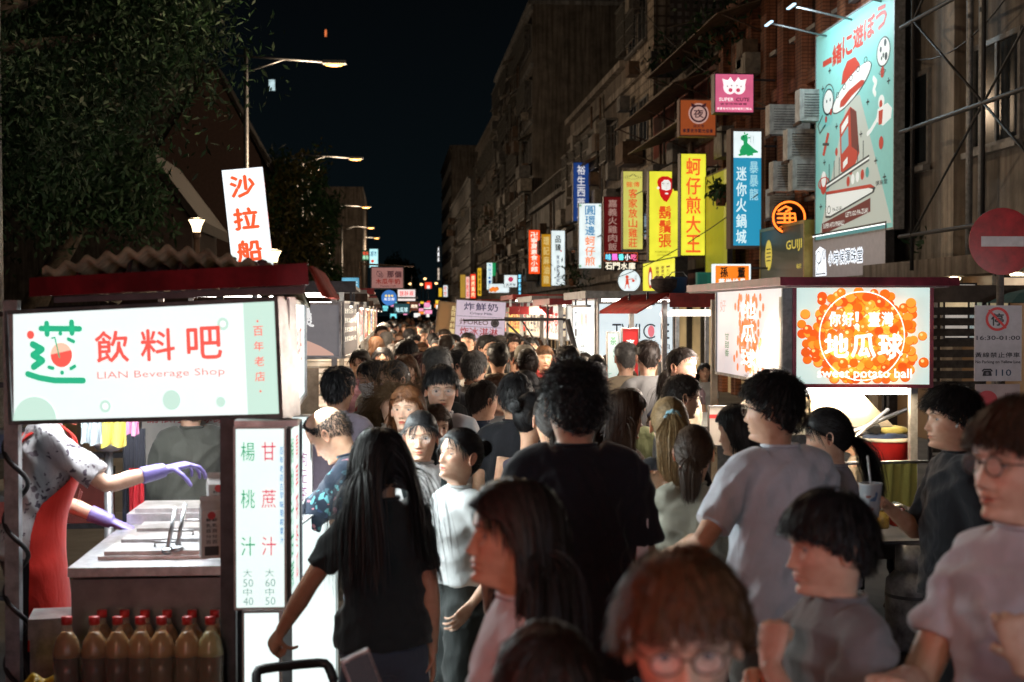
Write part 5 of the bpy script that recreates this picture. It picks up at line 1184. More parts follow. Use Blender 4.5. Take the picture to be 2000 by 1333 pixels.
tsign('pale blue lit screen behind the left stall roofs', (668, 543, 701, 571), 60, glow('sign_blue_screen', C8(90, 160, 190), 1.0, blotch=.4, vs=2), lambda ink, w, h: [stroke(ink(C8(210, 240, 250), 1), [(w * .1, h * (.3 + .2 * i)), (w * .9, h * (.3 + .2 * i))], h * .05) for i in range(3)], None, bracket='pole')
round_sign('round blue sign with small yellow figures over the left stalls', 760, 582, 15, 34, glow('sign_round_blue', C8(45, 110, 185), .9), lambda ink, r: [disc(ink(C8(245, 215, 120), 1), (-.4 + i * .4) * r, .25 * r, .15 * r, n=10) for i in range(3)] + [put_row(ink(C8(230, 235, 245), 1), '臭豆腐', -.7 * r, -.35 * r, .47 * r, .35 * r)])
tsign('white board with faint pink characters beside the round blue sign', (777, 566, 811, 588), 36, glow('sign_pale_pink', C8(235, 225, 225), .9), lambda ink, w, h: put_row(ink(C8(225, 110, 110), .9), '鹽酥雞', w * .08, h * .45, w * .28, h * .42), None, bracket='top')
def d_papaya(ink, w, h):
    k = ink(C8(90, 30, 60), .12); put_row(k, '那個', w * .48, h * .52, w * .24, h * .30, bold=.04); put_row(ink(C8(180, 40, 30), .25), '木瓜牛奶', w * .12, h * .20, w * .20, h * .25, bold=.04); put_text(k, 'Papaya milk', w * .28, h * .05, h * .09, w * .5)
    ringd(k, w * .24, h * .70, w * .09, w * .012); ringd(k, w * .30, h * .62, w * .07, w * .012); stroke(k, [(w * .16, h * .85), (w * .34, h * .55)], w * .012)
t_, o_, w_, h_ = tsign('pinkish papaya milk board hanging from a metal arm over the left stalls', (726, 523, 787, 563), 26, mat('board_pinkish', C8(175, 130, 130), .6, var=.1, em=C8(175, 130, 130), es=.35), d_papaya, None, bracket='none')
m = MB(); m.tube([(-.22, .1, h_ + .07), (w_ + .2, .1, h_ + .02)], .018, 6); m.tube([(-.2, .1, -1.2), (-.2, .1, h_ + .1)], .025, 6); m.build('hanging_arm', RUST, t_)
tsign('dark teal board with cyan sweet potato ball characters', (770, 594, 799, 612), 46, mat('board_teal', C8(25, 75, 85), .5, em=C8(25, 75, 85), es=.7), lambda ink, w, h: put_row(ink(C8(200, 240, 245), 1), '地瓜球', w * .08, h * .12, w * .28, h * .5, bold=.04), None, bracket='none')
tsign('small brown board with white letters past the teal one', (801, 590, 817, 607), 50, mat('board_brown', C8(75, 35, 25), .5, em=C8(75, 35, 25), es=.7), lambda ink, w, h: put_row(ink(C8(250, 230, 210), 1), '烤肉', w * .1, h * .3, w * .4, h * .4, bold=.04), None, bracket='none')
# glints of more boards at the far end of the aisle
rs_ = random.Random(5); names = ['yellow', 'cyan', 'white', 'orange', 'red', 'pink']; cc = [(240, 200, 60), (120, 220, 230), (240, 240, 235), (250, 140, 50), (235, 60, 50), (240, 150, 190)]
for i in range(34):
    px = rs_.uniform(745, 868); py = rs_.uniform(586, 614); j = rs_.randrange(6); Y = rs_.uniform(55, 120); s = rs_.uniform(4, 9)
    tag(tsign('small %s board glowing in the cluster of far stalls' % names[j], (px, py, px + s * rs_.uniform(.8, 2), py + s), Y, glow('far_board_%d' % j, C8(*cc[j]), 1.1, blotch=.3, vs=3), None, None, bracket='none')[0], group='small %s boards at the far end of the aisle' % names[j])
for i, (px, py) in enumerate(((801, 555), (823, 556), (852, 554), (881, 554), (830, 545))):
    c = W(px, py, 200); r = empty('traffic_light' if i == 4 else 'distant_lamp', (c.x, 200, 0), 0, 'tiny orange lamp over the far crossing', 'lamp', 'tiny lamps over the far crossing'); m = MB(); m.tube([(0, 0, 0), (0, 0, c.z)], .06, 6); m.build('pole', DSTEEL, r); m = MB(); m.ell((0, 0, c.z), (.22, .22, .15), 10, 6); m.build('lamp_glass', glow('far_lamp', (1, .6, .25), 3, blotch=0), r)
# ================================================================== STALLS
TUBE = glow('fluorescent_tube', (1, .95, .85), 14, sample=True, blotch=0)
TUBEC = glow('cool_tube', (.85, .95, 1), 12, sample=True, blotch=0)
MAROON = mat('maroon_paint', C8(130, 25, 35), .45, 0, .25, 6); REDTIN = mat('red_tin_roof', C8(165, 45, 40), .5, 0, .25, 5)
CREAM = mat('cream_panel', (.55, .48, .38), .5, 0, .15, 4)
def area(par, loc, sx, sy, e, col=(1, .9, .78), rot=(0, 0, 0)):
    ld = bpy.data.lights.new('lamp_light', 'AREA'); ld.shape = 'RECTANGLE'; ld.size = sx; ld.size_y = sy; ld.energy = e; ld.color = col
    lo = bpy.data.objects.new('lamp_light', ld); COL.objects.link(lo); lo.parent = par; lo.location = loc; lo.rotation_euler = rot; return lo
def corrugated(par, x0, x1, y0, y1, za, zb, pitch=.075, amp=.018, mt=None, name='roof_sheet', axis='x', t=.006):
    """wavy sheet; za at x0, zb at x1; waves run across y"""
    n = int((y1 - y0) / pitch * 8); ys = np.linspace(y0, y1, n); zz = amp * np.sin((ys - y0) / pitch * 2 * math.pi); m = MB()
    a = np.stack([np.full(n, x0), ys, za + zz], 1); b = np.stack([np.full(n, x1), ys, zb + zz], 1); d = np.array([0, 0, t])
    V = np.concatenate([a, b, a - d, b - d]); f = []
    for i in range(n - 1): f += [(i, i + 1, n + i + 1, n + i), (2 * n + i, 3 * n + i, 3 * n + i + 1, 2 * n + i + 1), (i, 2 * n + i, 2 * n + i + 1, i + 1), (n + i, n + i + 1, 3 * n + i + 1, 3 * n + i)]
    m.add(V, f, 0, True); return m.build(name, mt or REDTIN, par)
def add_corr_poly(): pass
def stall(label, x0, x1, y0, y1, zr=2.15, zc=.95, roofm=None, ctop=None, energy=27, lc=(1, .88, .72), cat='food stall', group=None, posts=True, roof=True, overhang=.15, cpanel=None, tubes=2, name='food_stall'):
    r = empty(name, (x0, y0, 0), 0, label, cat, group); w, d = x1 - x0, y1 - y0
    if posts:
        for x in (0, w - .045):
            for y in (0, d - .045): m = MB(); m.box(x, x + .045, y, y + .045, .1, zr); m.build('post', ALU, r)
    m = MB(); m.box(-.005, w + .005, -.005, d + .005, zc, zc + .03); m.build('counter_top', ctop or STEEL, r)
    m = MB(); m.box(.01, w - .01, .01, d - .01, .2, zc - .002); m.build('counter_cabinet', cpanel or GMETAL, r)
    for x in (.12, w - .12):
        for y in (.15, d - .15): m = MB(); m.tube([(x - .02, y, .1), (x + .02, y, .1)], .1, 14); m.build('wheel', BLACKM, r)
    if roof:
        o = overhang; m = MB(); m.box(-o, w + o, -o, d + o, zr, zr + .03); m.box(-o - .01, w + o + .01, -o - .02, -o - .002, zr - .03, zr + .06); m.box(-o - .02, -o - .002, -o, d + o, zr - .03, zr + .06); m.build('roof', roofm or MAROON, r)
    for i in range(tubes):
        y = d * (i + .5) / tubes; m = MB(); m.tube([(.08, y, zr - .04), (w - .08, y, zr - .04)], .014, 8); m.build('tube_light', TUBE, r)
    if energy: area(r, (w / 2, d / 2, zr - .07), w * .8, d * .8, energy, lc)
    return r
# ---------------------------------------------------------------- beverage stall
bev = empty('drinks_stall', (-.42, 5.3, 0), 0, 'drinks stall with a large white lit sign, maroon roof edge and steel counter', 'food stall')
def LB(p): return Vector(p) - Vector((-.42, 5.3, 0))
SW = glow('sign_white_near', C8(228, 240, 238), 1.05, True, blotch=.05, vs=1.5)
A = W(27, 822, 5.7); B = W(548, 818, 5.3)
rz = math.atan2(B.y - A.y, B.x - A.x); w_ = math.hypot(B.x - A.x, B.y - A.y); h_ = .415
GRN = C8(45, 175, 130); RD = C8(232, 90, 80); MINT = C8(188, 218, 204)
def d_bev(ink, w, h):
    mt_ = ink(MINT, 1.1, 'ornament'); poly(mt_, [(w * .885, 0), (w, 0), (w, h), (w * .885, h)]); th = np.linspace(0, math.pi, 24); poly(mt_, [(w * .085 + w * .085 * math.cos(t), h * .22 * math.sin(t)) for t in th])
    for x, z, r in ((.36, .11, .022), (.61, .15, .034), (.79, .12, .018), (.81, .82, .022)): disc(mt_, w * x, h * z, w * r, n=20)
    wv = ink(C8(240, 246, 245), 1.25, 'ornament_centre'); disc(wv, w * .36, h * .11, w * .011, n=14); disc(wv, w * .81, h * .82, w * .010, n=14)
    g = ink(GRN, 1.0, 'emblem'); r_ = ink(RD, 1.1, 'emblem'); o = ink(C8(245, 190, 165), 1.1, 'emblem_cup')
    b = lambda x, z: (w * x, h * z)
    disc(r_, w * .083, h * .80, w * .0145); stroke(g, [b(.125, .855), b(.275, .835)], w * .020); 
    for x in (.148, .245): stroke(g, [b(x, .90), b(x, .80)], w * .020)
    stroke(g, [b(.09, .71), b(.125, .66), b(.09, .61), b(.125, .555), b(.09, .50)], w * .024)
    stroke(g, [b(.065, .435), b(.11, .395), b(.17, .365), b(.28, .355)], w * .021)
    disc(o, w * .20, h * .60, w * .042); th = np.linspace(math.pi * .98, math.pi * 2.12, 20); poly(r_, [(w * (.20 + .042 * math.cos(t)), h * .60 + w * .042 * math.sin(t)) for t in th]); stroke(ink(GRN, 1.0, 'straw'), [b(.165, .76), b(.178, .765), b(.192, .58)], w * .005)
    for x, z in ((.20, .80), (.20, .435)): disc(g, w * x, h * z, w * .008, n=10)
    for a, c in ((b(.23, .745), b(.25, .72)), (b(.15, .49), b(.165, .48)), (b(.235, .47), b(.25, .49))): stroke(g, [a, c], w * .013)
    for i, ch in enumerate('飲料吧'): put_text(r_, ch, w * (.333 + i * .172), h * .515, h * .285, w * .125, bold=.028)
    put_text(ink(C8(225, 150, 145), 1.0), 'LIAN Beverage Shop', w * .335, h * .345, h * .085, w * .475, bold=.012)
    for i, ch in enumerate('百年老店'): put_text(r_, ch, w * .918, h * (.70 - i * .135), h * .085, w * .035, bold=0.01)
    disc(r_, w * .935, h * .83, w * .004, n=8); disc(r_, w * .935, h * .205, w * .004, n=8)
CHROME = mat('chrome_frame', (.45, .45, .46), .35, .7, .3, 5)
sb = panel_box(bev, LB(A), rz, w_, h_, .14, SW, d_bev, CHROME, .016, name='lightbox', ry=R(-2.5))
# side face of the lightbox that runs along the aisle
S0 = W(553, 815, 5.36); S1 = W(589, 765, 7.0); rzs = math.atan2(S1.y - S0.y, S1.x - S0.x); ws = math.hypot(S1.x - S0.x, S1.y - S0.y); hs = W(553, 592, 5.36).z - S0.z
# viewed from the aisle (+x side) the panel runs from far (left) to near (right) the other way round
S1p = Vector((S1.x, S1.y, S0.z))
o = panel_box(bev, LB(Vector((S0.x + .012, S0.y + .03, S0.z))), rzs, ws, hs, .10, SW, lambda ink, w, h: (put_row(ink(RD, 1), '飲料吧', w * .25, h * .4, w * .18, h * .35), poly(ink(MINT, 1.1, 'ornament'), [(0, 0), (w * .12, 0), (w * .12, h), (0, h)])), CHROME, .018, name='lightbox')
# roof: maroon front band, grey underside, corrugated arch behind
def slab(par, name, mt, q, d, org):
    """solid with front corners q (world, lower left, lower right, upper right, upper left) pushed back by d"""
    V = [Vector(p_) - Vector(org) for p_ in q]; V += [v + Vector(d) for v in V]; m = MB(); m.add([tuple(v) for v in V], [(0, 1, 2, 3), (7, 6, 5, 4), (0, 4, 5, 1), (1, 5, 6, 2), (2, 6, 7, 3), (3, 7, 4, 0)]); return m.build(name, mt, par)
OB = (-.42, 5.3, 0)
slab(bev, 'fascia', MAROON, [W(57, 580, 5.6), W(603, 556, 5.15), W(600, 514, 5.15), W(57, 543, 5.6)], (0, .02, 0), OB)
slab(bev, 'roof_batten', mat('grey_wood', (.22, .19, .18), .7), [W(105, 592, 5.66), W(590, 574, 5.22), W(596, 558, 5.22), W(105, 580, 5.66)], (0, .06, 0), OB)
slab(bev, 'ceiling_board', DSTEEL, [W(70, 606, 5.75), W(560, 586, 5.35), W(560, 580, 5.35), W(70, 600, 5.75)], (-.05, 1.7, .0), OB)
n = 150; t = np.linspace(0, 1, n); pxs = 82 + 500 * t; pys = np.interp(pxs, [82, 160, 250, 320, 400, 470, 540, 585], [527, 506, 488, 483, 490, 506, 523, 532]); ph = np.cumsum(np.full(n, 1.0)) * .53
fp = np.array([tuple(W(a_, b_, 5.72 - .4 * c_)) for a_, b_, c_ in zip(pxs, pys, t)]) - np.array(OB); fp[:, 2] += .013 * np.sin(ph)
bp_ = fp + np.array([-.04, 1.5, -.10]); d = np.array([0, 0, .026]); V = np.concatenate([fp, bp_, fp - d, bp_ - d]); f = []
for i in range(n - 1): f += [(i, i + 1, n + i + 1, n + i), (2 * n + i, 3 * n + i, 3 * n + i + 1, 2 * n + i + 1), (i, 2 * n + i, 2 * n + i + 1, i + 1), (n + i, n + i + 1, 3 * n + i + 1, 3 * n + i)]
cor = MB(); cor.add(V, f, 0, True); cor.build('roof_sheet', mat('weathered_tin', (.42, .36, .24), .65, .1, .3, 9), bev)
fr = MB(); wk = [(150, 548), (250, 542), (350, 538), (450, 533)]
for px, py in wk: a_, b_ = W(px, py, 5.75), W(px + 8, float(np.interp(px, [82, 250, 400, 540], [530, 492, 494, 525])), 5.8); fr.tube([Vector(a_) - Vector(OB), Vector(b_) - Vector(OB)], .010, 6)
fr.build('roof_frame', mat('dark_wood', (.06, .045, .04), .8, 0, .3, 12), bev)
rs = np.random.RandomState(9); cl = MB()
for k in range(34):
    px = rs.uniform(235, 520); p_ = W(px, rs.uniform(512, 545) + abs(px - 370) * .06, 6.0) - Vector(OB); cl.ell((p_.x, p_.y + rs.uniform(0, .2), p_.z), rs.uniform(.012, .05, 3), 9, 6)
o = cl.build('stored_bundles', mat('old_tarpaulin', (.16, .10, .11), .8, 0, .4, 20), bev); o['kind'] = 'stuff'
n = 60; ys = np.linspace(0, .95, n); zz = .012 * np.sin(ys * 70); v0 = np.array(W(606, 520, 5.17)) - np.array(OB); va = MB()
va.add(np.concatenate([np.stack([zz, ys, np.full(n, .0)], 1), np.stack([zz * 1.6 + .055, ys, np.full(n, -.11)], 1)]) + v0, [(i, i + 1, n + i + 1, n + i) for i in range(n - 1)], 0, True); va.build('valance', mat('red_corrugated_edge', C8(190, 75, 55), .6, 0, .2, 9), bev)
# posts
def postb(px, Y, z0, z1, w=.045, mt=None, n='post'): p = W(px, 800, Y); m = MB(); m.box(-w / 2, w / 2, 0, w, z0, z1); return m.build(n, mt or DSTEEL, bev, LB((p.x, Y, 0)))
postb(21, 5.7, 0, 2.05, .055, GMETAL); postb(444, 5.36, 0, B.z, .055); postb(470, 5.5, 0, 1.0, .03); postb(575, 7.0, 0, 2.1, .04, GMETAL); postb(-60, 7.3, 0, 2.1, .04)
# counter
cA = W(132, 1108, 5.5); cB = W(432, 1108, 5.5); zc = (cA.z + cB.z) / 2
cdir = Vector((cB.x - cA.x, cB.y - cA.y, 0)); cw = cdir.length; rzc = math.atan2(cdir.y, cdir.x)
cm = MB(); cm.box(0, cw + .02, 0, 1.5, -.035, 0); cm.build('counter_top', STEEL, bev, LB((cA.x, cA.y, zc)), rzc)
cm = MB(); cm.box(.01, cw + .01, .012, 1.48, -zc + .15, -.047); cm.build('counter_cabinet', mat('dull_steel_panel', (.20, .20, .21), .38, .8, .25, 3), bev, LB((cA.x, cA.y, zc)), rzc)
for i in range(3):
    t = MB(); y0 = .16 + i * .30; x0 = .08 + .01 * i; t.box(x0, x0 + .42, y0, y0 + .24, .002, .016); t.box(x0 + .02, x0 + .40, y0 + .02, y0 + .22, .017, .032); t.tube([(x0 + .2, y0 + .12, .032), (x0 + .2, y0 + .12, .05), (x0 + .3, y0 + .12, .05), (x0 + .3, y0 + .12, .032)], .006, 6); t.build('tray_lid', mat('bright_steel', (.62, .62, .63), .38, .75, .2, 9), bev, LB((cA.x, cA.y, zc)), rzc)
# ice tub at the back with steel rim
t = MB(); t.box(.02, .50, 1.1, 1.45, .001, .05); t.box(.05, .47, 1.13, 1.42, .051, .07); t.build('ice_tub', mat('bright_steel', (1, 1, 1)), bev, LB((cA.x, cA.y, zc)), rzc)
for px, py0, py1 in ((333, 992, 1072), (352, 985, 1068)):
    a = W(px - 6, py1, 5.7); b = W(px + 10, py0, 5.8); r = empty('ladle', (a.x, a.y, a.z), 0, ('steel ladle handle leaning on the counter, the nearer to the vendor' if px < 340 else 'steel ladle handle leaning on the counter, the nearer to the cartons'), 'ladle')
    m = MB(); m.tube([(0, 0, 0), Vector(b) - Vector(a)], .009, 8); m.build('handle', STEEL, r); m = MB(); m.ell((0, 0, -.01), (.03, .03, .015), 10, 6); m.build('bowl', STEEL, r)
def carton(px, py, Y, hpx, label):
    p = W(px, py, Y); s = hpx * Y / FPX; r = empty('milk_carton', p, R(14), label, 'carton'); w = .075
    m = MB(); m.box(-w / 2, w / 2, -w / 2, w / 2, 0, s * .78); m.build('box', mat('carton_white', (.62, .62, .60), .5, 0, .08, 12), r)
    m = MB(); zt = s * .78; m.add([(-w / 2, -w / 2, zt), (w / 2, -w / 2, zt), (w / 2, w / 2, zt), (-w / 2, w / 2, zt), (-w / 2, 0, s * .92), (w / 2, 0, s * .92), (-w / 2, 0, s), (w / 2, 0, s)], [(0, 1, 5, 4), (3, 4, 5, 2), (0, 4, 3), (1, 2, 5), (4, 5, 7, 6)]); m.build('gable_top', mat('carton_white', (1, 1, 1)), r)
    ink = Ink(); k = ink(C8(60, 60, 60)); 
    for i in range(5): put_row(k, '鮮乳百分百'[i] * 2, -w * .3, s * (.6 - .09 * i), w * .3, s * .06, y=-w / 2)
    poly(k, [(-w * .35, s * .05), (w * .35, s * .05), (w * .35, s * .20), (-w * .35, s * .20)], y=-w / 2); disc(ink(C8(190, 60, 60)), 0, s * .70, w * .2, y=-w / 2 - .001, n=12); ink.build(r)
carton(411, 1088, 5.45, 118, 'white milk carton standing nearest on the steel counter'); carton(424, 1020, 5.75, 96, 'white milk carton standing behind the nearer one')
# lit menu column
M0 = W(462, 1187, 5.22); mw = W(556, 1187, 5.22).x - M0.x; mh = W(462, 838, 5.22).z - M0.z
r = empty('menu_column', M0, 0, 'white lit menu column listing sugarcane and star fruit juice with prices', 'menu sign')
def d_menu(ink, w, h):
    g = ink(C8(40, 150, 105), 1.0); r_ = ink(C8(205, 60, 85), 1.0); k = ink(C8(140, 165, 160), .9); bl = ink(C8(90, 140, 190), .9)
    for i, ch in enumerate('楊桃汁'): put_text(g, ch, w * .10, h * (.82 - i * .265), h * .105, w * .29, bold=.0)
    for i, ch in enumerate('甘蔗汁'): put_text(r_, ch, w * .53, h * (.82 - i * .265), h * .105, w * .30, bold=.0)
    for x, (a, b) in ((.14, ('50', '40')), (.60, ('60', '50'))): put_text(k, '大', w * x, h * .17, h * .045, w * .18); put_text(k, a, w * x, h * .115, h * .045, w * .21); put_text(k, '中', w * x, h * .065, h * .042, w * .18); put_text(k, b, w * x, h * .012, h * .045, w * .21)
    put_col(bl, '百年老店古早味現榨果汁', w * .90, h * .9, w * .09, h * .05)
panel_box(r, (0, 0, 0), 0, mw, mh, .10, glow('menu_white', C8(222, 240, 236), 1.05, True, blotch=.04), d_menu, mat('menu_frame', (.5, .52, .52), .4, .3), .008, name='casing')
m = MB(); m.box(-.005, mw + .05, -.012, .10, mh + .008, mh + .03); m.build('cap', CHROME, r)
p0 = W(556, 1187, 5.25); m = MB(); # side face going back
o = panel_box(r, (mw + .012, .02, .0), math.atan2(.75, .02), .45, mh * .99, .03, glow('menu_white', (1, 1, 1)), lambda ink, w, h: (put_col(ink(C8(60, 150, 110), .9), '楊桃汁甘蔗', w * .15, h * .95, w * .3, h * .18), put_col(ink(C8(205, 70, 80), .9), '青草茶冬瓜', w * .55, h * .95, w * .3, h * .18)), None, .006, name='side_casing')
# lower glowing panel and the second column further along the aisle
L0 = W(478, 1340, 5.3); r2 = empty('lit_panel', (L0.x, 5.3, .35), 0, 'blank white glowing panel below the juice menu column', 'light panel')
panel_box(r2, (0, 0, 0), 0, W(545, 1300, 5.3).x - L0.x, W(478, 1192, 5.3).z - .36, .06, glow('panel_white', C8(225, 240, 238), 1.2, True, blotch=0), None, mat('menu_frame', (1, 1, 1)), .008)
N0 = W(562, 985, 6.3); r3 = empty('menu_column', N0, 0, 'tall white lit column with purple tea characters behind the bald man', 'menu sign')
panel_box(r3, (0, 0, 0), 0, W(606, 900, 6.3).x - N0.x, W(562, 815, 6.3).z - N0.z, .06, glow('panel_white', (1, 1, 1)), lambda ink, w, h: (put_col(ink(C8(60, 160, 120), .9), '青草茶', w * .05, h * .97, w * .38, h * .16, bold=0), put_col(ink(C8(150, 60, 120), .9), '枸杞茶', w * .48, h * .62, w * .42, h * .20, bold=0)), mat('menu_frame', (1, 1, 1)), .008)
# bright side skirt of the stall along the aisle
r4 = empty('lit_panel', (W(566, 1000, 5.6).x, 5.55, .2), 0, 'glowing white side skirt of the drinks stall along the aisle', 'light panel')
panel_box(r4, (0, 0, 0), R(82), 1.0, .95, .03, glow('panel_white', (1, 1, 1)), None, mat('menu_frame', (1, 1, 1)), .008)
# spiral cable round the left post
p = W(21, 800, 5.7); m = MB(); t = np.linspace(0, 1, 90); z = 1.62 - 1.35 * t
m.tube(np.stack([.045 * np.cos(t * 30) + .01, .03 + .045 * np.sin(t * 30), z], 1), .010, 7); tag(m.build('cable', BLACKM, None, (p.x, 5.7, 0)), 'black cable wound round the left post of the drinks stall', 'cable')
# bottles of brown juice on the shelf
shp = [(0.0, 0), (.040, .0), (.044, .012), (.044, .10), (.041, .13), (.044, .16), (.043, .20), (.036, .235), (.018, .265), (.0145, .285), (.0145, .295)]
bm = MB(); bm.lathe([(max(r_, .001), z_) for r_, z_ in shp], 20, cap=False); bt_mesh = bm.mesh('bottle_body', mat('clear_plastic', (.70, .60, .45), .15, 0, 0, spec=.8, alpha=.22))
bm = MB(); bm.lathe([(.001, .004), (.041, .006), (.0415, .012), (.0415, .10), (.039, .13), (.0415, .184), (.001, .185)], 20); jm = bm.mesh('juice', mat('dark_juice', (.05, .022, .012), .2, 0, .1)); 
bm = MB(); bm.lathe([(.001, .185), (.0415, .1855), (.041, .20), (.034, .235), (.017, .262), (.001, .263)], 20); fm_ = bm.mesh('pale_juice', mat('amber_juice', (.42, .22, .07), .25, 0, .1))
fm2 = fm_.copy(); fm2.materials.clear(); fm2.materials.append(mat('pale_yellow_juice', (.45, .42, .18), .25, 0, .1))
bm = MB(); bm.lathe([(.0165, .288), (.0165, .312), (.001, .3125)], 16); cm_ = bm.mesh('cap', mat('red_cap', (.55, .03, .03), .35, 0, 0))
ORD = ['first', 'second', 'third', 'fourth', 'fifth', 'sixth', 'seventh']
shz = W(400, 1385, 5.3).z
sh = MB(); sh.box(-.12, .82, -.05, .5, -.03, 0); sh.build('shelf', DSTEEL, bev, LB((W(60, 1300, 5.35).x, 5.2, shz)))
for row, (dy, pxs) in enumerate(((0, (131, 185, 230, 275, 316, 366, 411)), (.17, (200, 244, 284, 327, 376, 420)))):
    for i, px in enumerate(pxs):
        Y = 5.28 + dy; q = W(px, 1340, Y); ztop = W(px, 1205 + (0 if row == 0 else -13), Y).z; s = (ztop - shz) / .312
        lab = ('brown juice bottle with a red cap, %s from the left in the front row' % ORD[i] if row == 0 else 'brown juice bottle in the back row, %s from the left' % ORD[i])
        if row == 0 and i == 6: lab = 'juice bottle with paler yellow top beside the dark post'
        r = empty('juice_bottle', (q.x, Y, shz), random.uniform(0, 3), lab, 'bottle', 'bottles of juice under the drinks counter'); r.scale = (1.02 * s if s > 0 else 1,) * 2 + (s,)
        link('bottle_body', bt_mesh, r); link('juice', jm, r); link('upper_juice', fm2 if (row == 0 and i == 6) else fm_, r); link('cap', cm_, r)
# yellow plastic bag and grey box left of the bottles
def bag(p, size, mt, label, name='plastic_bag', seed=1, cat='bag'):
    m = MB(); m.ell((0, 0, size[2]), size, 22, 16); v = m.v[0]; rs = np.random.RandomState(seed); nn = v - np.array([0, 0, size[2]]); nn /= np.linalg.norm(nn, axis=1)[:, None] + 1e-9; m.v = [folds(v, nn, min(size) * .5, seed, 1.2)]; o = m.build(name, mt, None, p); return tag(o, label, cat)
q = W(88, 1330, 5.35); bag((q.x, 5.3, shz), (.09, .07, .07), mat('yellow_plastic', (.60, .38, .03), .3, 0, .2, 8), 'crumpled yellow plastic bag left of the juice bottles')
q = W(100, 1330, 5.6); r = empty('box', (q.x - .08, 5.6, shz), R(8), 'grey wrapped box behind the yellow plastic bag', 'box'); m = MB(); m.box(0, .26, 0, .2, 0, .27); m.build('body', mat('grey_wrap', (.25, .24, .23), .3, .2, .3, 10), r); m = MB(); m.box(-.006, .266, -.006, .206, .20, .28); m.build('lid', mat('grey_wrap', (1, 1, 1)), r)
# interior of the drinks stall: back boards, cloths, pole
def board(px0, py0, px1, py1, Y, mt, label, draw=None, name='notice_board', cat='board', d=.02):
    a = W(px0, py1, Y); w = W(px1, py1, Y).x - a.x; h = W(px0, py0, Y).z - a.z; r = empty(name, a, 0, label, cat); panel_box(r, (0, 0, 0), 0, w, h, d, mt, draw, DSTEEL, .006, name='board', facename='front'); return r
board(278, 805, 440, 985, 8.2, mat('board_offwhite', (.50, .46, .42), .6, 0, .1, 4), 'pale notice board with red characters behind the grey shirt', lambda ink, w, h: (put_row(ink(C8(160, 30, 40)), '請依序排隊謝', w * .05, h * .88, w * .16, h * .10), disc(ink(C8(190, 90, 40), 0, 'picture'), w * .15, h * .28, w * .15, r2=h * .12)))
board(448, 815, 535, 905, 7.6, mat('board_offwhite2', (.45, .42, .40), .6, 0, .1, 4), 'small pale notice with dark red writing beside the dark post', lambda ink, w, h: put_row(ink(C8(120, 30, 40)), '冰塊甜度', w * .06, h * .75, w * .22, h * .2))
def cloth(px0, py0, px1, py1, Y, col, label, seed=1, name='cloth', cat='cloth', skew=0):
    a = W(px0, py0, Y); b = W(px1, py1, Y); w, h = b.x - a.x, a.z - b.z; n, k = 22, 16; u, v = np.meshgrid(np.linspace(0, 1, n), np.linspace(0, 1, k)); rs = np.random.RandomState(seed)
    y = .02 * np.sin(u * 13 + rs.uniform(0, 6) + v) * (v * .8 + .2) + .01 * np.sin(u * 29 + 3 * v); V = np.stack([u * w + skew * v * w * .2, y, -v * h * (1 + .06 * np.sin(u * 9 + seed))], 2).reshape(-1, 3)
    V2 = V + np.array([0, .004, 0]); f = [(i * n + j, i * n + j + 1, (i + 1) * n + j + 1, (i + 1) * n + j) for i in range(k - 1) for j in range(n - 1)]
    m = MB(); m.add(V, f, 0, True); m.add(V2, [q[::-1] for q in f], 0, True); return tag(m.build(name, cloth_mat('cloth_' + name + '_%d_%d' % (px0, py0), col), None, a), label, cat)
cloth(196, 820, 247, 872, 6.9, (.62, .52, .10), 'yellow cloth hanging under the drinks sign', 1); cloth(244, 815, 272, 850, 6.95, (.62, .25, .42), 'pink cloth hanging right of the yellow one', 2); cloth(158, 825, 200, 868, 6.85, (.45, .52, .55), 'pale blue-white cloth hanging left of the yellow one', 3)
cloth(60, 822, 82, 862, 6.5, (.55, .45, .36), 'folded cream towel hanging at the left post', 4)
cloth(238, 838, 285, 1000, 7.2, (.03, .03, .04), 'dark apron with red strap hanging behind the counter', 5, 'apron', 'apron'); cloth(252, 915, 282, 1010, 7.15, (.50, .02, .03), 'red apron hanging low over the dark one', 6, 'apron', 'apron')
r = empty('stand', (W(212, 900, 7).x, 7, 0), 0, 'chrome stand pole behind the vendor with a white tray on top', 'stand'); zz = W(212, 880, 7).z; m = MB(); m.tube([(0, 0, 0), (0, 0, zz)], .022, 10); m.build('pole', CHROME, r); m = MB(); m.lathe([(.05, zz), (.08, zz + .03), (.08, zz + .05), (.001, zz + .051)], 16); m.build('tray', mat('white_plastic', (.55, .55, .55), .4), r)
r = empty('storage_rack', (-3.6, 8.6, 0), 0, 'dark cluttered steel rack behind the drinks vendor', 'rack')
for k in range(5): m = MB(); m.box(0, 2.6, 0, .5, .3 + k * .42, .33 + k * .42); m.build('shelf', DSTEEL, r)
for x in (0, 2.56): m = MB(); m.box(x, x + .04, -.006, .04, 0, 2.1); m.build('post', DSTEEL, r)
rs = random.Random(4)
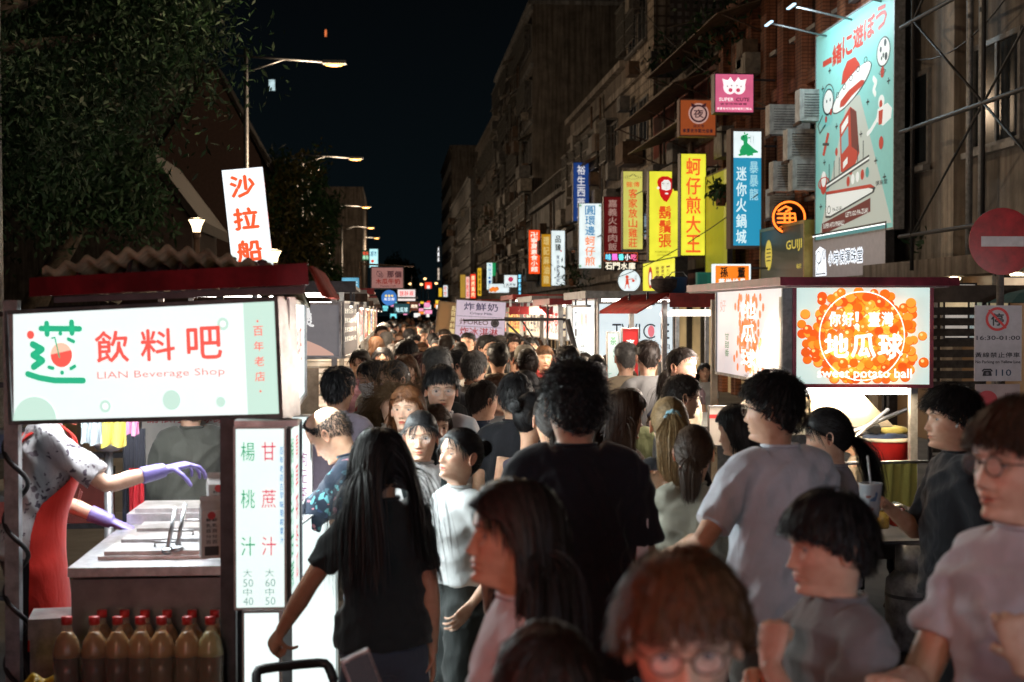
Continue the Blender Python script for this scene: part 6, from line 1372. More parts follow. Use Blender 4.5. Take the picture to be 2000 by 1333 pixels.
for k in (1, 2):
    x = .1; c_ = 0
    while x < 2.3:
        w = rs.uniform(.16, .28); h = rs.uniform(.12, .34); q_ = rs.randrange(5); r5 = empty('storage_box', (-3.6 + x, 8.62 + rs.uniform(0, .1), .33 + k * .42), 0, '%s storage box, %s from the left on the %s shelf of the dark rack' % (['brown', 'navy', 'red', 'pale', 'orange'][q_], ['first', 'second', 'third', 'fourth', 'fifth', 'sixth', 'seventh', 'eighth', 'ninth', 'tenth', 'eleventh', 'twelfth'][c_], ['', 'middle', 'upper'][k]), 'box', 'boxes stored on the dark rack'); m = MB(); m.box(0, w, 0, .3, 0, h); m.build('body', mat('stored_box_%d' % q_, [(.20, .12, .06), (.06, .07, .12), (.25, .05, .04), (.28, .26, .22), (.30, .18, .05)][q_], .7), r5); m = MB(); m.box(-.004, w + .004, -.004, .304, h * .8, h + .004); m.build('lid', mat('stored_lid', (.1, .1, .1), .6), r5); x += w + rs.uniform(.02, .15); c_ += 1
area(bev, LB((-1.1, 6.4, 1.98)), .9, .8, 55, (.92, .97, 1.0))
area(bev, LB((-.33, 6.2, 1.75)), .4, 1.5, 42, (.88, 1.0, 1.0), (0, R(-90), 0)); area(bev, LB((-1.0, 5.2, 1.8)), 1.1, .4, 22, (.92, 1.0, .98), (R(-90), 0, 0)); area(bev, LB((-.36, 5.9, .9)), .9, .9, 12, (.92, 1.0, .98), (0, R(-90), 0))
m = MB(); m.tube([(-1.6, 6.4, 2.0), (-.6, 6.2, 2.0)], .014, 8); m.build('tube_light', TUBEC, bev, LB((0, 0, 0)))
# handle of a pushchair gripped by the long-haired woman
g0 = W(570, 1302, 4.75); r = empty('pushchair', (g0.x, g0.y, 0), R(20), 'black pushchair handle at the bottom edge beside the drinks stall', 'pushchair')
m = MB(); m.tube(_interp_path([(-.13, -.05, g0.z - .05), (-.11, 0, g0.z), (.11, 0, g0.z), (.13, -.05, g0.z - .05)], [.016] * 4, 14)[0], .016, 10); m.build('handle', mat('black_rubber', (.015, .015, .018), .5), r)
for s in (-.13, .13): m = MB(); m.tube([(s, -.05, g0.z - .05), (s, .35, .25), (s, .45, .12)], .012, 8); m.build('frame_tube', DSTEEL, r); m = MB(); m.tube([(s - .02, .45, .11), (s + .02, .45, .11)], .11, 16); m.build('wheel', BLACKM, r)
m = MB(); m.box(-.15, .15, .12, .5, .35, .45); m.box(-.15, .15, .08, .14, .35, .6); m.build('seat', mat('pushchair_cloth', (.03, .03, .035), .9), r)
# ---------------------------------------------------------------- white salad boat sign
bs = W(456, 522, 11.2); r = empty('standing_sign', (bs.x, 11.2, bs.z - .05), 0, 'leaning white lit sign with three red characters, one in the shape of a boat', 'sign')
w = 76 * 11.2 / FPX; h = 198 * 11.2 / FPX
o = panel_box(r, (0, 0, 0), R(4), w, h, .17, SW, lambda ink, w, h: [put_text(ink(C8(230, 85, 45), 1.15), ch, w * .16, h * (.73 - i * .315), h * .205, w * .60, bold=.05) for i, ch in enumerate('沙拉船')], mat('white_acrylic', (.7, .7, .72), .4, em=(.8, .9, 1), es=.6), .004, ry=R(-6.0), name='casing')
m = MB(); m.tube([(w * .5, .10, -(bs.z - .05)), (w * .5, .10, h * .3)], .022, 8); m.build('post', GMETAL, r)
sd = MB(); 
for i, ch in enumerate('沙拉船'):
    q = MB(); put_text(q, ch, .03, h * (.73 - i * .315), h * .2, .11, bold=.04); v = q.v[0]; V = np.stack([np.full(len(v), w + .007), v[:, 0] + .0, v[:, 2]], 1); sd.add(V, q.f)
so = sd.build('side_lettering', mat('ink_side_red', C8(230, 85, 45), .5, em=C8(230, 85, 45), es=1), o)
# ---------------------------------------------------------------- left row of stalls
def d_tang(ink, w, h):
    put_text(ink(C8(225, 225, 225), .9), '燙', w * .04, h * .55, h * .38, w * .30, bold=.03, rot=12); hand = ink(C8(205, 165, 150), .8, 'picture')
    poly(hand, [(0, h * .02), (0, h * .34), (w * .25, h * .30), (w * .55, h * .20), (w * .85, h * .06), (w * .88, h * .02)])
s2 = stall('steel food stall with a grey lit sign showing a hand, second in the left row', -1.9, -.45, 11.8, 13.6, 2.2, .95, DSTEEL, energy=33, lc=(1, .75, .45), group='food stalls in the left row')
a = W(583, 697, 11.75); panel_box(s2, Vector(a) - Vector((-1.9, 11.8, 0)), 0, W(662, 697, 11.75).x - a.x, W(583, 596, 11.75).z - a.z, .08, mat('sign_mid_grey', C8(110, 108, 112), .5, var=.1, em=C8(120, 118, 122), es=.6), d_tang, CHROME, .02, name='lightbox')
a = Vector((-.44, 13.5, W(662, 697, 11.75).z)); panel_box(s2, Vector((-.40, 11.9, a.z)) - Vector((-1.9, 11.8, 0)), R(87), 1.5, .44, .05, mat('sign_menu_dark', C8(60, 55, 60), .5, em=C8(70, 65, 70), es=.5), lambda ink, w, h: [put_row(ink(C8(220, 215, 200), .9), '燙青菜滷味小吃', w * .06, h * (.8 - .18 * i), w * .12, h * .1) for i in range(4)], CHROME, .02, name='lightbox')
m = MB(); m.box(0, 1.3, 0, .03, 1.0, 1.55); m.build('splash_guard', mat('orange_lit_steel', (.55, .45, .32), .3, .8, .2, 6), s2)  # orange stall light is put into the silver steel's colour
names_l = ['third', 'fourth', 'fifth', 'sixth', 'seventh', 'eighth', 'ninth', 'tenth']
cols_l = [('orange and yellow', C8(245, 150, 50), C8(225, 60, 30), '好味炸排骨'), ('white', C8(235, 235, 225), C8(210, 50, 40), '蚵仔煎湯'), ('red', C8(215, 50, 40), C8(250, 240, 220), '牛肉湯麵'), ('warm yellow', C8(240, 195, 80), C8(150, 40, 30), '臭豆腐王'), ('white', C8(240, 235, 225), C8(40, 90, 160), '豆花芋圓'), ('orange', C8(240, 130, 50), C8(255, 245, 220), '烤玉米串'), ('yellow', C8(235, 210, 90), C8(160, 40, 30), '滷味雞排'), ('pinkish', C8(235, 160, 160), C8(120, 30, 60), '水果冰沙')]
y = 15.6
for i, (cn, fc, tc_, tx) in enumerate(cols_l):
    L = 2.0 + .3 * (i % 3); s = stall('%s food stall of the left row with a %s lit sign' % (names_l[i], cn), -1.9, -.42 - .05 * (i % 2), y, y + L, 2.15 + .08 * (i % 3), .95, [RUST, GMETAL, MAROON][i % 3], energy=26, lc=(1, .72, .42), group='food stalls in the left row')
    fm__ = glow('stall_sign_left_%d' % i, fc, .85, blotch=.2, vs=2); hh = .45 + .06 * (i % 2)
    panel_box(s, (.35, -.06, 1.62), 0, 1.05, hh, .05, fm__, lambda ink, w, h: put_row(ink(tc_, 1), tx, w * .04, h * .2, w * .92 / len(tx), h * .6, bold=.03), ALU, .02, name='lightbox')
    panel_box(s, (1.49, .05, 1.62), R(90), L - .1, hh, .05, fm__, lambda ink, w, h: put_row(ink(tc_, 1), tx, w * .04, h * .15, w * .92 / len(tx), h * .7, bold=.03), ALU, .02, name='lightbox')
    y += L + (1.0 if i % 2 else .5)
# ---------------------------------------------------------------- sweet potato ball stall (right, near)
sp0 = (2.40, 8.5)
sp = empty('food_stall', (sp0[0], sp0[1], 0), 0, 'sweet potato ball stall with a big lit sign of orange balls and purple-red roof edge', 'food stall')
PURP = mat('purple_red_paint', C8(120, 50, 70), .5, 0, .25, 6)
def LS(p): return Vector(p) - Vector((sp0[0], sp0[1], 0))
a = W(1555, 750, 8.5); b = W(1815, 742, 8.35); t1 = W(1555, 562, 8.5)
rz = math.atan2(b.y - a.y, b.x - a.x); w = math.hypot(b.x - a.x, b.y - a.y); h = t1.z - a.z
def d_balls(ink, w, h):
    rs = np.random.RandomState(12); cols = [C8(245, 130, 25), C8(235, 105, 15), C8(250, 155, 50), C8(222, 84, 12)]; hl = ink(C8(255, 205, 130), 1.0, 'picture')
    k = 0; pts = []
    for t in range(900):
        x = rs.uniform(.04, .96); z = rs.uniform(.05, .95); d = math.hypot((x - .48) / .44, (z - .47) / .55)
        if d > 1.0 + .12 * math.sin(x * 40) or (d > .8 and rs.rand() < .4): continue
        if any(math.hypot((x - q[0]) * w, (z - q[1]) * h) < .0245 for q in pts): continue
        pts.append((x, z))
    pts += [(.03, .62), (.94, .23), (.93, .5)]
    for i, (x, z) in enumerate(pts):
        c = cols[i % 4]; r = .026 + .006 * rs.rand(); m = ink(c, .95, 'picture'); disc(m, w * x, h * z, r, y=-.00015 * (i % 7), n=14); dk = ink(C8(215, 85, 15), .9, 'picture'); ringd(dk, w * x, h * z, r, r * .16, y=-.00015 * (i % 7) - .00005, n=12, a0=190, a1=350); disc(hl, w * (x) - r * .25, h * z + r * .3, r * .33, y=.0, n=9)
    wv = ink(C8(255, 250, 240), 1.3); ringd(wv, w * .48, h * .50, w * .32, w * .008, rz=h * .46, n=60, y=-.002)
    for i, ch in enumerate('你好！臺灣'): put_text(wv, ch, w * (.235 + .098 * i), h * .60, h * .145, w * .085 * (.3 if ch == '！' else 1), y=-.003, bold=.03)
    for i, ch in enumerate('地瓜球'): put_text(wv, ch, w * (.205 + .20 * i), h * .285, h * .235, w * .175, y=-.003, bold=.045)
    put_text(wv, 'sweet potato ball', w * .15, h * .045, h * .12, w * .70, y=-.003, bold=.03)
panel_box(sp, LS(a), rz, w, h, .10, glow('sign_mint_white', C8(190, 215, 210), .9, True, blotch=.05), d_balls, PURP, .022, name='lightbox')
# aisle side lightbox
s1 = Vector((2.40, 8.56, a.z)); yf = WX(1402, 650, 2.40).y
def d_side(ink, w, h):
    o = ink(C8(235, 110, 30), .9, 'picture'); rs = np.random.RandomState(4); wv = ink(C8(250, 240, 230), 1.3)
    for i in range(120):
        x = rs.normal(.52, .11); z = rs.uniform(.08, .93)
        if abs(x - .52) < .22: disc(o, w * x, h * z, .028, y=-.0001 * (i % 5), n=10)
    for i, ch in enumerate('地瓜球'): put_text(wv, ch, w * .42, h * (.68 - i * .28), h * .2, w * .22, y=-.003, bold=.05)
    put_col(ink(C8(70, 120, 80), .8), '甘甜香', w * .14, h * .5, w * .08, h * .1); put_text(ink(C8(200, 170, 165), .8), '好', w * .06, h * .75, h * .15, w * .1)
panel_box(sp, LS(Vector((2.395, yf, a.z))), R(-90), yf - 8.56, h, .08, glow('sign_warm_white', C8(205, 198, 202), .8, True, blotch=.08), d_side, GMETAL, .02, name='lightbox')
r0 = W(1522, 558, 8.25); r1 = W(1872, 556, 8.25); m = MB(); m.box(r0.x - 2.4, r1.x - 2.4, -.27, -.24, r0.z, r0.z + .05); m.box(r0.x - 2.4, r0.x - 2.37, -.24, 2.4, r0.z, r0.z + .05); m.build('fascia', mat('roof_edge_paint', C8(125, 40, 58), .45, 0, .3, 5), sp)
m = MB(); m.box(r0.x - 2.36, r1.x - 2.45, -.235, 2.5, r0.z - .01, r0.z + .02); m.build('roof', mat('roof_panel_grey', (.2, .17, .17), .6), sp)
for x, y_ in ((0, .06), (.80, 0), (0, 1.95), (.85, 1.95)): m = MB(); m.box(x - .02, x + .025, y_, y_ + .045, .1, 2.1); m.build('post', ALU if x else CREAM, sp)
zc = W(1700, 905, 8.6).z
m = MB(); m.box(.1, .84, .12, 2.0, zc - .30, zc - .27); m.build('counter_top', STEEL, sp)
m = MB(); m.box(.14, .82, .2, 1.95, .45, zc - .31); m.build('counter_cabinet', DSTEEL, sp)
# hood, bright inside
m = MB(); hz = W(1600, 830, 9).z; ht = a.z - .02
m.add([(.05, .35, hz), (.80, .35, hz), (.80, 1.6, hz), (.05, 1.6, hz), (.25, .6, ht), (.6, .6, ht), (.6, 1.4, ht), (.25, 1.4, ht)], [(0, 1, 5, 4), (1, 2, 6, 5), (2, 3, 7, 6), (3, 0, 4, 7)]); m.build('hood', mat('cream_hood', (.62, .52, .38), .3, .4, .1, 4), sp)
m = MB(); m.box(.04, .81, .34, .352, hz - .05, hz - .001); m.build('hood_rim', STEEL, sp)
m = MB(); m.tube([(.1, .16, a.z - .055), (.8, .12, a.z - .055)], .02, 8); m.build('tube_light', TUBE, sp); m = MB(); m.tube([(.15, .75, a.z + .2), (.8, .75, a.z + .2)], .014, 8); m.build('tube_light', TUBE, sp)
area(sp, (.4, .6, a.z - .08), .6, .4, 20, (1, .82, .58)); area(sp, (.45, -.2, a.z - .06), .7, .2, 14, (1, .76, .48)); area(sp, (-.06, 1.0, a.z + .25), .45, 1.8, 72, (1, .86, .74), (0, R(90), 0)); area(sp, (.4, -.12, a.z + .25), .8, .45, 22, (1, .88, .74), (R(-90), 0, 0))
area(sp, (-.12, 1.0, a.z - .06), 1.4, .15, 14, (1, .80, .6), (0, R(40), R(90)))
for (px0, py0, Y0_, px1, py1, Y1_, rad) in ((1640, 855, 8.5, 1770, 800, 8.7, .014), (1610, 905, 8.3, 1735, 800, 8.6, .012), (1700, 905, 8.2, 1640, 905, 8.2, .008)):
    m = MB(); m.tube([LS(W(px0, py0, Y0_)), LS(W(px1, py1, Y1_))], rad, 8); m.build('strut', STEEL, sp)
# counter things
def thing_lathe(name, label, cat, p, prof, mt, extra=None, n=20):
    r = empty(name, p, 0, label, cat); m = MB(); m.lathe(prof, n); m.build('body', mt, r)
    for nm, pr, m2 in (extra or []): q = MB(); q.lathe(pr, n); q.build(nm, m2, r)
    return r
p = W(1735, 905, 8.75); thing_lathe('pot', 'red pot under folded dark towels at the back of the stall', 'pot', (p.x, 8.8, p.z - .0), [(.12, 0), (.16, .02), (.17, .14), (.175, .145)], mat('red_enamel', (.5, .02, .02), .3), [('rim', [(.178, .14), (.178, .155), (.16, .157)], CREAM)])
p = W(1735, 862, 8.75); bag((p.x, 8.8, p.z - .03), (.15, .1, .045), cloth_mat('navy_towel', (.03, .05, .11)), 'bunched navy towel lying on the red pot', 'towel', 4, 'towel'); p = W(1750, 842, 8.8); bag((p.x, 8.85, p.z - .03), (.11, .08, .03), cloth_mat('yellow_towel', (.5, .42, .12)), 'folded yellow towel on top of the navy one', 'towel', 5, 'towel'); p = W(1705, 840, 8.8); bag((p.x, 8.8, p.z - .03), (.06, .06, .04), cloth_mat('dark_towel', (.03, .03, .03)), 'dark rag beside the folded yellow towel', 'towel', 6, 'towel')
cloth(1712, 905, 1790, 985, 7.9, (.50, .50, .14), 'yellow-green cloth hanging from the stall rail', 7, 'towel', 'towel', skew=.2)
m = MB(); a_ = W(1640, 906, 7.9); b_ = W(1812, 902, 7.9); m.tube([LS(a_), LS(b_)], .010, 8); m.build('rail', STEEL, sp)
for i, (px, py, nm, col, lab, sc_) in enumerate(((1690, 1000, 'jar', (.5, .04, .03), 'red sauce jar on the lower stall shelf', 1), (1722, 1010, 'jar', (.40, .28, .10), 'amber sauce jar between the red jars', 1.1), (1752, 1005, 'jar', (.35, .03, .02), 'dark red sauce jar near the stall post', 1.1), (1670, 1025, 'bowl', (.7, .66, .58), 'pale bowl with food on the stall shelf', 1.3), (1795, 990, 'bottle', (.5, .30, .03), 'slim amber bottle at the stall post', .8))):
    p = W(px, py + 22, 8.2); thing_lathe(nm, lab, nm, p, [(.035 * sc_, 0), (.04 * sc_, .01), (.04 * sc_, .09 * sc_), (.03 * sc_, .1 * sc_)] if nm != 'bowl' else [(.04, 0), (.09, .05), (.095, .055), (.06, .05)], mat('jar_%d' % i, col, .25, 0, .2, 30), [('lid', [(.034 * sc_, .1 * sc_), (.034 * sc_, .115 * sc_), (.01, .116 * sc_)], STEEL)] if nm != 'bowl' else [('food', [(.085, .045), (.06, .065), (.01, .075)], mat('food_brown', (.30, .18, .08), .6, 0, .3, 40))])
m = MB(); m.box(-.3 + .1, .85, -.5, .15, W(1700, 1047, 8.2).z - .02, W(1700, 1047, 8.2).z); m.build('lower_shelf', DSTEEL, sp)
p = W(1790, 1115, 8.0); r = empty('gas_cylinder', (p.x, 8.05, 0), 0, 'worn grey gas cylinder standing under the stall shelf', 'gas cylinder'); zt_ = p.z
m = MB(); m.lathe([(.10, .03), (.15, .06), (.16, .12), (.16, zt_ - .12), (.155, zt_ - .06), (.10, zt_), (.02, zt_ + .01)], 28); m.build('tank', mat('grey_cylinder_paint', (.22, .22, .23), .45, .3, .35, 8), r)
m = MB(); m.lathe([(.095, zt_ - .01), (.105, zt_), (.105, zt_ + .15), (.098, zt_ + .15), (.098, zt_)], 24, cap=False); m.build('collar', mat('grey_cylinder_paint', (1, 1, 1)), r); m = MB(); m.lathe([(.012, zt_), (.012, zt_ + .1), (.04, zt_ + .11), (.04, zt_ + .13), (.01, zt_ + .135)], 14); m.build('valve', mat('blue_valve', (.05, .10, .25), .5), r); m = MB(); m.lathe([(.161, .35), (.163, .36), (.161, .37)], 28, cap=False); m.build('weld_band', DSTEEL, r)
# ---------------------------------------------------------------- red-roofed stall and TWICE stall
tw = stall('stall under a red tin roof with bright tubes before the white TWICE sign', 2.42, 3.95, 12.6, 14.4, 2.12, .95, REDTIN, energy=22, lc=(1, .86, .66), roof=False, tubes=0, group='food stalls in the right row')
z6 = W(1300, 603, 12.5).z
for yy, zz in ((-.12, z6 - .03), (.35, z6 - .05)): m = MB(); m.tube([(.05, yy, zz), (1.5, yy, zz)], .018, 8); m.build('tube_light', glow('bright_tube', (1, .93, .82), 4, sample=True, blotch=0), tw)
corrugated(tw, -.28, .0, -.3, 2.0, z6 - .03, z6 + .13, .07, .014, REDTIN, 'valance'); m = MB(); m.box(.003, 1.75, -.32, 2.0, z6 + .10, z6 + .13); m.box(.0, 1.75, -.34, -.322, z6 + .01, z6 + .135); m.build('roof', REDTIN, tw)
a = W(1187, 852, 12.9); panel_box(tw, Vector(a) - Vector((2.42, 12.6, 0)), 0, W(1208, 850, 12.9).x - a.x, W(1187, 650, 12.9).z - a.z, .05, glow('menu_pale_green', C8(205, 222, 215), .9), lambda ink, w, h: (put_text(ink(C8(90, 150, 110), .8), '茶', w * .2, h * .88, h * .08, w * .6), put_text(ink(C8(90, 150, 110), .8), '飲', w * .2, h * .04, h * .08, w * .6)), ALU, .008, name='menu_lightbox')
a = W(1216, 752, 12.75); panel_box(tw, Vector(a) - Vector((2.42, 12.6, 0)), 0, W(1246, 750, 12.75).x - a.x, W(1216, 643, 12.75).z - a.z, .05, glow('menu_red', C8(195, 45, 45), .9), vtext('真煮餛飩湯', C8(255, 245, 235), 1.3, .2, .18, .03, .05), ALU, .008, name='menu_lightbox')
board(1385, 795, 1448, 870, 9.4, mat('board_offwhite', (1, 1, 1)), 'white price card with a red stripe and green leaf hanging on the stall', lambda ink, w, h: (poly(ink(C8(190, 50, 50)), [(w * .0, h * .7), (w * .55, h * .7), (w * .55, h * .8), (0, h * .8)]), disc(ink(C8(60, 150, 80), 0, 'picture'), w * .85, h * .15, w * .14)))
TW = glow('twice_white', C8(212, 226, 232), .95, True, blotch=.05)
def d_twice(ink, w, h):
    k = ink(C8(75, 75, 85), .3)
    put_text(k, 'TWI', w * .18, h * .40, h * .26, w * .38, bold=-.01); put_text(k, 'E', w * .84, h * .40, h * .26, w * .12, bold=-.01); ringd(k, w * .70, h * .53, w * .10, w * .02, a0=45, a1=315, rz=h * .13); disc(ink(C8(225, 120, 130), .9, 'picture'), w * .71, h * .53, w * .045, r2=h * .10)
    put_row(ink(C8(110, 110, 120), .4), '木瓜小姐', w * .52, h * .22, w * .115, h * .09)
t2 = stall('white-panelled papaya drinks stall with TWICE in thin dark letters', 2.42, 3.75, 16.6, 18.4, 2.2, .95, GMETAL, energy=33, lc=(1, .93, .82), group='food stalls in the right row')
a = W(1170, 708, 16.5); panel_box(t2, Vector(a) - Vector((2.42, 16.6, 0)), 0, W(1313, 708, 16.5).x - a.x, W(1170, 594, 16.5).z - a.z, .08, TW, d_twice, ALU, .02, name='lightbox')
yf = WX(1120, 650, 2.40).y
def d_pencil(ink, w, h):
    for i, c in enumerate(((60, 60, 70), (240, 160, 70), (60, 60, 70), (225, 120, 110), (60, 60, 70))): x = w * (.35 + i * .09); stroke(ink(C8(*c), .8, 'picture'), [(x, h * .45), (x, h * .78)], w * (.05 if i in (1, 3) else .012))
    for j in range(3): put_row(ink(C8(50, 50, 60), .2), '鮮榨木瓜', w * .38, h * (.30 - j * .09), w * .1, h * .06)
    put_col(ink(C8(60, 60, 70), .3), 'TWICE', w * .1, h * .85, w * .1, h * .13)
panel_box(t2, Vector((2.395, yf, a.z - .12)) - Vector((2.42, 16.6, 0)), R(-90), yf - 16.65, W(1170, 594, 16.5).z - a.z + .16, .06, TW, d_pencil, ALU, .02, name='lightbox')
# further right row
cols_r = [('white', C8(235, 235, 228), C8(220, 60, 50), '珍珠奶茶'), ('warm white', C8(240, 220, 190), C8(60, 60, 70), '花生捲冰'), ('yellow', C8(240, 205, 90), C8(160, 40, 30), '麻油雞湯'), ('red', C8(220, 60, 45), C8(255, 240, 220), '胡椒餅舖'), ('white', C8(235, 235, 228), C8(40, 110, 80), '愛玉檸檬'), ('orange', C8(240, 140, 60), C8(255, 245, 225), '炭烤魷魚'), ('pale blue', C8(170, 215, 230), C8(40, 70, 130), '杏仁豆腐')]
y = 20.4
for i, (cn, fc, tc_, tx) in enumerate(cols_r):
    L = 2.1 + .3 * (i % 3); s = stall('%s food stall past TWICE in the right row, with a %s sign' % (['first', 'second', 'third', 'fourth', 'fifth', 'sixth', 'seventh'][i], cn), 2.42, 3.9, y, y + L, 2.15 + .07 * (i % 3), .95, [MAROON, GMETAL, REDTIN][i % 3], energy=26, lc=(1, .76, .48), group='food stalls in the right row')
    f_ = glow('stall_sign_right_%d' % i, fc, .85, blotch=.2, vs=2); panel_box(s, (.1, -.06, 1.62), 0, 1.25, .48, .05, f_, lambda ink, w, h: put_row(ink(tc_, 1), tx, w * .04, h * .2, w * .92 / len(tx), h * .6, bold=.03), ALU, .02, name='lightbox')
    panel_box(s, (-.01, L - .05, 1.62), R(-90), L - .1, .48, .05, f_, lambda ink, w, h: put_row(ink(tc_, 1), tx, w * .04, h * .15, w * .92 / len(tx), h * .7, bold=.03), ALU, .02, name='lightbox')
    y += L + (1.2 if i % 2 else .5)
# red and white striped awning over the stall beyond TWICE
aw = empty('awning', (1.75, 21.2, 0), 0, 'low red and white striped awning edge over the right row', 'awning'); z_ = W(1050, 612, 21).z
for i in range(11): m = MB(); m.box(i * .15, i * .15 + .148, 0, 1.5, z_, z_ + .02); m.box(i * .15, i * .15 + .148, -.012, .0, z_ - .02, z_ + .10); m.build('stripe', mat('awning_red', C8(150, 35, 40), .6) if i % 3 != 2 else mat('awning_white', (.6, .58, .55), .6), aw)
for y_ in (.05, 1.4): m = MB(); m.tube([(1.6, y_, 0), (1.6, y_, z_)], .02, 8); m.build('post', GMETAL, aw)
fr = empty('stall_frame', (2.0, 14.8, 0), 0, 'slanting dark struts of a folded parasol frame left of the TWICE stall', 'frame')
for (px0, py0, Y0_, px1, py1, Y1_, rd) in ((990, 632, 15, 1110, 745, 15, .011), (1018, 625, 15.3, 1095, 742, 15.3, .009), (985, 622, 15, 1105, 624, 15, .012), (905, 626, 15.2, 1060, 624, 15.2, .010), (1068, 742, 15, 1070, 600, 15, .012)):
    m = MB(); m.tube([Vector(W(px0, py0, Y0_)) - Vector((2.0, 14.8, 0)), Vector(W(px1, py1, Y1_)) - Vector((2.0, 14.8, 0))], rd, 8); m.build('strut', DSTEEL, fr)
m = MB(); m.tube([Vector((2.35, 15, 0)) - Vector((2, 14.8, 0)), Vector(W(1108, 624, 15)) - Vector((2, 14.8, 0))], .03, 8); m.build('pole', DSTEEL, fr)
# crispy milk board
def d_milk(ink, w, h):
    k = ink(C8(60, 50, 110), .25); r_ = ink(C8(185, 45, 60), .35); put_row(k, '炸鮮奶', w * .14, h * .76, w * .24, h * .19, bold=.02); put_text(k, 'Crispy Milk', w * .28, h * .65, h * .07, w * .46, bold=.02)
    put_text(ink(C8(110, 60, 80), .2), '炸OREO', w * .08, h * .40, h * .15, w * .58, bold=.01); disc(ink(C8(50, 45, 55), .05, 'picture'), w * .80, h * .47, w * .085); ringd(ink(C8(120, 115, 125), .2, 'picture'), w * .80, h * .47, w * .06, w * .01)
    put_row(r_, '炸冰淇淋', w * .08, h * .14, w * .20, h * .20, bold=.02); put_text(r_, 'Fried ice cream', w * .24, h * .035, h * .06, w * .52, bold=.02); stroke(k, [(w * .02, h * .36), (w * .94, h * .36)], h * .008); stroke(k, [(w * .02, h * .61), (w * .94, h * .61)], h * .008)
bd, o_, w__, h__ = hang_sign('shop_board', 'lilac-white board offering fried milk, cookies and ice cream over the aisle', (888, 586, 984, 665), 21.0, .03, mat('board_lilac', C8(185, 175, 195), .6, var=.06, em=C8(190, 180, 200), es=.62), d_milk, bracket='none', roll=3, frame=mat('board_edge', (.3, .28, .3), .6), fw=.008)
m = MB(); m.tube([(w__ * .1, .06, h__ * .5), (w__ + 1.1, .06, h__ * .5)], .018, 8); m.tube([(w__ + 1.05, .06, h__ * .5), (w__ + 1.05, .06, -1.6)], .02, 8); m.build('support_arm', DSTEEL, bd)
def d_tan(ink, w, h):
    disc(ink(C8(150, 115, 75), .2, 'picture'), w * .3, h * .55, w * .26, r2=h * .40); put_col(ink(C8(215, 200, 150), .5), '起司馬鈴薯', w * .6, h * .92, w * .32, h * .18, bold=.04)
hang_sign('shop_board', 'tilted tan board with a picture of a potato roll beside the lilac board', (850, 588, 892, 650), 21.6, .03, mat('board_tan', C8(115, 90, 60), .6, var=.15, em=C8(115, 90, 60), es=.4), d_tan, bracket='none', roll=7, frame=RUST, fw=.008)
# straw bundle and blue bucket on the red roof
p = W(1302, 590, 12.6); r = empty('basket', (p.x, 12.7, z6 + .14), 0, 'dark basket of bundled shells on the red tin roof', 'basket'); m = MB(); m.lathe([(.06, 0), (.12, .05), (.13, .12), (.10, .13)], 18); m.build('body', mat('dark_basket', (.05, .035, .03), .8, 0, .4, 30), r)
for i in range(7): m = MB(); m.ell((.07 * math.cos(i), .07 * math.sin(i), .13), (.03, .03, .025), 8, 6); m.build('shell', mat('shell_pale', (.3, .22, .18), .6), r)
p = W(1328, 590, 12.6); r = empty('bucket', (p.x, 12.7, z6 + .14), 0, 'blue bucket lying beside the basket on the red tin roof', 'bucket'); m = MB(); m.lathe([(.07, 0), (.09, .14), (.094, .145), (.085, .13)], 18); m.build('body', mat('blue_plastic', (.03, .09, .18), .4), r); m = MB(); m.tube([(-.09, 0, .14), (-.05, 0, .19), (.05, 0, .19), (.09, 0, .14)], .005, 6); m.build('handle', STEEL, r)
# ---------------------------------------------------------------- road signs at the right
c = W(1958, 472, 12.8); r = empty('no_entry_sign', (c.x, 12.8, 0), R(-4), 'round red no-entry sign with a white bar on a grey pole', 'road sign')
m = MB(); m.tube([(0, .05, 0), (0, .05, c.z + .1)], .035, 12); m.build('pole', mat('pole_grey', (.14, .13, .13), .6, .3, .3, 9), r)
rr_ = .312; m = MB(); th = np.arange(40) * 2 * math.pi / 40; m.loft([np.stack([rr_ * np.cos(th), 0 * th + y, c.z + rr_ * np.sin(th)], 1) for y in (0, .012)], smooth=False); m.build('disc', mat('sign_red', (.42, .012, .02), .38, 0, .25, 7), r)
m = MB(); m.box(-rr_ * .64, rr_ * .64, -.004, -.001, c.z - .047, c.z + .047); m.build('white_bar', mat('sign_white_paint', (.60, .58, .62), .5, 0, .08, 9), r)
m = MB(); m.box(-.05, .05, .012, .09, c.z - .12, c.z - .09); m.box(-.05, .05, .012, .09, c.z + .09, c.z + .12); m.build('clamp', DSTEEL, r)
a = W(1903, 745, 12.7); w = W(1993, 745, 12.7).x - a.x; h = W(1903, 597, 12.7).z - a.z
r = empty('parking_sign', a, R(-3), 'white no-parking board with hours and telephone number on the same pole', 'road sign')
m = MB(); m.box(0, w, 0, .01, 0, h); m.build('board', mat('parking_board', (.46, .43, .48), .45, 0, .08, 7), r)
ink = Ink(); rd = ink(C8(200, 30, 35)); k = ink(C8(30, 25, 40)); bl = ink(C8(30, 60, 90)); ringd(rd, w * .48, h * .82, w * .25, w * .055); put_text(k, '停', w * .35, h * .735, h * .16, w * .26, bold=.03); stroke(ink(C8(205, 35, 40), 0, 'bar'), [(w * .31, h * .93), (w * .65, h * .71)], w * .05)
put_text(k, '16:30-01:00', w * .04, h * .545, h * .055, w * .92, bold=.03); put_row(k, '黃線禁止停車', w * .0, h * .315, w * .162, h * .065, bold=.02); put_text(k, 'No Parking on Yellow Line', w * .02, h * .225, h * .05, w * .95, bold=.02); put_text(bl, '110', w * .45, h * .07, h * .085, w * .33, bold=.01)
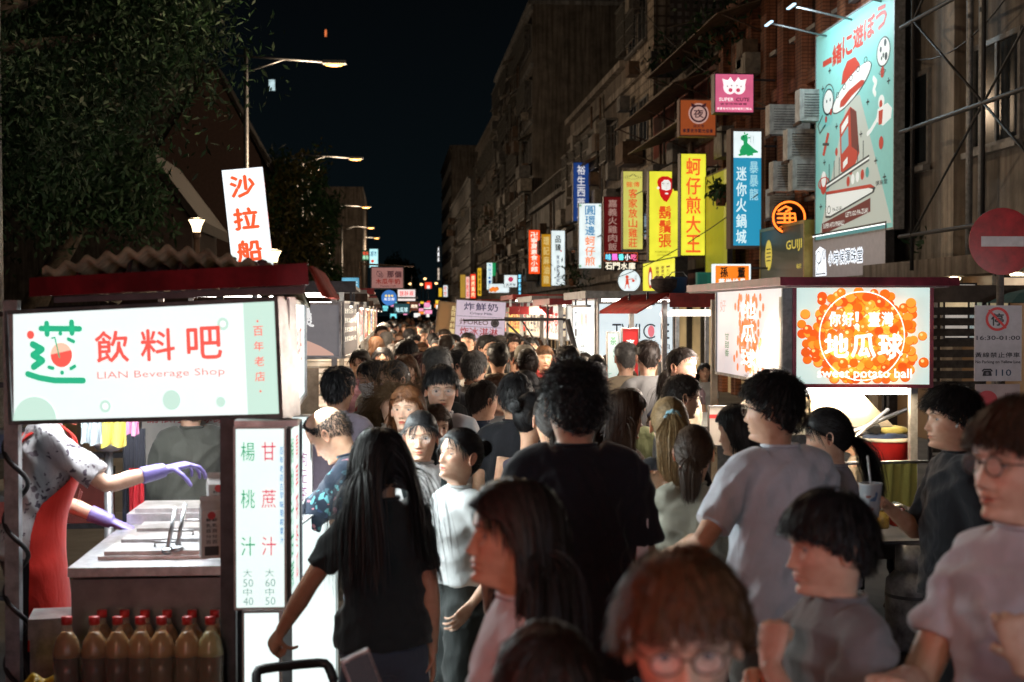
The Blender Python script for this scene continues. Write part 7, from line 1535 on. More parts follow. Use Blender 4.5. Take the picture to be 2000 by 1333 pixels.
poly(k, [(w * .17, h * .07), (w * .37, h * .07), (w * .35, h * .13), (w * .32, h * .14), (w * .22, h * .14), (w * .19, h * .13)]); stroke(k, [(w * .17, h * .135), (w * .20, h * .155), (w * .34, h * .155), (w * .37, h * .135)], h * .02); disc(ink(C8(110, 105, 115), 0, 'dial'), w * .27, h * .10, w * .035, n=12); ink.build(r)
a2 = W(1905, 778, 12.72); r = empty('towing_sign', a2, R(-3), 'lower pinkish board with a red towing disc under the no-parking board', 'road sign'); m = MB(); h2 = W(1905, 751, 12.7).z - a2.z; m.box(0, w * .95, 0, .01, -.25, h2); m.build('board', mat('towing_board', (.40, .32, .33), .5, 0, .08, 7), r); ink = Ink(); disc(ink(C8(190, 70, 80)), w * .25, -.02, w * .22, r2=.09); put_text(ink(C8(120, 90, 100)), '拖吊', w * .62, .0, .05, w * .26); ink.build(r)
# slatted screen, parasol and arcade clutter at the right
a = W(1822, 745, 14.5); r = empty('slat_screen', (a.x, 14.5, 0), 0, 'dark wooden slat screen between the ball stall and the parking sign', 'screen'); zt0, zb0 = W(1822, 595, 14.5).z, .2; n = 17
for i in range(n): m = MB(); z = zb0 + (zt0 - zb0) * i / n; m.box(0, .55, 0, .025, z, z + (zt0 - zb0) / n * .72); m.build('slat', mat('dark_slat_wood', (.06, .05, .045), .7, 0, .3, 12), r)
for x in (-.03, .55): m = MB(); m.box(x, x + .04, .026, .06, 0, zt0 + .05); m.build('post', DSTEEL, r)
m = MB(); m.box(-.3, 2.2, -.1, 1.2, zt0 + .08, zt0 + .12); m.box(-.3, 2.2, -.13, -.102, zt0 + .02, zt0 + .2); m.build('canopy', mat('canopy_brown', (.13, .10, .08), .7, 0, .2, 4), r)
p = W(2015, 580, 13.8); r = empty('parasol', (p.x, 13.9, 0), 0, 'teal parasol cut by the right edge of the view', 'parasol'); m = MB(); m.lathe([(.42, p.z - .06), (.2, p.z + .04), (.02, p.z + .08)], 8, smooth=False, cap=False); m.build('canopy', cloth_mat('teal_cloth', (.02, .10, .11)), r); m = MB(); m.tube([(0, 0, 0), (0, 0, p.z + .2)], .02, 8); m.build('pole', ALU, r)
for i, (px, py, w_, h_, c_, s_) in enumerate(((1845, 660, .35, .6, (210, 200, 190), .5), (1893, 660, .22, .55, (70, 140, 150), .4), (1835, 600, .8, .12, (200, 180, 140), .5), (1950, 560, 1.3, .10, (235, 205, 170), .7))):
    a = W(px, py, 15.6); r = empty('lit_window', a, 0, ['pale lit poster behind the slat screen', 'teal lit fridge door behind the parking sign', 'thin warm light strip over the slat screen', 'warm light strip under the arcade beam at the right'][i], 'window'); panel_box(r, (0, 0, 0), 0, w_, h_, .05, glow('arcade_%d' % i, C8(*c_), s_, blotch=.4, vs=4), None, DSTEEL, .02)
# overhead cables
cb = [((1240, 0, 40), (1560, 230, 27)), ((1240, 130, 44), (1420, 160, 34)), ((1380, 0, 34), (1385, 205, 33)), ((1740, 95, 22), (1990, -40, 17)), ((1100, 560, 50), (1480, 380, 28))]
for i, (a, b) in enumerate(cb):
    A_, B_ = W(*a), W(*b); t = np.linspace(0, 1, 14)[:, None]; P_ = np.array(A_) * (1 - t) + np.array(B_) * t; P_[:, 2] -= (4 * t * (1 - t))[:, 0] * .5; m = MB(); m.tube(P_, .012, 5); tag(m.build('cable', BLACKM), ['sagging cable from the tiled block to the brick building', 'cable strung along the tiled block front', 'vertical cable holding the pink and brown signs', 'cable rising to the upper right above the bracing', 'low cable drooping across the sign cluster'][i], 'cable')
# drooping plants on the tin awnings
def plant(px, py, Y, s, label, n=160, seed=1):
    c = W(px, py, Y); r = empty('potted_plant', c, 0, label, 'plant'); rs = np.random.RandomState(seed)
    for q in range(5):
        m = MB(); e = rs.normal(0, .5 * s, 3); e[2] = abs(e[2]) * .5 - .1; m.tube([(0, 0, 0), e * .5 + np.array([0, 0, .15 * s]), e], .012, 5); m.build('stem', BARK, r)
    c0 = rs.normal(0, .35 * s, (n, 3)); a = rs.normal(0, 1, (n, 3)); a[:, 2] -= .6; a /= np.linalg.norm(a, axis=1)[:, None]; b = np.cross(a, rs.normal(0, 1, (n, 3))); b /= np.linalg.norm(b, axis=1)[:, None]; a *= .12; b *= .035
    V = np.stack([c0 - a, c0 + b, c0 + a, c0 - b], 1).reshape(-1, 3); k = np.arange(n)[:, None] * 4; m = MB(); m.add(V, np.concatenate([k, k + 1, k + 2, k + 3], 1).tolist()); o = m.build('foliage', LEAF[seed % 2], r); o['kind'] = 'stuff'
    m = MB(); m.lathe([(.10, -.3), (.14, -.05), (.15, 0), (.12, -.02)], 12); m.build('pot', mat('clay_pot', (.2, .09, .05), .8), r)
for i, (px, py, Y, s, lab) in enumerate(((1395, 60, 32, 1.2, 'leafy plant hanging over the roof above the pink sign'), (1450, 30, 31, 1.3, 'bushy roof plant right of the tin canopy'), (1360, 90, 35, .8, 'small plant on the tin awning edge'), (1300, 110, 38, .8, 'dusty plant on the awning beside the tiled block'), (950, 430, 92, 1.6, 'dark balcony plants on the tower block'), (1118, 545, 52, .9, 'dark shrub at the foot of the white oyster sign'), (1408, 375, 30, .35, 'small twig plant on the yellow panel'), (1820, 470, 21, .35, 'weed growing on the wall beside the bracing'))): plant(px, py, Y, s, lab, seed=i + 3)
# tin awnings on the low house
for i, (px0, px1, z, X) in enumerate(((1270, 1400, 7.6, 7.9), (1340, 1500, 8.3, 7.9), (1300, 1430, 6.6, 7.9))):
    ya, yb = WX(px0, 300, X).y, WX(px1, 300, X).y; r = empty('tin_awning', (X, ya, z), R(-90), ['sloping tin awning above the red-walled house', 'upper rusty tin canopy with plants on it', 'lower tin awning over the barred windows'][i], 'awning'); w = ya - yb
    m = MB(); m.add([(0, 0, .35), (w, 0, .35), (w, -1.1, 0), (0, -1.1, 0), (0, 0, .32), (w, 0, .32), (w, -1.1, -.03), (0, -1.1, -.03)], [(0, 1, 2, 3), (7, 6, 5, 4), (0, 3, 7, 4), (1, 5, 6, 2), (3, 2, 6, 7)]); m.build('sheet', mat('old_tin', (.17, .12, .08), .6, .3, .35, 4), r)
    for x in (.1, w / 2, w - .1): m = MB(); m.tube([(x, 0, -.4), (x, -1.0, 0)], .02, 6); m.build('brace', RUST, r)
# unseen lit signs added around the camera to light the nearest people
for i, (x, y, c_, s_, lab, rz_, e_, lc_) in enumerate(((-1.25, .55, (255, 70, 60), 2.5, 'added red lit sign on a pole, out of view, tinting the nearest people', -53, 9, (1, .15, .12)), (2.2, -1.2, (225, 220, 255), 2.0, 'added violet-white lit sign on a pole, out of view, brightening the nearest people', 30, 30, (.74, .84, 1.0)), (-.9, -2.4, (255, 235, 215), 2.0, 'added warm white lit sign on a pole behind the camera, for front light', 12, 14, (1, .92, .86)))):
    r = empty('standing_sign', (x, y, 0), R(rz_ + 180), lab, 'sign'); panel_box(r, (0, 0, 1.3), 0, .7, 1.6, .15, glow('added_near_sign_%d' % i, C8(*c_), s_, False, blotch=.1), vtext('夜市歡迎', C8(255, 240, 230), 1, .2), DSTEEL, .03); m = MB(); m.box(.3, .38, .16, .22, 0, 1.3); m.build('pole', DSTEEL, r)
    area(r, (.35, -.03, 2.1), .65, 1.5, e_, lc_, (R(-90), 0, 0))

r = empty('added_floodlight', (5.75, 10.4, 0), R(-20), 'floodlight on a post, added unseen outside the right edge to light the road signs', 'lamp'); m = MB(); m.tube([(0, 0, .13), (0, 0, 3.1)], .03, 8); m.build('pole', DSTEEL, r); m = MB(); m.box(-.15, .15, -.06, .06, 3.1, 3.3); m.build('lamp_head', glow('added_flood_head', (1, .95, .9), 4, blotch=0), r)  # unseen lamp added to brighten the road signs
ld = bpy.data.lights.new('lamp_light', 'POINT'); ld.energy = 34; ld.color = (1, .93, .9); ld.shadow_soft_size = .1; lo = bpy.data.objects.new('lamp_light', ld); COL.objects.link(lo); lo.parent = r; lo.location = (0, .12, 2.2)
# ================================================================== THE PEOPLE
def where(px, ytop, d): 
    p = W(px, ytop, d); return (p.x, d), p.z
def PP(label, px, ytop, d, lift=.02, **k):
    (pos, z) = where(px, ytop, d); vol = {'short': .012, 'fringe': .016, 'mop': .028, 'curly': .03, 'long': .014, 'bob': .018, 'ponytail': .010, 'lowpony': .010, 'bun': .010, 'buzz': .006, 'balding': .003, 'curlylong': .02}.get(k.get('hair', 'short'), .01) + k.get('hvol', 0)
    drop = k.pop('drop', 0); P_ = person(label, pos, h=max(1.35, z - vol + drop), **k); r = P_['root']
    c = P_['to_body'](np.array([[0, -.005, .119], [0, -.09, .05], [0, .08, .06]])); top = max(c[:, 2]) + vol / P_['k']; q = r.scale[2] * z / (top * r.scale[2])
    r.scale = (q, q, q); P_['k'] = q; off = Euler(r.rotation_euler).to_matrix() @ (Vector(c[0]) * q); r.location.x -= off.x; r.location.y -= off.y * .7
    return P_
# --- nearest
PP('young man with fluffy brown hair and thin glasses, head lowered, at the bottom', 1325, 1072, 2.14, yaw=178, hair='fringe', hvol=.012, hcol='warm', hn=6000, hlen=.055, head=(8, -6, 3), glasses='brown', detail=3, scol=(.03, .03, .035), eyes='open', skin=0, hw=1.08, jaw=.97, seed=2)
P2d = PP('young man in profile with black hair and grey T-shirt, one hand raised to his chin', 1612, 952, 3.1, yaw=98, hair='fringe', hcol='black', hn=3600, head=(6, -2, 0), detail=3, scol=(.20, .20, .21), loose=.02, arms=((-.05, .20, 1.33, (-.25, .35, .9)), (.10, .16, 1.25, (.5, .1, .9))), curl=(1.1, .9), skin=0, eyes='open', seed=5, palms=({'dir': (.3, -.25, .9), 'palm': (.6, -.8, 0)}, None))
PP('man with glasses at the right edge, white shirt with dark strap, fist raised', 1998, 772, 2.9, yaw=112, hair='fringe', hcol='brown', hn=3600, head=(0, -4, 0), glasses='brown', detail=3, scol=(.62, .64, .70), arms=((-.19, .20, 1.25, (-.4, .2, .9)), (.05, .30, 1.18, (.4, 0, .8))), curl=(1.4, 1.2), skin=0, seed=8, smile=1, palms=({'dir': (.2, .1, 1), 'palm': (.7, -.4, 0)}, None))
p5 = PP('smiling woman with long dark hair in profile facing left, pale lilac blouse, phone in hand', 1012, 928, 3.1, yaw=92, sex='female', hair='long', hcol='dark', hn=5200, hlen=.46, hvol=.006, head=(-4, 6, 0), detail=3, smile=1, scol=(.60, .60, .66), arms=((-.16, .30, 1.20, (-.4, -.3, .8)), (.14, .30, 1.15, (.5, -.2, .9))), curl=(1.0, .9), palms=({'dir': (.2, .5, .8), 'palm': (1, 0, .2)}, None), skin=1, lips=.6, eyes='squint', seed=11, sleeve=1.2)
PP('dark-haired head rising at the bottom edge between the two nearest faces', 1068, 1212, 2.35, yaw=5, hair='fringe', hcol='dark', hn=3600, head=(8, 0, 0), detail=3, scol=(.05, .05, .06), seed=14, hw=1.1)
# --- second rank
p7 = PP('woman from behind with very long black hair and black T-shirt, gripping a pushchair', 738, 832, 5.05, yaw=18, sex='female', hair='long', hcol='black', hn=6000, hlen=.50, hvol=.008, head=(10, 6, 0), detail=2, scol=(.018, .024, .026), loose=.03, arms=((-.36, .20, .93, (-.6, -.3, 1.1)), None), curl=(1.1, .4), skin=2, bcol=(.05, .065, .09), thick=1.1, sleeve=.72, seed=17)
PP('tall broad man in a black oversized T-shirt with shaggy black hair, seen from behind', 1122, 700, 4.8, yaw=-4, hair='curly', hcol='black', hn=5600, hlen=.045, hvol=.0, head=(2, 10, 0), detail=2, scol=(.012, .014, .02), hem=.74, loose=.055, sleeve=.86, arms=((-.27, .06, .92), (.27, .08, .80)), bcol=(.20, .19, .21), thick=1.15, skin=1, hw=1.12, seed=20, fold=.013)
p9 = PP('man in a light shirt and glasses with head turned left, from behind', 1512, 722, 5.05, yaw=18, hair='short', hcol='black', hn=3600, hlen=.05, hvol=.006, head=(2, 40, 0), glasses='wire', detail=2, scol=(.58, .61, .68), loose=.035, sleeve=.80, hem=.80, arms=((-.30, .18, 1.10, (-.6, -.4, 1.0)), (.28, .12, .85)), bcol=(.10, .09, .08), skin=1, seed=23, fold=.013)
p10 = PP('older balding man bending toward the lit stall in a floral blue-pink shirt and red shorts', 614, 806, 6.2, yaw=72, hair='balding', hcol='dark', hn=2600, head=(24, 0, 0), lean=16, drop=.10, detail=2, top=floral_mat('floral_shirt', [(.02, .03, .05), (.03, .05, .10), (.08, .22, .24), (.10, .30, .34), (.38, .16, .19), (.26, .12, .16), (.05, .10, .13)], 30), loose=.03, sleeve=.9, hem=.80, arms=((-.12, .52, 1.16, (-.4, -.2, .9)), (.16, .50, 1.10, (.5, -.2, .9))), bottom='shorts', bcol=(.6, .05, .04), skin=1, seed=26)
p11 = PP('woman with round glasses and a black backpack worn in front over a white T-shirt', 822, 802, 6.5, yaw=188, sex='female', hair='ponytail', hcol='black', head=(4, -16, 0), glasses='wire', detail=2, scol=(.55, .54, .54), skin=0, seed=29, lips=.5, arms=((-.17, .12, .92), (.17, .12, .92)))
p12 = PP('young woman in a white T-shirt and dark shorts with pulled-back black hair, facing left', 908, 836, 5.8, yaw=118, sex='female', hair='bun', hcol='black', hn=3000, head=(-12, 6, 0), detail=2, scol=(.52, .53, .54), loose=.03, hem=1.02, bottom='longshorts', bcol=(.03, .035, .035), skin=0, seed=32, lips=.9, eyes='down', arms=((-.19, .05, .95), (.2, .1, .9)))
PP('woman with short orange-brown bobbed hair looking left', 797, 752, 7.4, yaw=150, sex='female', hair='bob', hcol='orange', hn=3200, hlen=.15, head=(-4, 10, 0), detail=2, scol=(.08, .07, .07), skin=0, seed=35, lips=.8)
PP('young man with wire glasses and thick black hair facing the camera, white open shirt', 862, 712, 7.8, yaw=176, hair='fringe', hcol='black', hn=3000, hlen=.05, hvol=.004, head=(4, 6, 0), glasses='wire', detail=2, scol=(.45, .45, .47), loose=.02, skin=0, seed=38)
PP('young man with a round black haircut seen from behind in a mauve T-shirt', 661, 714, 8.0, yaw=-12, hair='short', hcol='black', hn=3200, head=(2, -14, 0), detail=2, scol=(.26, .22, .27), skin=2, seed=41, hw=1.1)
PP('woman with wavy light brown hair in a white top, half hidden behind the orange bob', 768, 745, 8.3, yaw=205, sex='female', hair='curlylong', hcol='lightbrown', head=(8, -10, 0), detail=2, scol=(.60, .58, .54), skin=0, seed=44)
PP('woman in black with a white face mask, looking down at her hands', 722, 702, 9.5, yaw=120, sex='female', hair='long', hcol='black', hn=2200, hlen=.35, head=(12, 0, 0), mask='white', detail=2, scol=(.03, .03, .03), arms=((-.1, .25, 1.25, (-.4, 0, .9)), (.12, .25, 1.2, (.4, 0, .9))), seed=47)
p18 = PP('woman with a lilac face mask and a white clip in her black hair', 768, 704, 9.3, yaw=115, sex='female', hair='lowpony', hcol='black', head=(4, 10, 0), mask='pink', detail=2, scol=(.04, .035, .04), seed=50)
PP('girl in a pale pink shirt with tied hair, third head from the left stall', 703, 682, 12.2, yaw=150, sex='female', hair='lowpony', hcol='dark', head=(8, 15, 0), detail=2, scol=(.48, .25, .34), seed=53)
PP('young man in a white T-shirt with a straight black fringe facing the camera', 794, 662, 12.1, yaw=182, hair='fringe', hcol='black', hn=2000, head=(14, 0, 0), detail=2, scol=(.62, .58, .52), seed=56)
PP('woman with wine-red shoulder-length hair turned right', 821, 686, 11.2, yaw=-50, sex='female', hair='bob', hcol='wine', hn=2400, detail=2, scol=(.05, .04, .05), seed=59)
PP('man with black hair and glasses in profile facing right, behind the wine-red hair', 886, 684, 11.6, yaw=-70, hair='short', hcol='black', glasses='black', detail=2, scol=(.04, .04, .05), seed=62)
PP('grey-haired man seen from behind in a beige-grey T-shirt', 926, 684, 10.4, yaw=-14, hair='short', hcol='grey', hn=3200, head=(0, -14, 0), detail=2, scol=(.24, .23, .21), skin=1, seed=65)
PP('man with greying dark hair in a navy top looking right', 944, 742, 8.3, yaw=-40, hair='short', hcol='dark', hn=3000, hlen=.025, head=(4, -18, 0), detail=2, scol=(.03, .045, .08), skin=1, seed=68)
PP('young man with a full round black haircut in a black T-shirt seen from behind', 1006, 727, 7.6, yaw=-8, hair='fringe', hcol='black', hn=3000, hlen=.04, detail=2, scol=(.018, .018, .022), skin=1, seed=71, hw=1.08)
PP('woman with hair in a loose bun and bare shoulder straps seen from behind', 1042, 767, 7.0, yaw=-30, sex='female', hair='bun', hcol='black', head=(6, -20, 0), detail=2, tank=True, scol=(.06, .05, .07), skin=1, seed=74)
PP('woman with dark pinned-up hair and a teal top seen from behind', 1078, 766, 6.4, yaw=10, sex='female', hair='lowpony', hcol='dark', hlen=.10, detail=2, tank=True, scol=(.02, .13, .15), skin=1, seed=77)
p28 = PP('older man in a pale cap and grey shirt seen from behind', 1024, 674, 12.0, yaw=-6, hair='buzz', hcol='white', detail=2, scol=(.20, .19, .19), seed=80)
PP('smiling vendor in a white shirt under the lilac board, facing the camera', 968, 664, 17.2, yaw=180, hair='short', hcol='dark', detail=2, scol=(.65, .60, .50), seed=83, skin=1)
PP('woman with long dark brown hair in profile facing right beside the tall man', 1222, 757, 6.6, yaw=-62, sex='female', hair='long', hcol='brown', hn=3600, hlen=.33, hvol=.006, head=(6, -6, 0), detail=2, scol=(.60, .56, .52), skin=0, seed=86)
PP('middle-aged man with dark-rimmed glasses facing right at the lit stall', 1336, 730, 7.6, yaw=-82, hair='short', hcol='dark', hn=2600, hlen=.025, head=(8, 0, 0), glasses='black', detail=2, scol=(.10, .10, .10), skin=1, seed=89)
p32 = PP('woman with a blonde ponytail tied by a pale blue scrunchie, seen from behind', 1308, 776, 6.2, yaw=4, sex='female', hair='ponytail', hcol='blonde', hn=4200, hlen=.34, head=(2, -8, 0), detail=2, scol=(.02, .02, .024), skin=0, seed=92)
p33 = PP('woman in a loose beige T-shirt with a low brown ponytail, one hand on her shoulder', 1357, 830, 5.75, yaw=-6, sex='female', hair='lowpony', hcol='brown', hn=3800, hlen=.16, head=(6, -12, 0), detail=2, scol=(.36, .34, .28), loose=.05, sleeve=1.0, hem=.82, arms=((-.14, .12, 1.43, (.22, .20, 1.0)), (.24, .1, .9)), skin=0, seed=95, fold=.014, palms=({'dir': (-.3, -.4, .5), 'palm': (0, -.5, -1)}, None))
PP('woman with straight black hair half hidden behind the light-shirted man', 1438, 787, 6.3, yaw=30, sex='female', hair='bob', hcol='black', hn=3000, hlen=.13, head=(8, 20, 0), detail=2, scol=(.30, .28, .27), skin=0, seed=98)
PP('woman in grey-lilac shirt with black ponytail looking left beneath the ball sign', 1607, 797, 5.9, yaw=62, sex='female', hair='lowpony', hcol='black', hn=3200, hlen=.30, head=(12, 12, 0), detail=2, scol=(.28, .26, .30), skin=0, seed=101)
p4 = PP('man in black with an earbud and lowered mask, holding a printed paper cup', 1862, 748, 5.35, yaw=84, hair='short', hcol='black', hn=3400, hlen=.06, hvol=.008, head=(0, 6, 0), detail=2, scol=(.015, .016, .02), loose=.03, sleeve=.85, arms=((-.20, .02, .90, (-.3, -.6, 1.0)), (.10, .24, 1.24, (.5, -.1, .8))), curl=(.3, 1.1), skin=1, seed=104, bcol=(.012, .012, .014))
PP('woman with brown hair just behind the woman with the backpack', 850, 787, 7.6, yaw=200, sex='female', hair='bob', hcol='brown', head=(8, 0, 0), detail=2, scol=(.10, .08, .08), skin=1, seed=107)
PP('woman with chestnut hair between the long-haired woman and the tall man', 1178, 790, 6.9, yaw=20, sex='female', hair='long', hcol='brown', hn=1800, hlen=.3, detail=1, scol=(.2, .12, .1), seed=110)
PP('stall cook in a green top bending over the sweet potato counter', 1712, 870, 9.3, yaw=100, hair='short', hcol='dark', lean=18, drop=.12, detail=1, scol=(.02, .14, .11), seed=113, arms=((-.1, .4, 1.1), (.15, .4, 1.1)))
PP('person in an orange headscarf working behind the hood of the ball stall', 1668, 835, 9.6, yaw=60, sex='female', hair='short', hcol='orange', detail=1, scol=(.45, .36, .28), seed=116)
pv = PP('drinks vendor in a mottled grey shirt, red apron and purple gloves behind the counter', 168, 708, 6.35, yaw=-72, sex='female', hair='bob', hcol='orange', hn=1500, hlen=.1, head=(24, 0, 0), lean=10, drop=.04, detail=2, top=floral_mat('mottled_shirt', [(.42, .40, .41), (.14, .11, .13), (.38, .36, .37), (.09, .07, .09)], 44), loose=.025, sleeve=.85, arms=((-.10, .34, 1.00, (-.4, -.3, .9)), (.16, .52, 1.24, (.35, -.1, .9))), curl=(.3, .3), hands=('none', 'none'), skin=0, seed=119, bcol=(.02, .025, .035), group='people crowding the night market street')
PP('person in an olive-grey jacket with a patterned bag strap behind the drinks counter', 372, 745, 7.8, yaw=25, hair='short', hcol='dark', detail=2, scol=(.10, .10, .085), loose=.05, sleeve=1.3, seed=122)
PP('seated diner in white with dark straps seen through the TWICE stall', 1376, 708, 16.5, yaw=175, sex='female', hair='long', hcol='black', detail=1, scol=(.6, .6, .6), seed=125)
PP('diner in a mauve top with earphones behind the tube-lit stall', 1345, 712, 15.4, yaw=150, hair='fringe', hcol='black', detail=1, scol=(.30, .22, .26), seed=128)
# ---- things they wear or carry
def bloc(p, v): return p['root'].matrix_world @ Vector(v) if False else Matrix.Translation(p['root'].location) @ Euler(p['root'].rotation_euler).to_matrix().to_4x4() @ Matrix.Diagonal((*p['root'].scale, 1)) @ Vector(v)
def lens_obj(): pass
# vendor: red apron (worn: part), purple gloves (parts)
def offset_patch(p, name, mt, fn, n=26, m=22, z0=.55, z1=1.42, off=.012):
    """cloth piece following the front of the torso; fn(z) gives half angle in degrees"""
    rr = torso_rings('female' if 'female' else 'male', .03, .5, 1.0, 4); T = TORSO['female']; V = []
    for i in range(m):
        z = z1 + (z0 - z1) * i / (m - 1); w, f, b = [float(np.interp(-z, [-t[0] for t in T], [t[j] for t in T])) for j in (1, 2, 3)]; low = min(1, max(0, (1.44 - z) / .12)); g = .03 * low + off
        if z < .9: f += (.9 - z) * .10; w += .02
        a = fn(z)
        for j in range(n):
            t = R(90 + a * (1 - 2 * j / (n - 1))); c, s = math.cos(t), math.sin(t); V.append(((w + g) * c, (f + g) * s if s > 0 else (b + g) * s, z))
    V = p['lean'](np.array(V)); f_ = [(i * n + j, i * n + j + 1, (i + 1) * n + j + 1, (i + 1) * n + j) for i in range(m - 1) for j in range(n - 1)]; q = MB(); q.add(V, f_, 0, True); q.add(V * 1.0 + np.array([0, .003, 0]), [x[::-1] for x in f_], 0, True); return q.build(name, mt, p['root'])
REDC = cloth_mat('red_apron_cloth', (.62, .025, .015))
ap = offset_patch(pv, 'apron', REDC, lambda z: np.interp(z, [.5, 1.0, 1.12, 1.25, 1.42], [100, 95, 88, 44, 26]))
ink = Ink(); put_text(ink(C8(240, 225, 225), 0, 'lettering'), '寧夏', -.06, 1.12, .07, .12, y=.158, bold=.03)
for k_, m_ in ink.d.items():
    v = m_.v[0]; m_.v[0] = pv['lean'](np.stack([-v[:, 0], v[:, 1] + .012, v[:, 2]], 1)); m_.f = [q[::-1] for q in m_.f]; m_.build('lettering', mat('apron_print', (.75, .70, .70), .7), ap)
for s in (-1, 1):
    q = MB(); pts = pv['lean'](np.array([(s * .055, .135, 1.30), (s * .075, .10, 1.40), (s * .080, .02, 1.445), (s * .07, -.09, 1.38), (-s * .02, -.135, 1.22), (-s * .135, -.09, 1.08)])); P_, _ = _interp_path(pts, [1] * 6, 26)
    q.tube(P_, .021, 8, flat=.22); q.build('apron_strap', REDC, pv['root'])
GLV = mat('purple_nitrile', (.20, .16, .42), .4, 0, .1, 20, .2, 60)
for i, s in enumerate((-1, 1)):
    S, E_, H_ = pv['joints'][i]; dv = (H_ - E_) / np.linalg.norm(H_ - E_); am = MB(); am.tube([H_ - dv * .10, H_ - dv * .04, H_], [.036, .033, .029], 14); hand_mb(am, H_, dv, (-s, .15, 0) if abs(dv[2]) > .6 else (0, 0, -1), -s, (.3, .45)[i], 1.05); mm = remesh(am.mesh('g', GLV), .0042, 1); mm.materials.clear(); mm.materials.append(GLV); link('glove', mm, pv['root'])
# phone of the smiling woman (held: a thing)
h = bloc(p5, p5['joints'][0][2]); q = h + Vector((-.05, .01, .10))
ph = empty('phone', q, R(20), 'white-edged smartphone held up at the bottom of the view', 'phone'); ph.scale = (.85, .85, .85); ph.rotation_euler = (R(-12), R(-18), R(25)); m = MB(); m.box(-.037, .037, 0, .008, -.075, .075); m.build('casing', mat('phone_white', (.62, .62, .64), .25), ph); m = MB(); m.box(-.0345, .0345, -.001, 0, -.073, .066); m.build('screen', mat('phone_screen', (.02, .018, .02), .08, 0, .3, 20, em=(.07, .055, .06), es=.35), ph)
m = MB(); m.tube([(-.02, -.0015, .068), (.02, -.0015, .068)], .001, 5); m.build('speaker', BLACKM, ph)
# hand that holds the phone, on a sleeve reaching up from the same woman
# cup of the man in black
h = bloc(p4, p4['joints'][1][2]); c = Vector(h) + Vector((-.09, -.055, -.03)); cu = empty('paper_cup', c, 0, 'blue and white printed paper cup in the hand of the man in black', 'cup'); m = MB(); m.lathe([(.032, 0), (.045, .125), (.047, .13), (.043, .128)], 22); m.build('cup_body', floral_mat('cup_print', [(.42, .44, .48), (.50, .50, .52), (.10, .16, .28), (.30, .12, .10)], 34), cu); m = MB(); m.lathe([(.0475, .128), (.048, .133), (.044, .134)], 22, cap=False); m.build('rim', mat('white_plastic', (1, 1, 1)), cu)
m = MB(); m.tube([(.01, 0, .05), (-.012, 0, .24)], .0045, 8); m.build('straw', mat('white_plastic', (1, 1, 1)), cu)
m = MB(); m.ell((.0, -.078, 0), (.006, .006, .012), 8, 6); 
eb = MB(); eb.ell((-.083, .004, -.008), (.008, .008, .008), 10, 8); eb.tube([(-.085, .006, -.01), (-.083, .016, -.03)], .0035, 6); p4['on_head']('earbud', eb, mat('white_plastic', (1, 1, 1)))
mk = MB(); mk.ell((0, .095, -.03), (.022, .02, .02), 12, 8); 
# white paper bag of the tall man
c = W(1246, 1050, 4.75); pb = empty('paper_bag', c, R(8), 'narrow white paper bag carried low by the tall man in black', 'bag'); m = MB(); m.box(-.02, .02, -.05, .05, -.22, .07); m.build('bag_body', mat('white_paper', (.62, .60, .62), .7, 0, .08, 14), pb); m = MB(); m.tube([(0, -.03, .07), (0, -.02, .12), (0, .02, .12), (0, .03, .07)], .002, 5); m.build('handle', mat('white_paper', (1, 1, 1)), pb)
# blue scrunchie
sc = MB(); t = np.linspace(0, 2 * math.pi, 40); sc.tube(np.stack([.026 * np.cos(t), -.125 + .008 * np.sin(t * 6), .035 + .026 * np.sin(t)], 1), .014 + .003 * np.sin(t * 9), 10); p32['on_head']('scrunchie', sc, cloth_mat('scrunchie_blue', (.24, .42, .50)))
hc = MB(); hc.ell((-.07, -.06, .03), (.008, .028, .012), 10, 6); hc.ell((-.072, -.03, .045), (.006, .018, .01), 10, 6); p18['on_head']('hair_clip', hc, mat('white_plastic', (1, 1, 1)))
# cap of the older man
cp = MB(); T_ = np.linspace(-math.pi, math.pi, 36, endpoint=False); cp.loft([SKC_C + (head_surf(T_, np.full(36, z)) - SKC_C) * 1.11 for z in (.03, .05, .07, .09, .105, .114)], 0, True); p28['on_head']('cap', cp, cloth_mat('pale_cap', (.42, .38, .30)))
# backpack in front of the woman with glasses
bp = empty('backpack', p11['root'].location, p11['root'].rotation_euler[2], 'black backpack worn on the chest of the woman with glasses', 'backpack'); bp.scale = p11['root'].scale; BK = cloth_mat('backpack_black', (.015, .022, .024))
m = MB(); m.loft([ring(0, .20, z, w_, .07, .07, 20, .6) for z, w_ in ((.86, .10), (.88, .125), (1.0, .135), (1.12, .13), (1.2, .11), (1.23, .07))], 0, True); m.build('bag_body', BK, bp)
for s in (-1, 1): m = MB(); P_, _ = _interp_path([(s * .06, .17, 1.20), (s * .095, .13, 1.32), (s * .115, .05, 1.43), (s * .12, -.06, 1.42), (s * .11, -.12, 1.25)], [1] * 5, 20); m.tube(P_, .024, 8, flat=.3); m.build('strap', BK, bp)
m = MB(); t = np.linspace(0, math.pi, 12); m.tube(np.stack([.035 * np.cos(t), .19 + 0 * t, 1.23 + .04 * np.sin(t)], 1), .006, 6); m.build('handle', BK, bp)
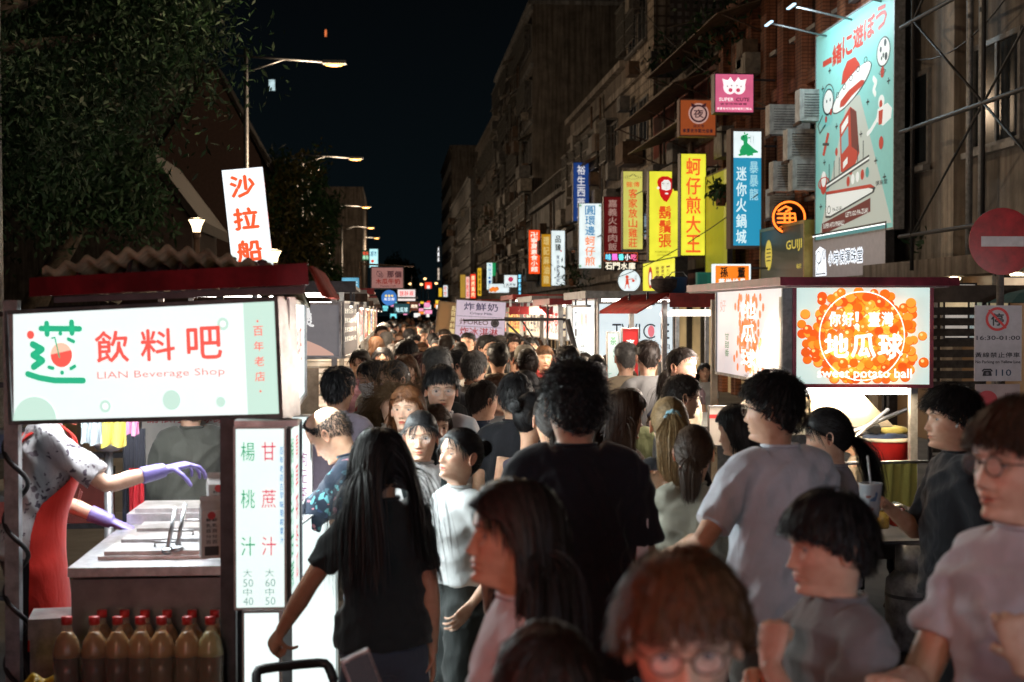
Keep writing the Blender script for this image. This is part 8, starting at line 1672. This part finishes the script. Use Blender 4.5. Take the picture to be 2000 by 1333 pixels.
# ---- the crowd further off: shared figures
protos = []
HS = [('short', 'black', 'male'), ('fringe', 'black', 'male'), ('long', 'black', 'female'), ('bob', 'dark', 'female'), ('short', 'dark', 'male'), ('lowpony', 'black', 'female'), ('curly', 'black', 'male'), ('bun', 'dark', 'female'), ('bob', 'warm', 'female'), ('short', 'grey', 'male')]
SC_ = [('black', (.02, .02, .025)), ('white', (.55, .52, .48)), ('grey', (.18, .18, .18)), ('navy', (.03, .04, .09)), ('beige', (.34, .28, .20)), ('olive', (.10, .11, .05)), ('red', (.30, .04, .04)), ('light blue', (.25, .33, .42))]
crowd_pts = []
rc = random.Random(21); placed = [(p.location.x, p.location.y) for p in bpy.data.objects if p.type == 'EMPTY' and p.name.startswith('person')]
def free(x, y, r=.36):
    return all((x - a) ** 2 + ((y - b) * .8) ** 2 > r * r for a, b in placed)
for band, (ya, yb, n, r_) in enumerate(((8.8, 14, 30, .38), (14, 24, 60, .42), (24, 44, 70, .5), (44, 80, 50, .6))):
    c = 0; tries = 0
    while c < n and tries < 4000:
        tries += 1; y = rc.uniform(ya, yb); x = rc.uniform(-.20, 2.1)
        if free(x, y, r_): placed.append((x, y)); crowd_pts.append((x, y)); c += 1
for i, (hr, hcl, sx_) in enumerate(HS):
    x, y = crowd_pts[i * 6]; yaw = rc.choice([0, 10, -12, 170, 190, 5, -8]); 
    pr = person('', (x, y), h=1.66 + .01 * i if sx_ == 'male' else 1.56 + .008 * i, yaw=yaw, sex=sx_, hair=hr, hcol=hcl, hn=700, detail=1, scol=(.2, .2, .2), seed=200 + i, group='people in the dense crowd down the aisle', arms=(None, None))
    pr['root']['proto'] = i; protos.append(pr['root'])
adj = lambda sx: {'male': 'man', 'female': 'woman'}[sx]
hairword = dict(short='short', fringe='fringed', long='long', bob='bobbed', lowpony='tied-back', curly='shaggy', bun='pinned-up')
used = set(i * 6 for i in range(10)); shirtm = [cloth_mat('crowd_shirt_' + n_, c_) for n_, c_ in SC_]
def dress(r, i, ci, back):
    for ch in r.children:
        if ch.name.startswith('shirt'): ch.material_slots[0].link = 'OBJECT'; ch.material_slots[0].material = shirtm[ci]
    hr, hcl, sx_ = HS[i]; y_ = r.location.y; r['label'] = '%s with %s %s hair, %s top, %s, at the %s of the crowd' % (adj(sx_), hairword[hr], {'warm': 'reddish'}.get(hcl, hcl), SC_[ci][0], 'back turned' if back else 'face turned', 'front' if y_ < 14 else 'middle' if y_ < 28 else 'back' if y_ < 45 else 'end')
for i, r in enumerate(protos): dress(r, i, i % 8, abs(math.degrees(r.rotation_euler[2])) < 90); del r['proto']
for j, (x, y) in enumerate(crowd_pts):
    if j in used: continue
    i = rc.randrange(10); r = copy_tree(protos[i]); r.location = (x, y, 0); back = rc.random() < .52; a = rc.gauss(0 if back else 180, 28); r.rotation_euler = (0, 0, R(a)); k = rc.uniform(.90, 1.07) * protos[i].scale[0]; r.scale = (k, k, k)
    dress(r, i, rc.choice([0, 0, 0, 1, 1, 2, 3, 4, 5, 6, 7]), back)
for r in [o for o in bpy.data.objects if o.name.startswith('person') and o.type == 'EMPTY']:
    pass
# backpacks and caps among the crowd
near = sorted([o for o in bpy.data.objects if o.type == 'EMPTY' and o.get('group') == 'people in the dense crowd down the aisle' and abs(((math.degrees(o.rotation_euler[2]) + 180) % 360) - 180) < 60], key=lambda o: o.location.y)
m = MB(); m.loft([ring(0, -.21, z, w_, .07, .07, 18, .6) for z, w_ in ((.98, .10), (1.0, .14), (1.15, .15), (1.28, .145), (1.37, .12), (1.40, .07))], 0, True); bag_me = m.mesh('bag_body', BK)
m = MB(); [m.tube(_interp_path([(s_ * .08, -.15, 1.37), (s_ * .115, -.03, 1.445), (s_ * .11, .09, 1.36), (s_ * .12, .08, 1.2)], [1] * 4, 14)[0], .02, 8, flat=.3) for s_ in (-1, 1)]; strap_me = m.mesh('strap', BK)
BKC = [('black', (.02, .02, .02)), ('grey', (.14, .14, .15)), ('red', (.28, .03, .03)), ('olive', (.09, .10, .05)), ('navy', (.02, .03, .08)), ('cream', (.42, .37, .28))]
for i, o in enumerate(near[::3][:15]):
    nm, cc_ = BKC[i % 6]; b_ = empty('backpack', o.location, o.rotation_euler[2], '%s backpack on the back of someone in the aisle crowd, %s nearest' % (nm, ['the', 'second', 'third', 'fourth', 'fifth', 'sixth', 'seventh', 'eighth', 'ninth', 'tenth', 'eleventh', 'twelfth', 'thirteenth', 'fourteenth', 'fifteenth'][i]), 'backpack', 'backpacks in the aisle crowd'); b_.scale = o.scale
    for n_, me_ in (('bag_body', bag_me), ('strap', strap_me)): q = link(n_, me_, b_); q.material_slots[0].link = 'OBJECT'; q.material_slots[0].material = cloth_mat('pack_' + nm, cc_)
# tube lamps added along the awning edges of both rows to light the crowd
ORDN = ['nearest', 'second', 'third', 'fourth', 'fifth', 'sixth', 'seventh', 'eighth', 'ninth']
for i, y in enumerate((13.2, 17.3, 21.6, 25.8, 31, 39, 50)):
    for sx, x in ((1, 2.33), (-1, -.36)):
        y += .15 * sx; z = 2.07; r = empty('added_tube_lamp', (x, y, 0), 0, 'added tube lamp under the awning edge of the %s row, %s to the camera' % ('right' if sx > 0 else 'left', ORDN[i]), 'lamp', 'added tube lamps along the awning edges')
        m = MB(); m.box(-.03, .03, -.7, .7, z, z + .03); m.build('housing', GMETAL, r); m = MB(); m.tube([(0, -.65, z - .015), (0, .65, z - .015)], .012, 8); m.build('tube_light', glow('added_edge_tube', (1, .90, .74), 2.5, blotch=0), r); m = MB()
        for q in (-.5, .5): m.box(-.01, .01, q - .01, q + .01, z + .03, z + .12)
        m.build('bracket', DSTEEL, r)
        area(r, (-.06 * sx, 0, z - .05), .10, 1.4, (72 if y < 20 else 70), (1, .80, .58), (0, R(48 * sx), 0))
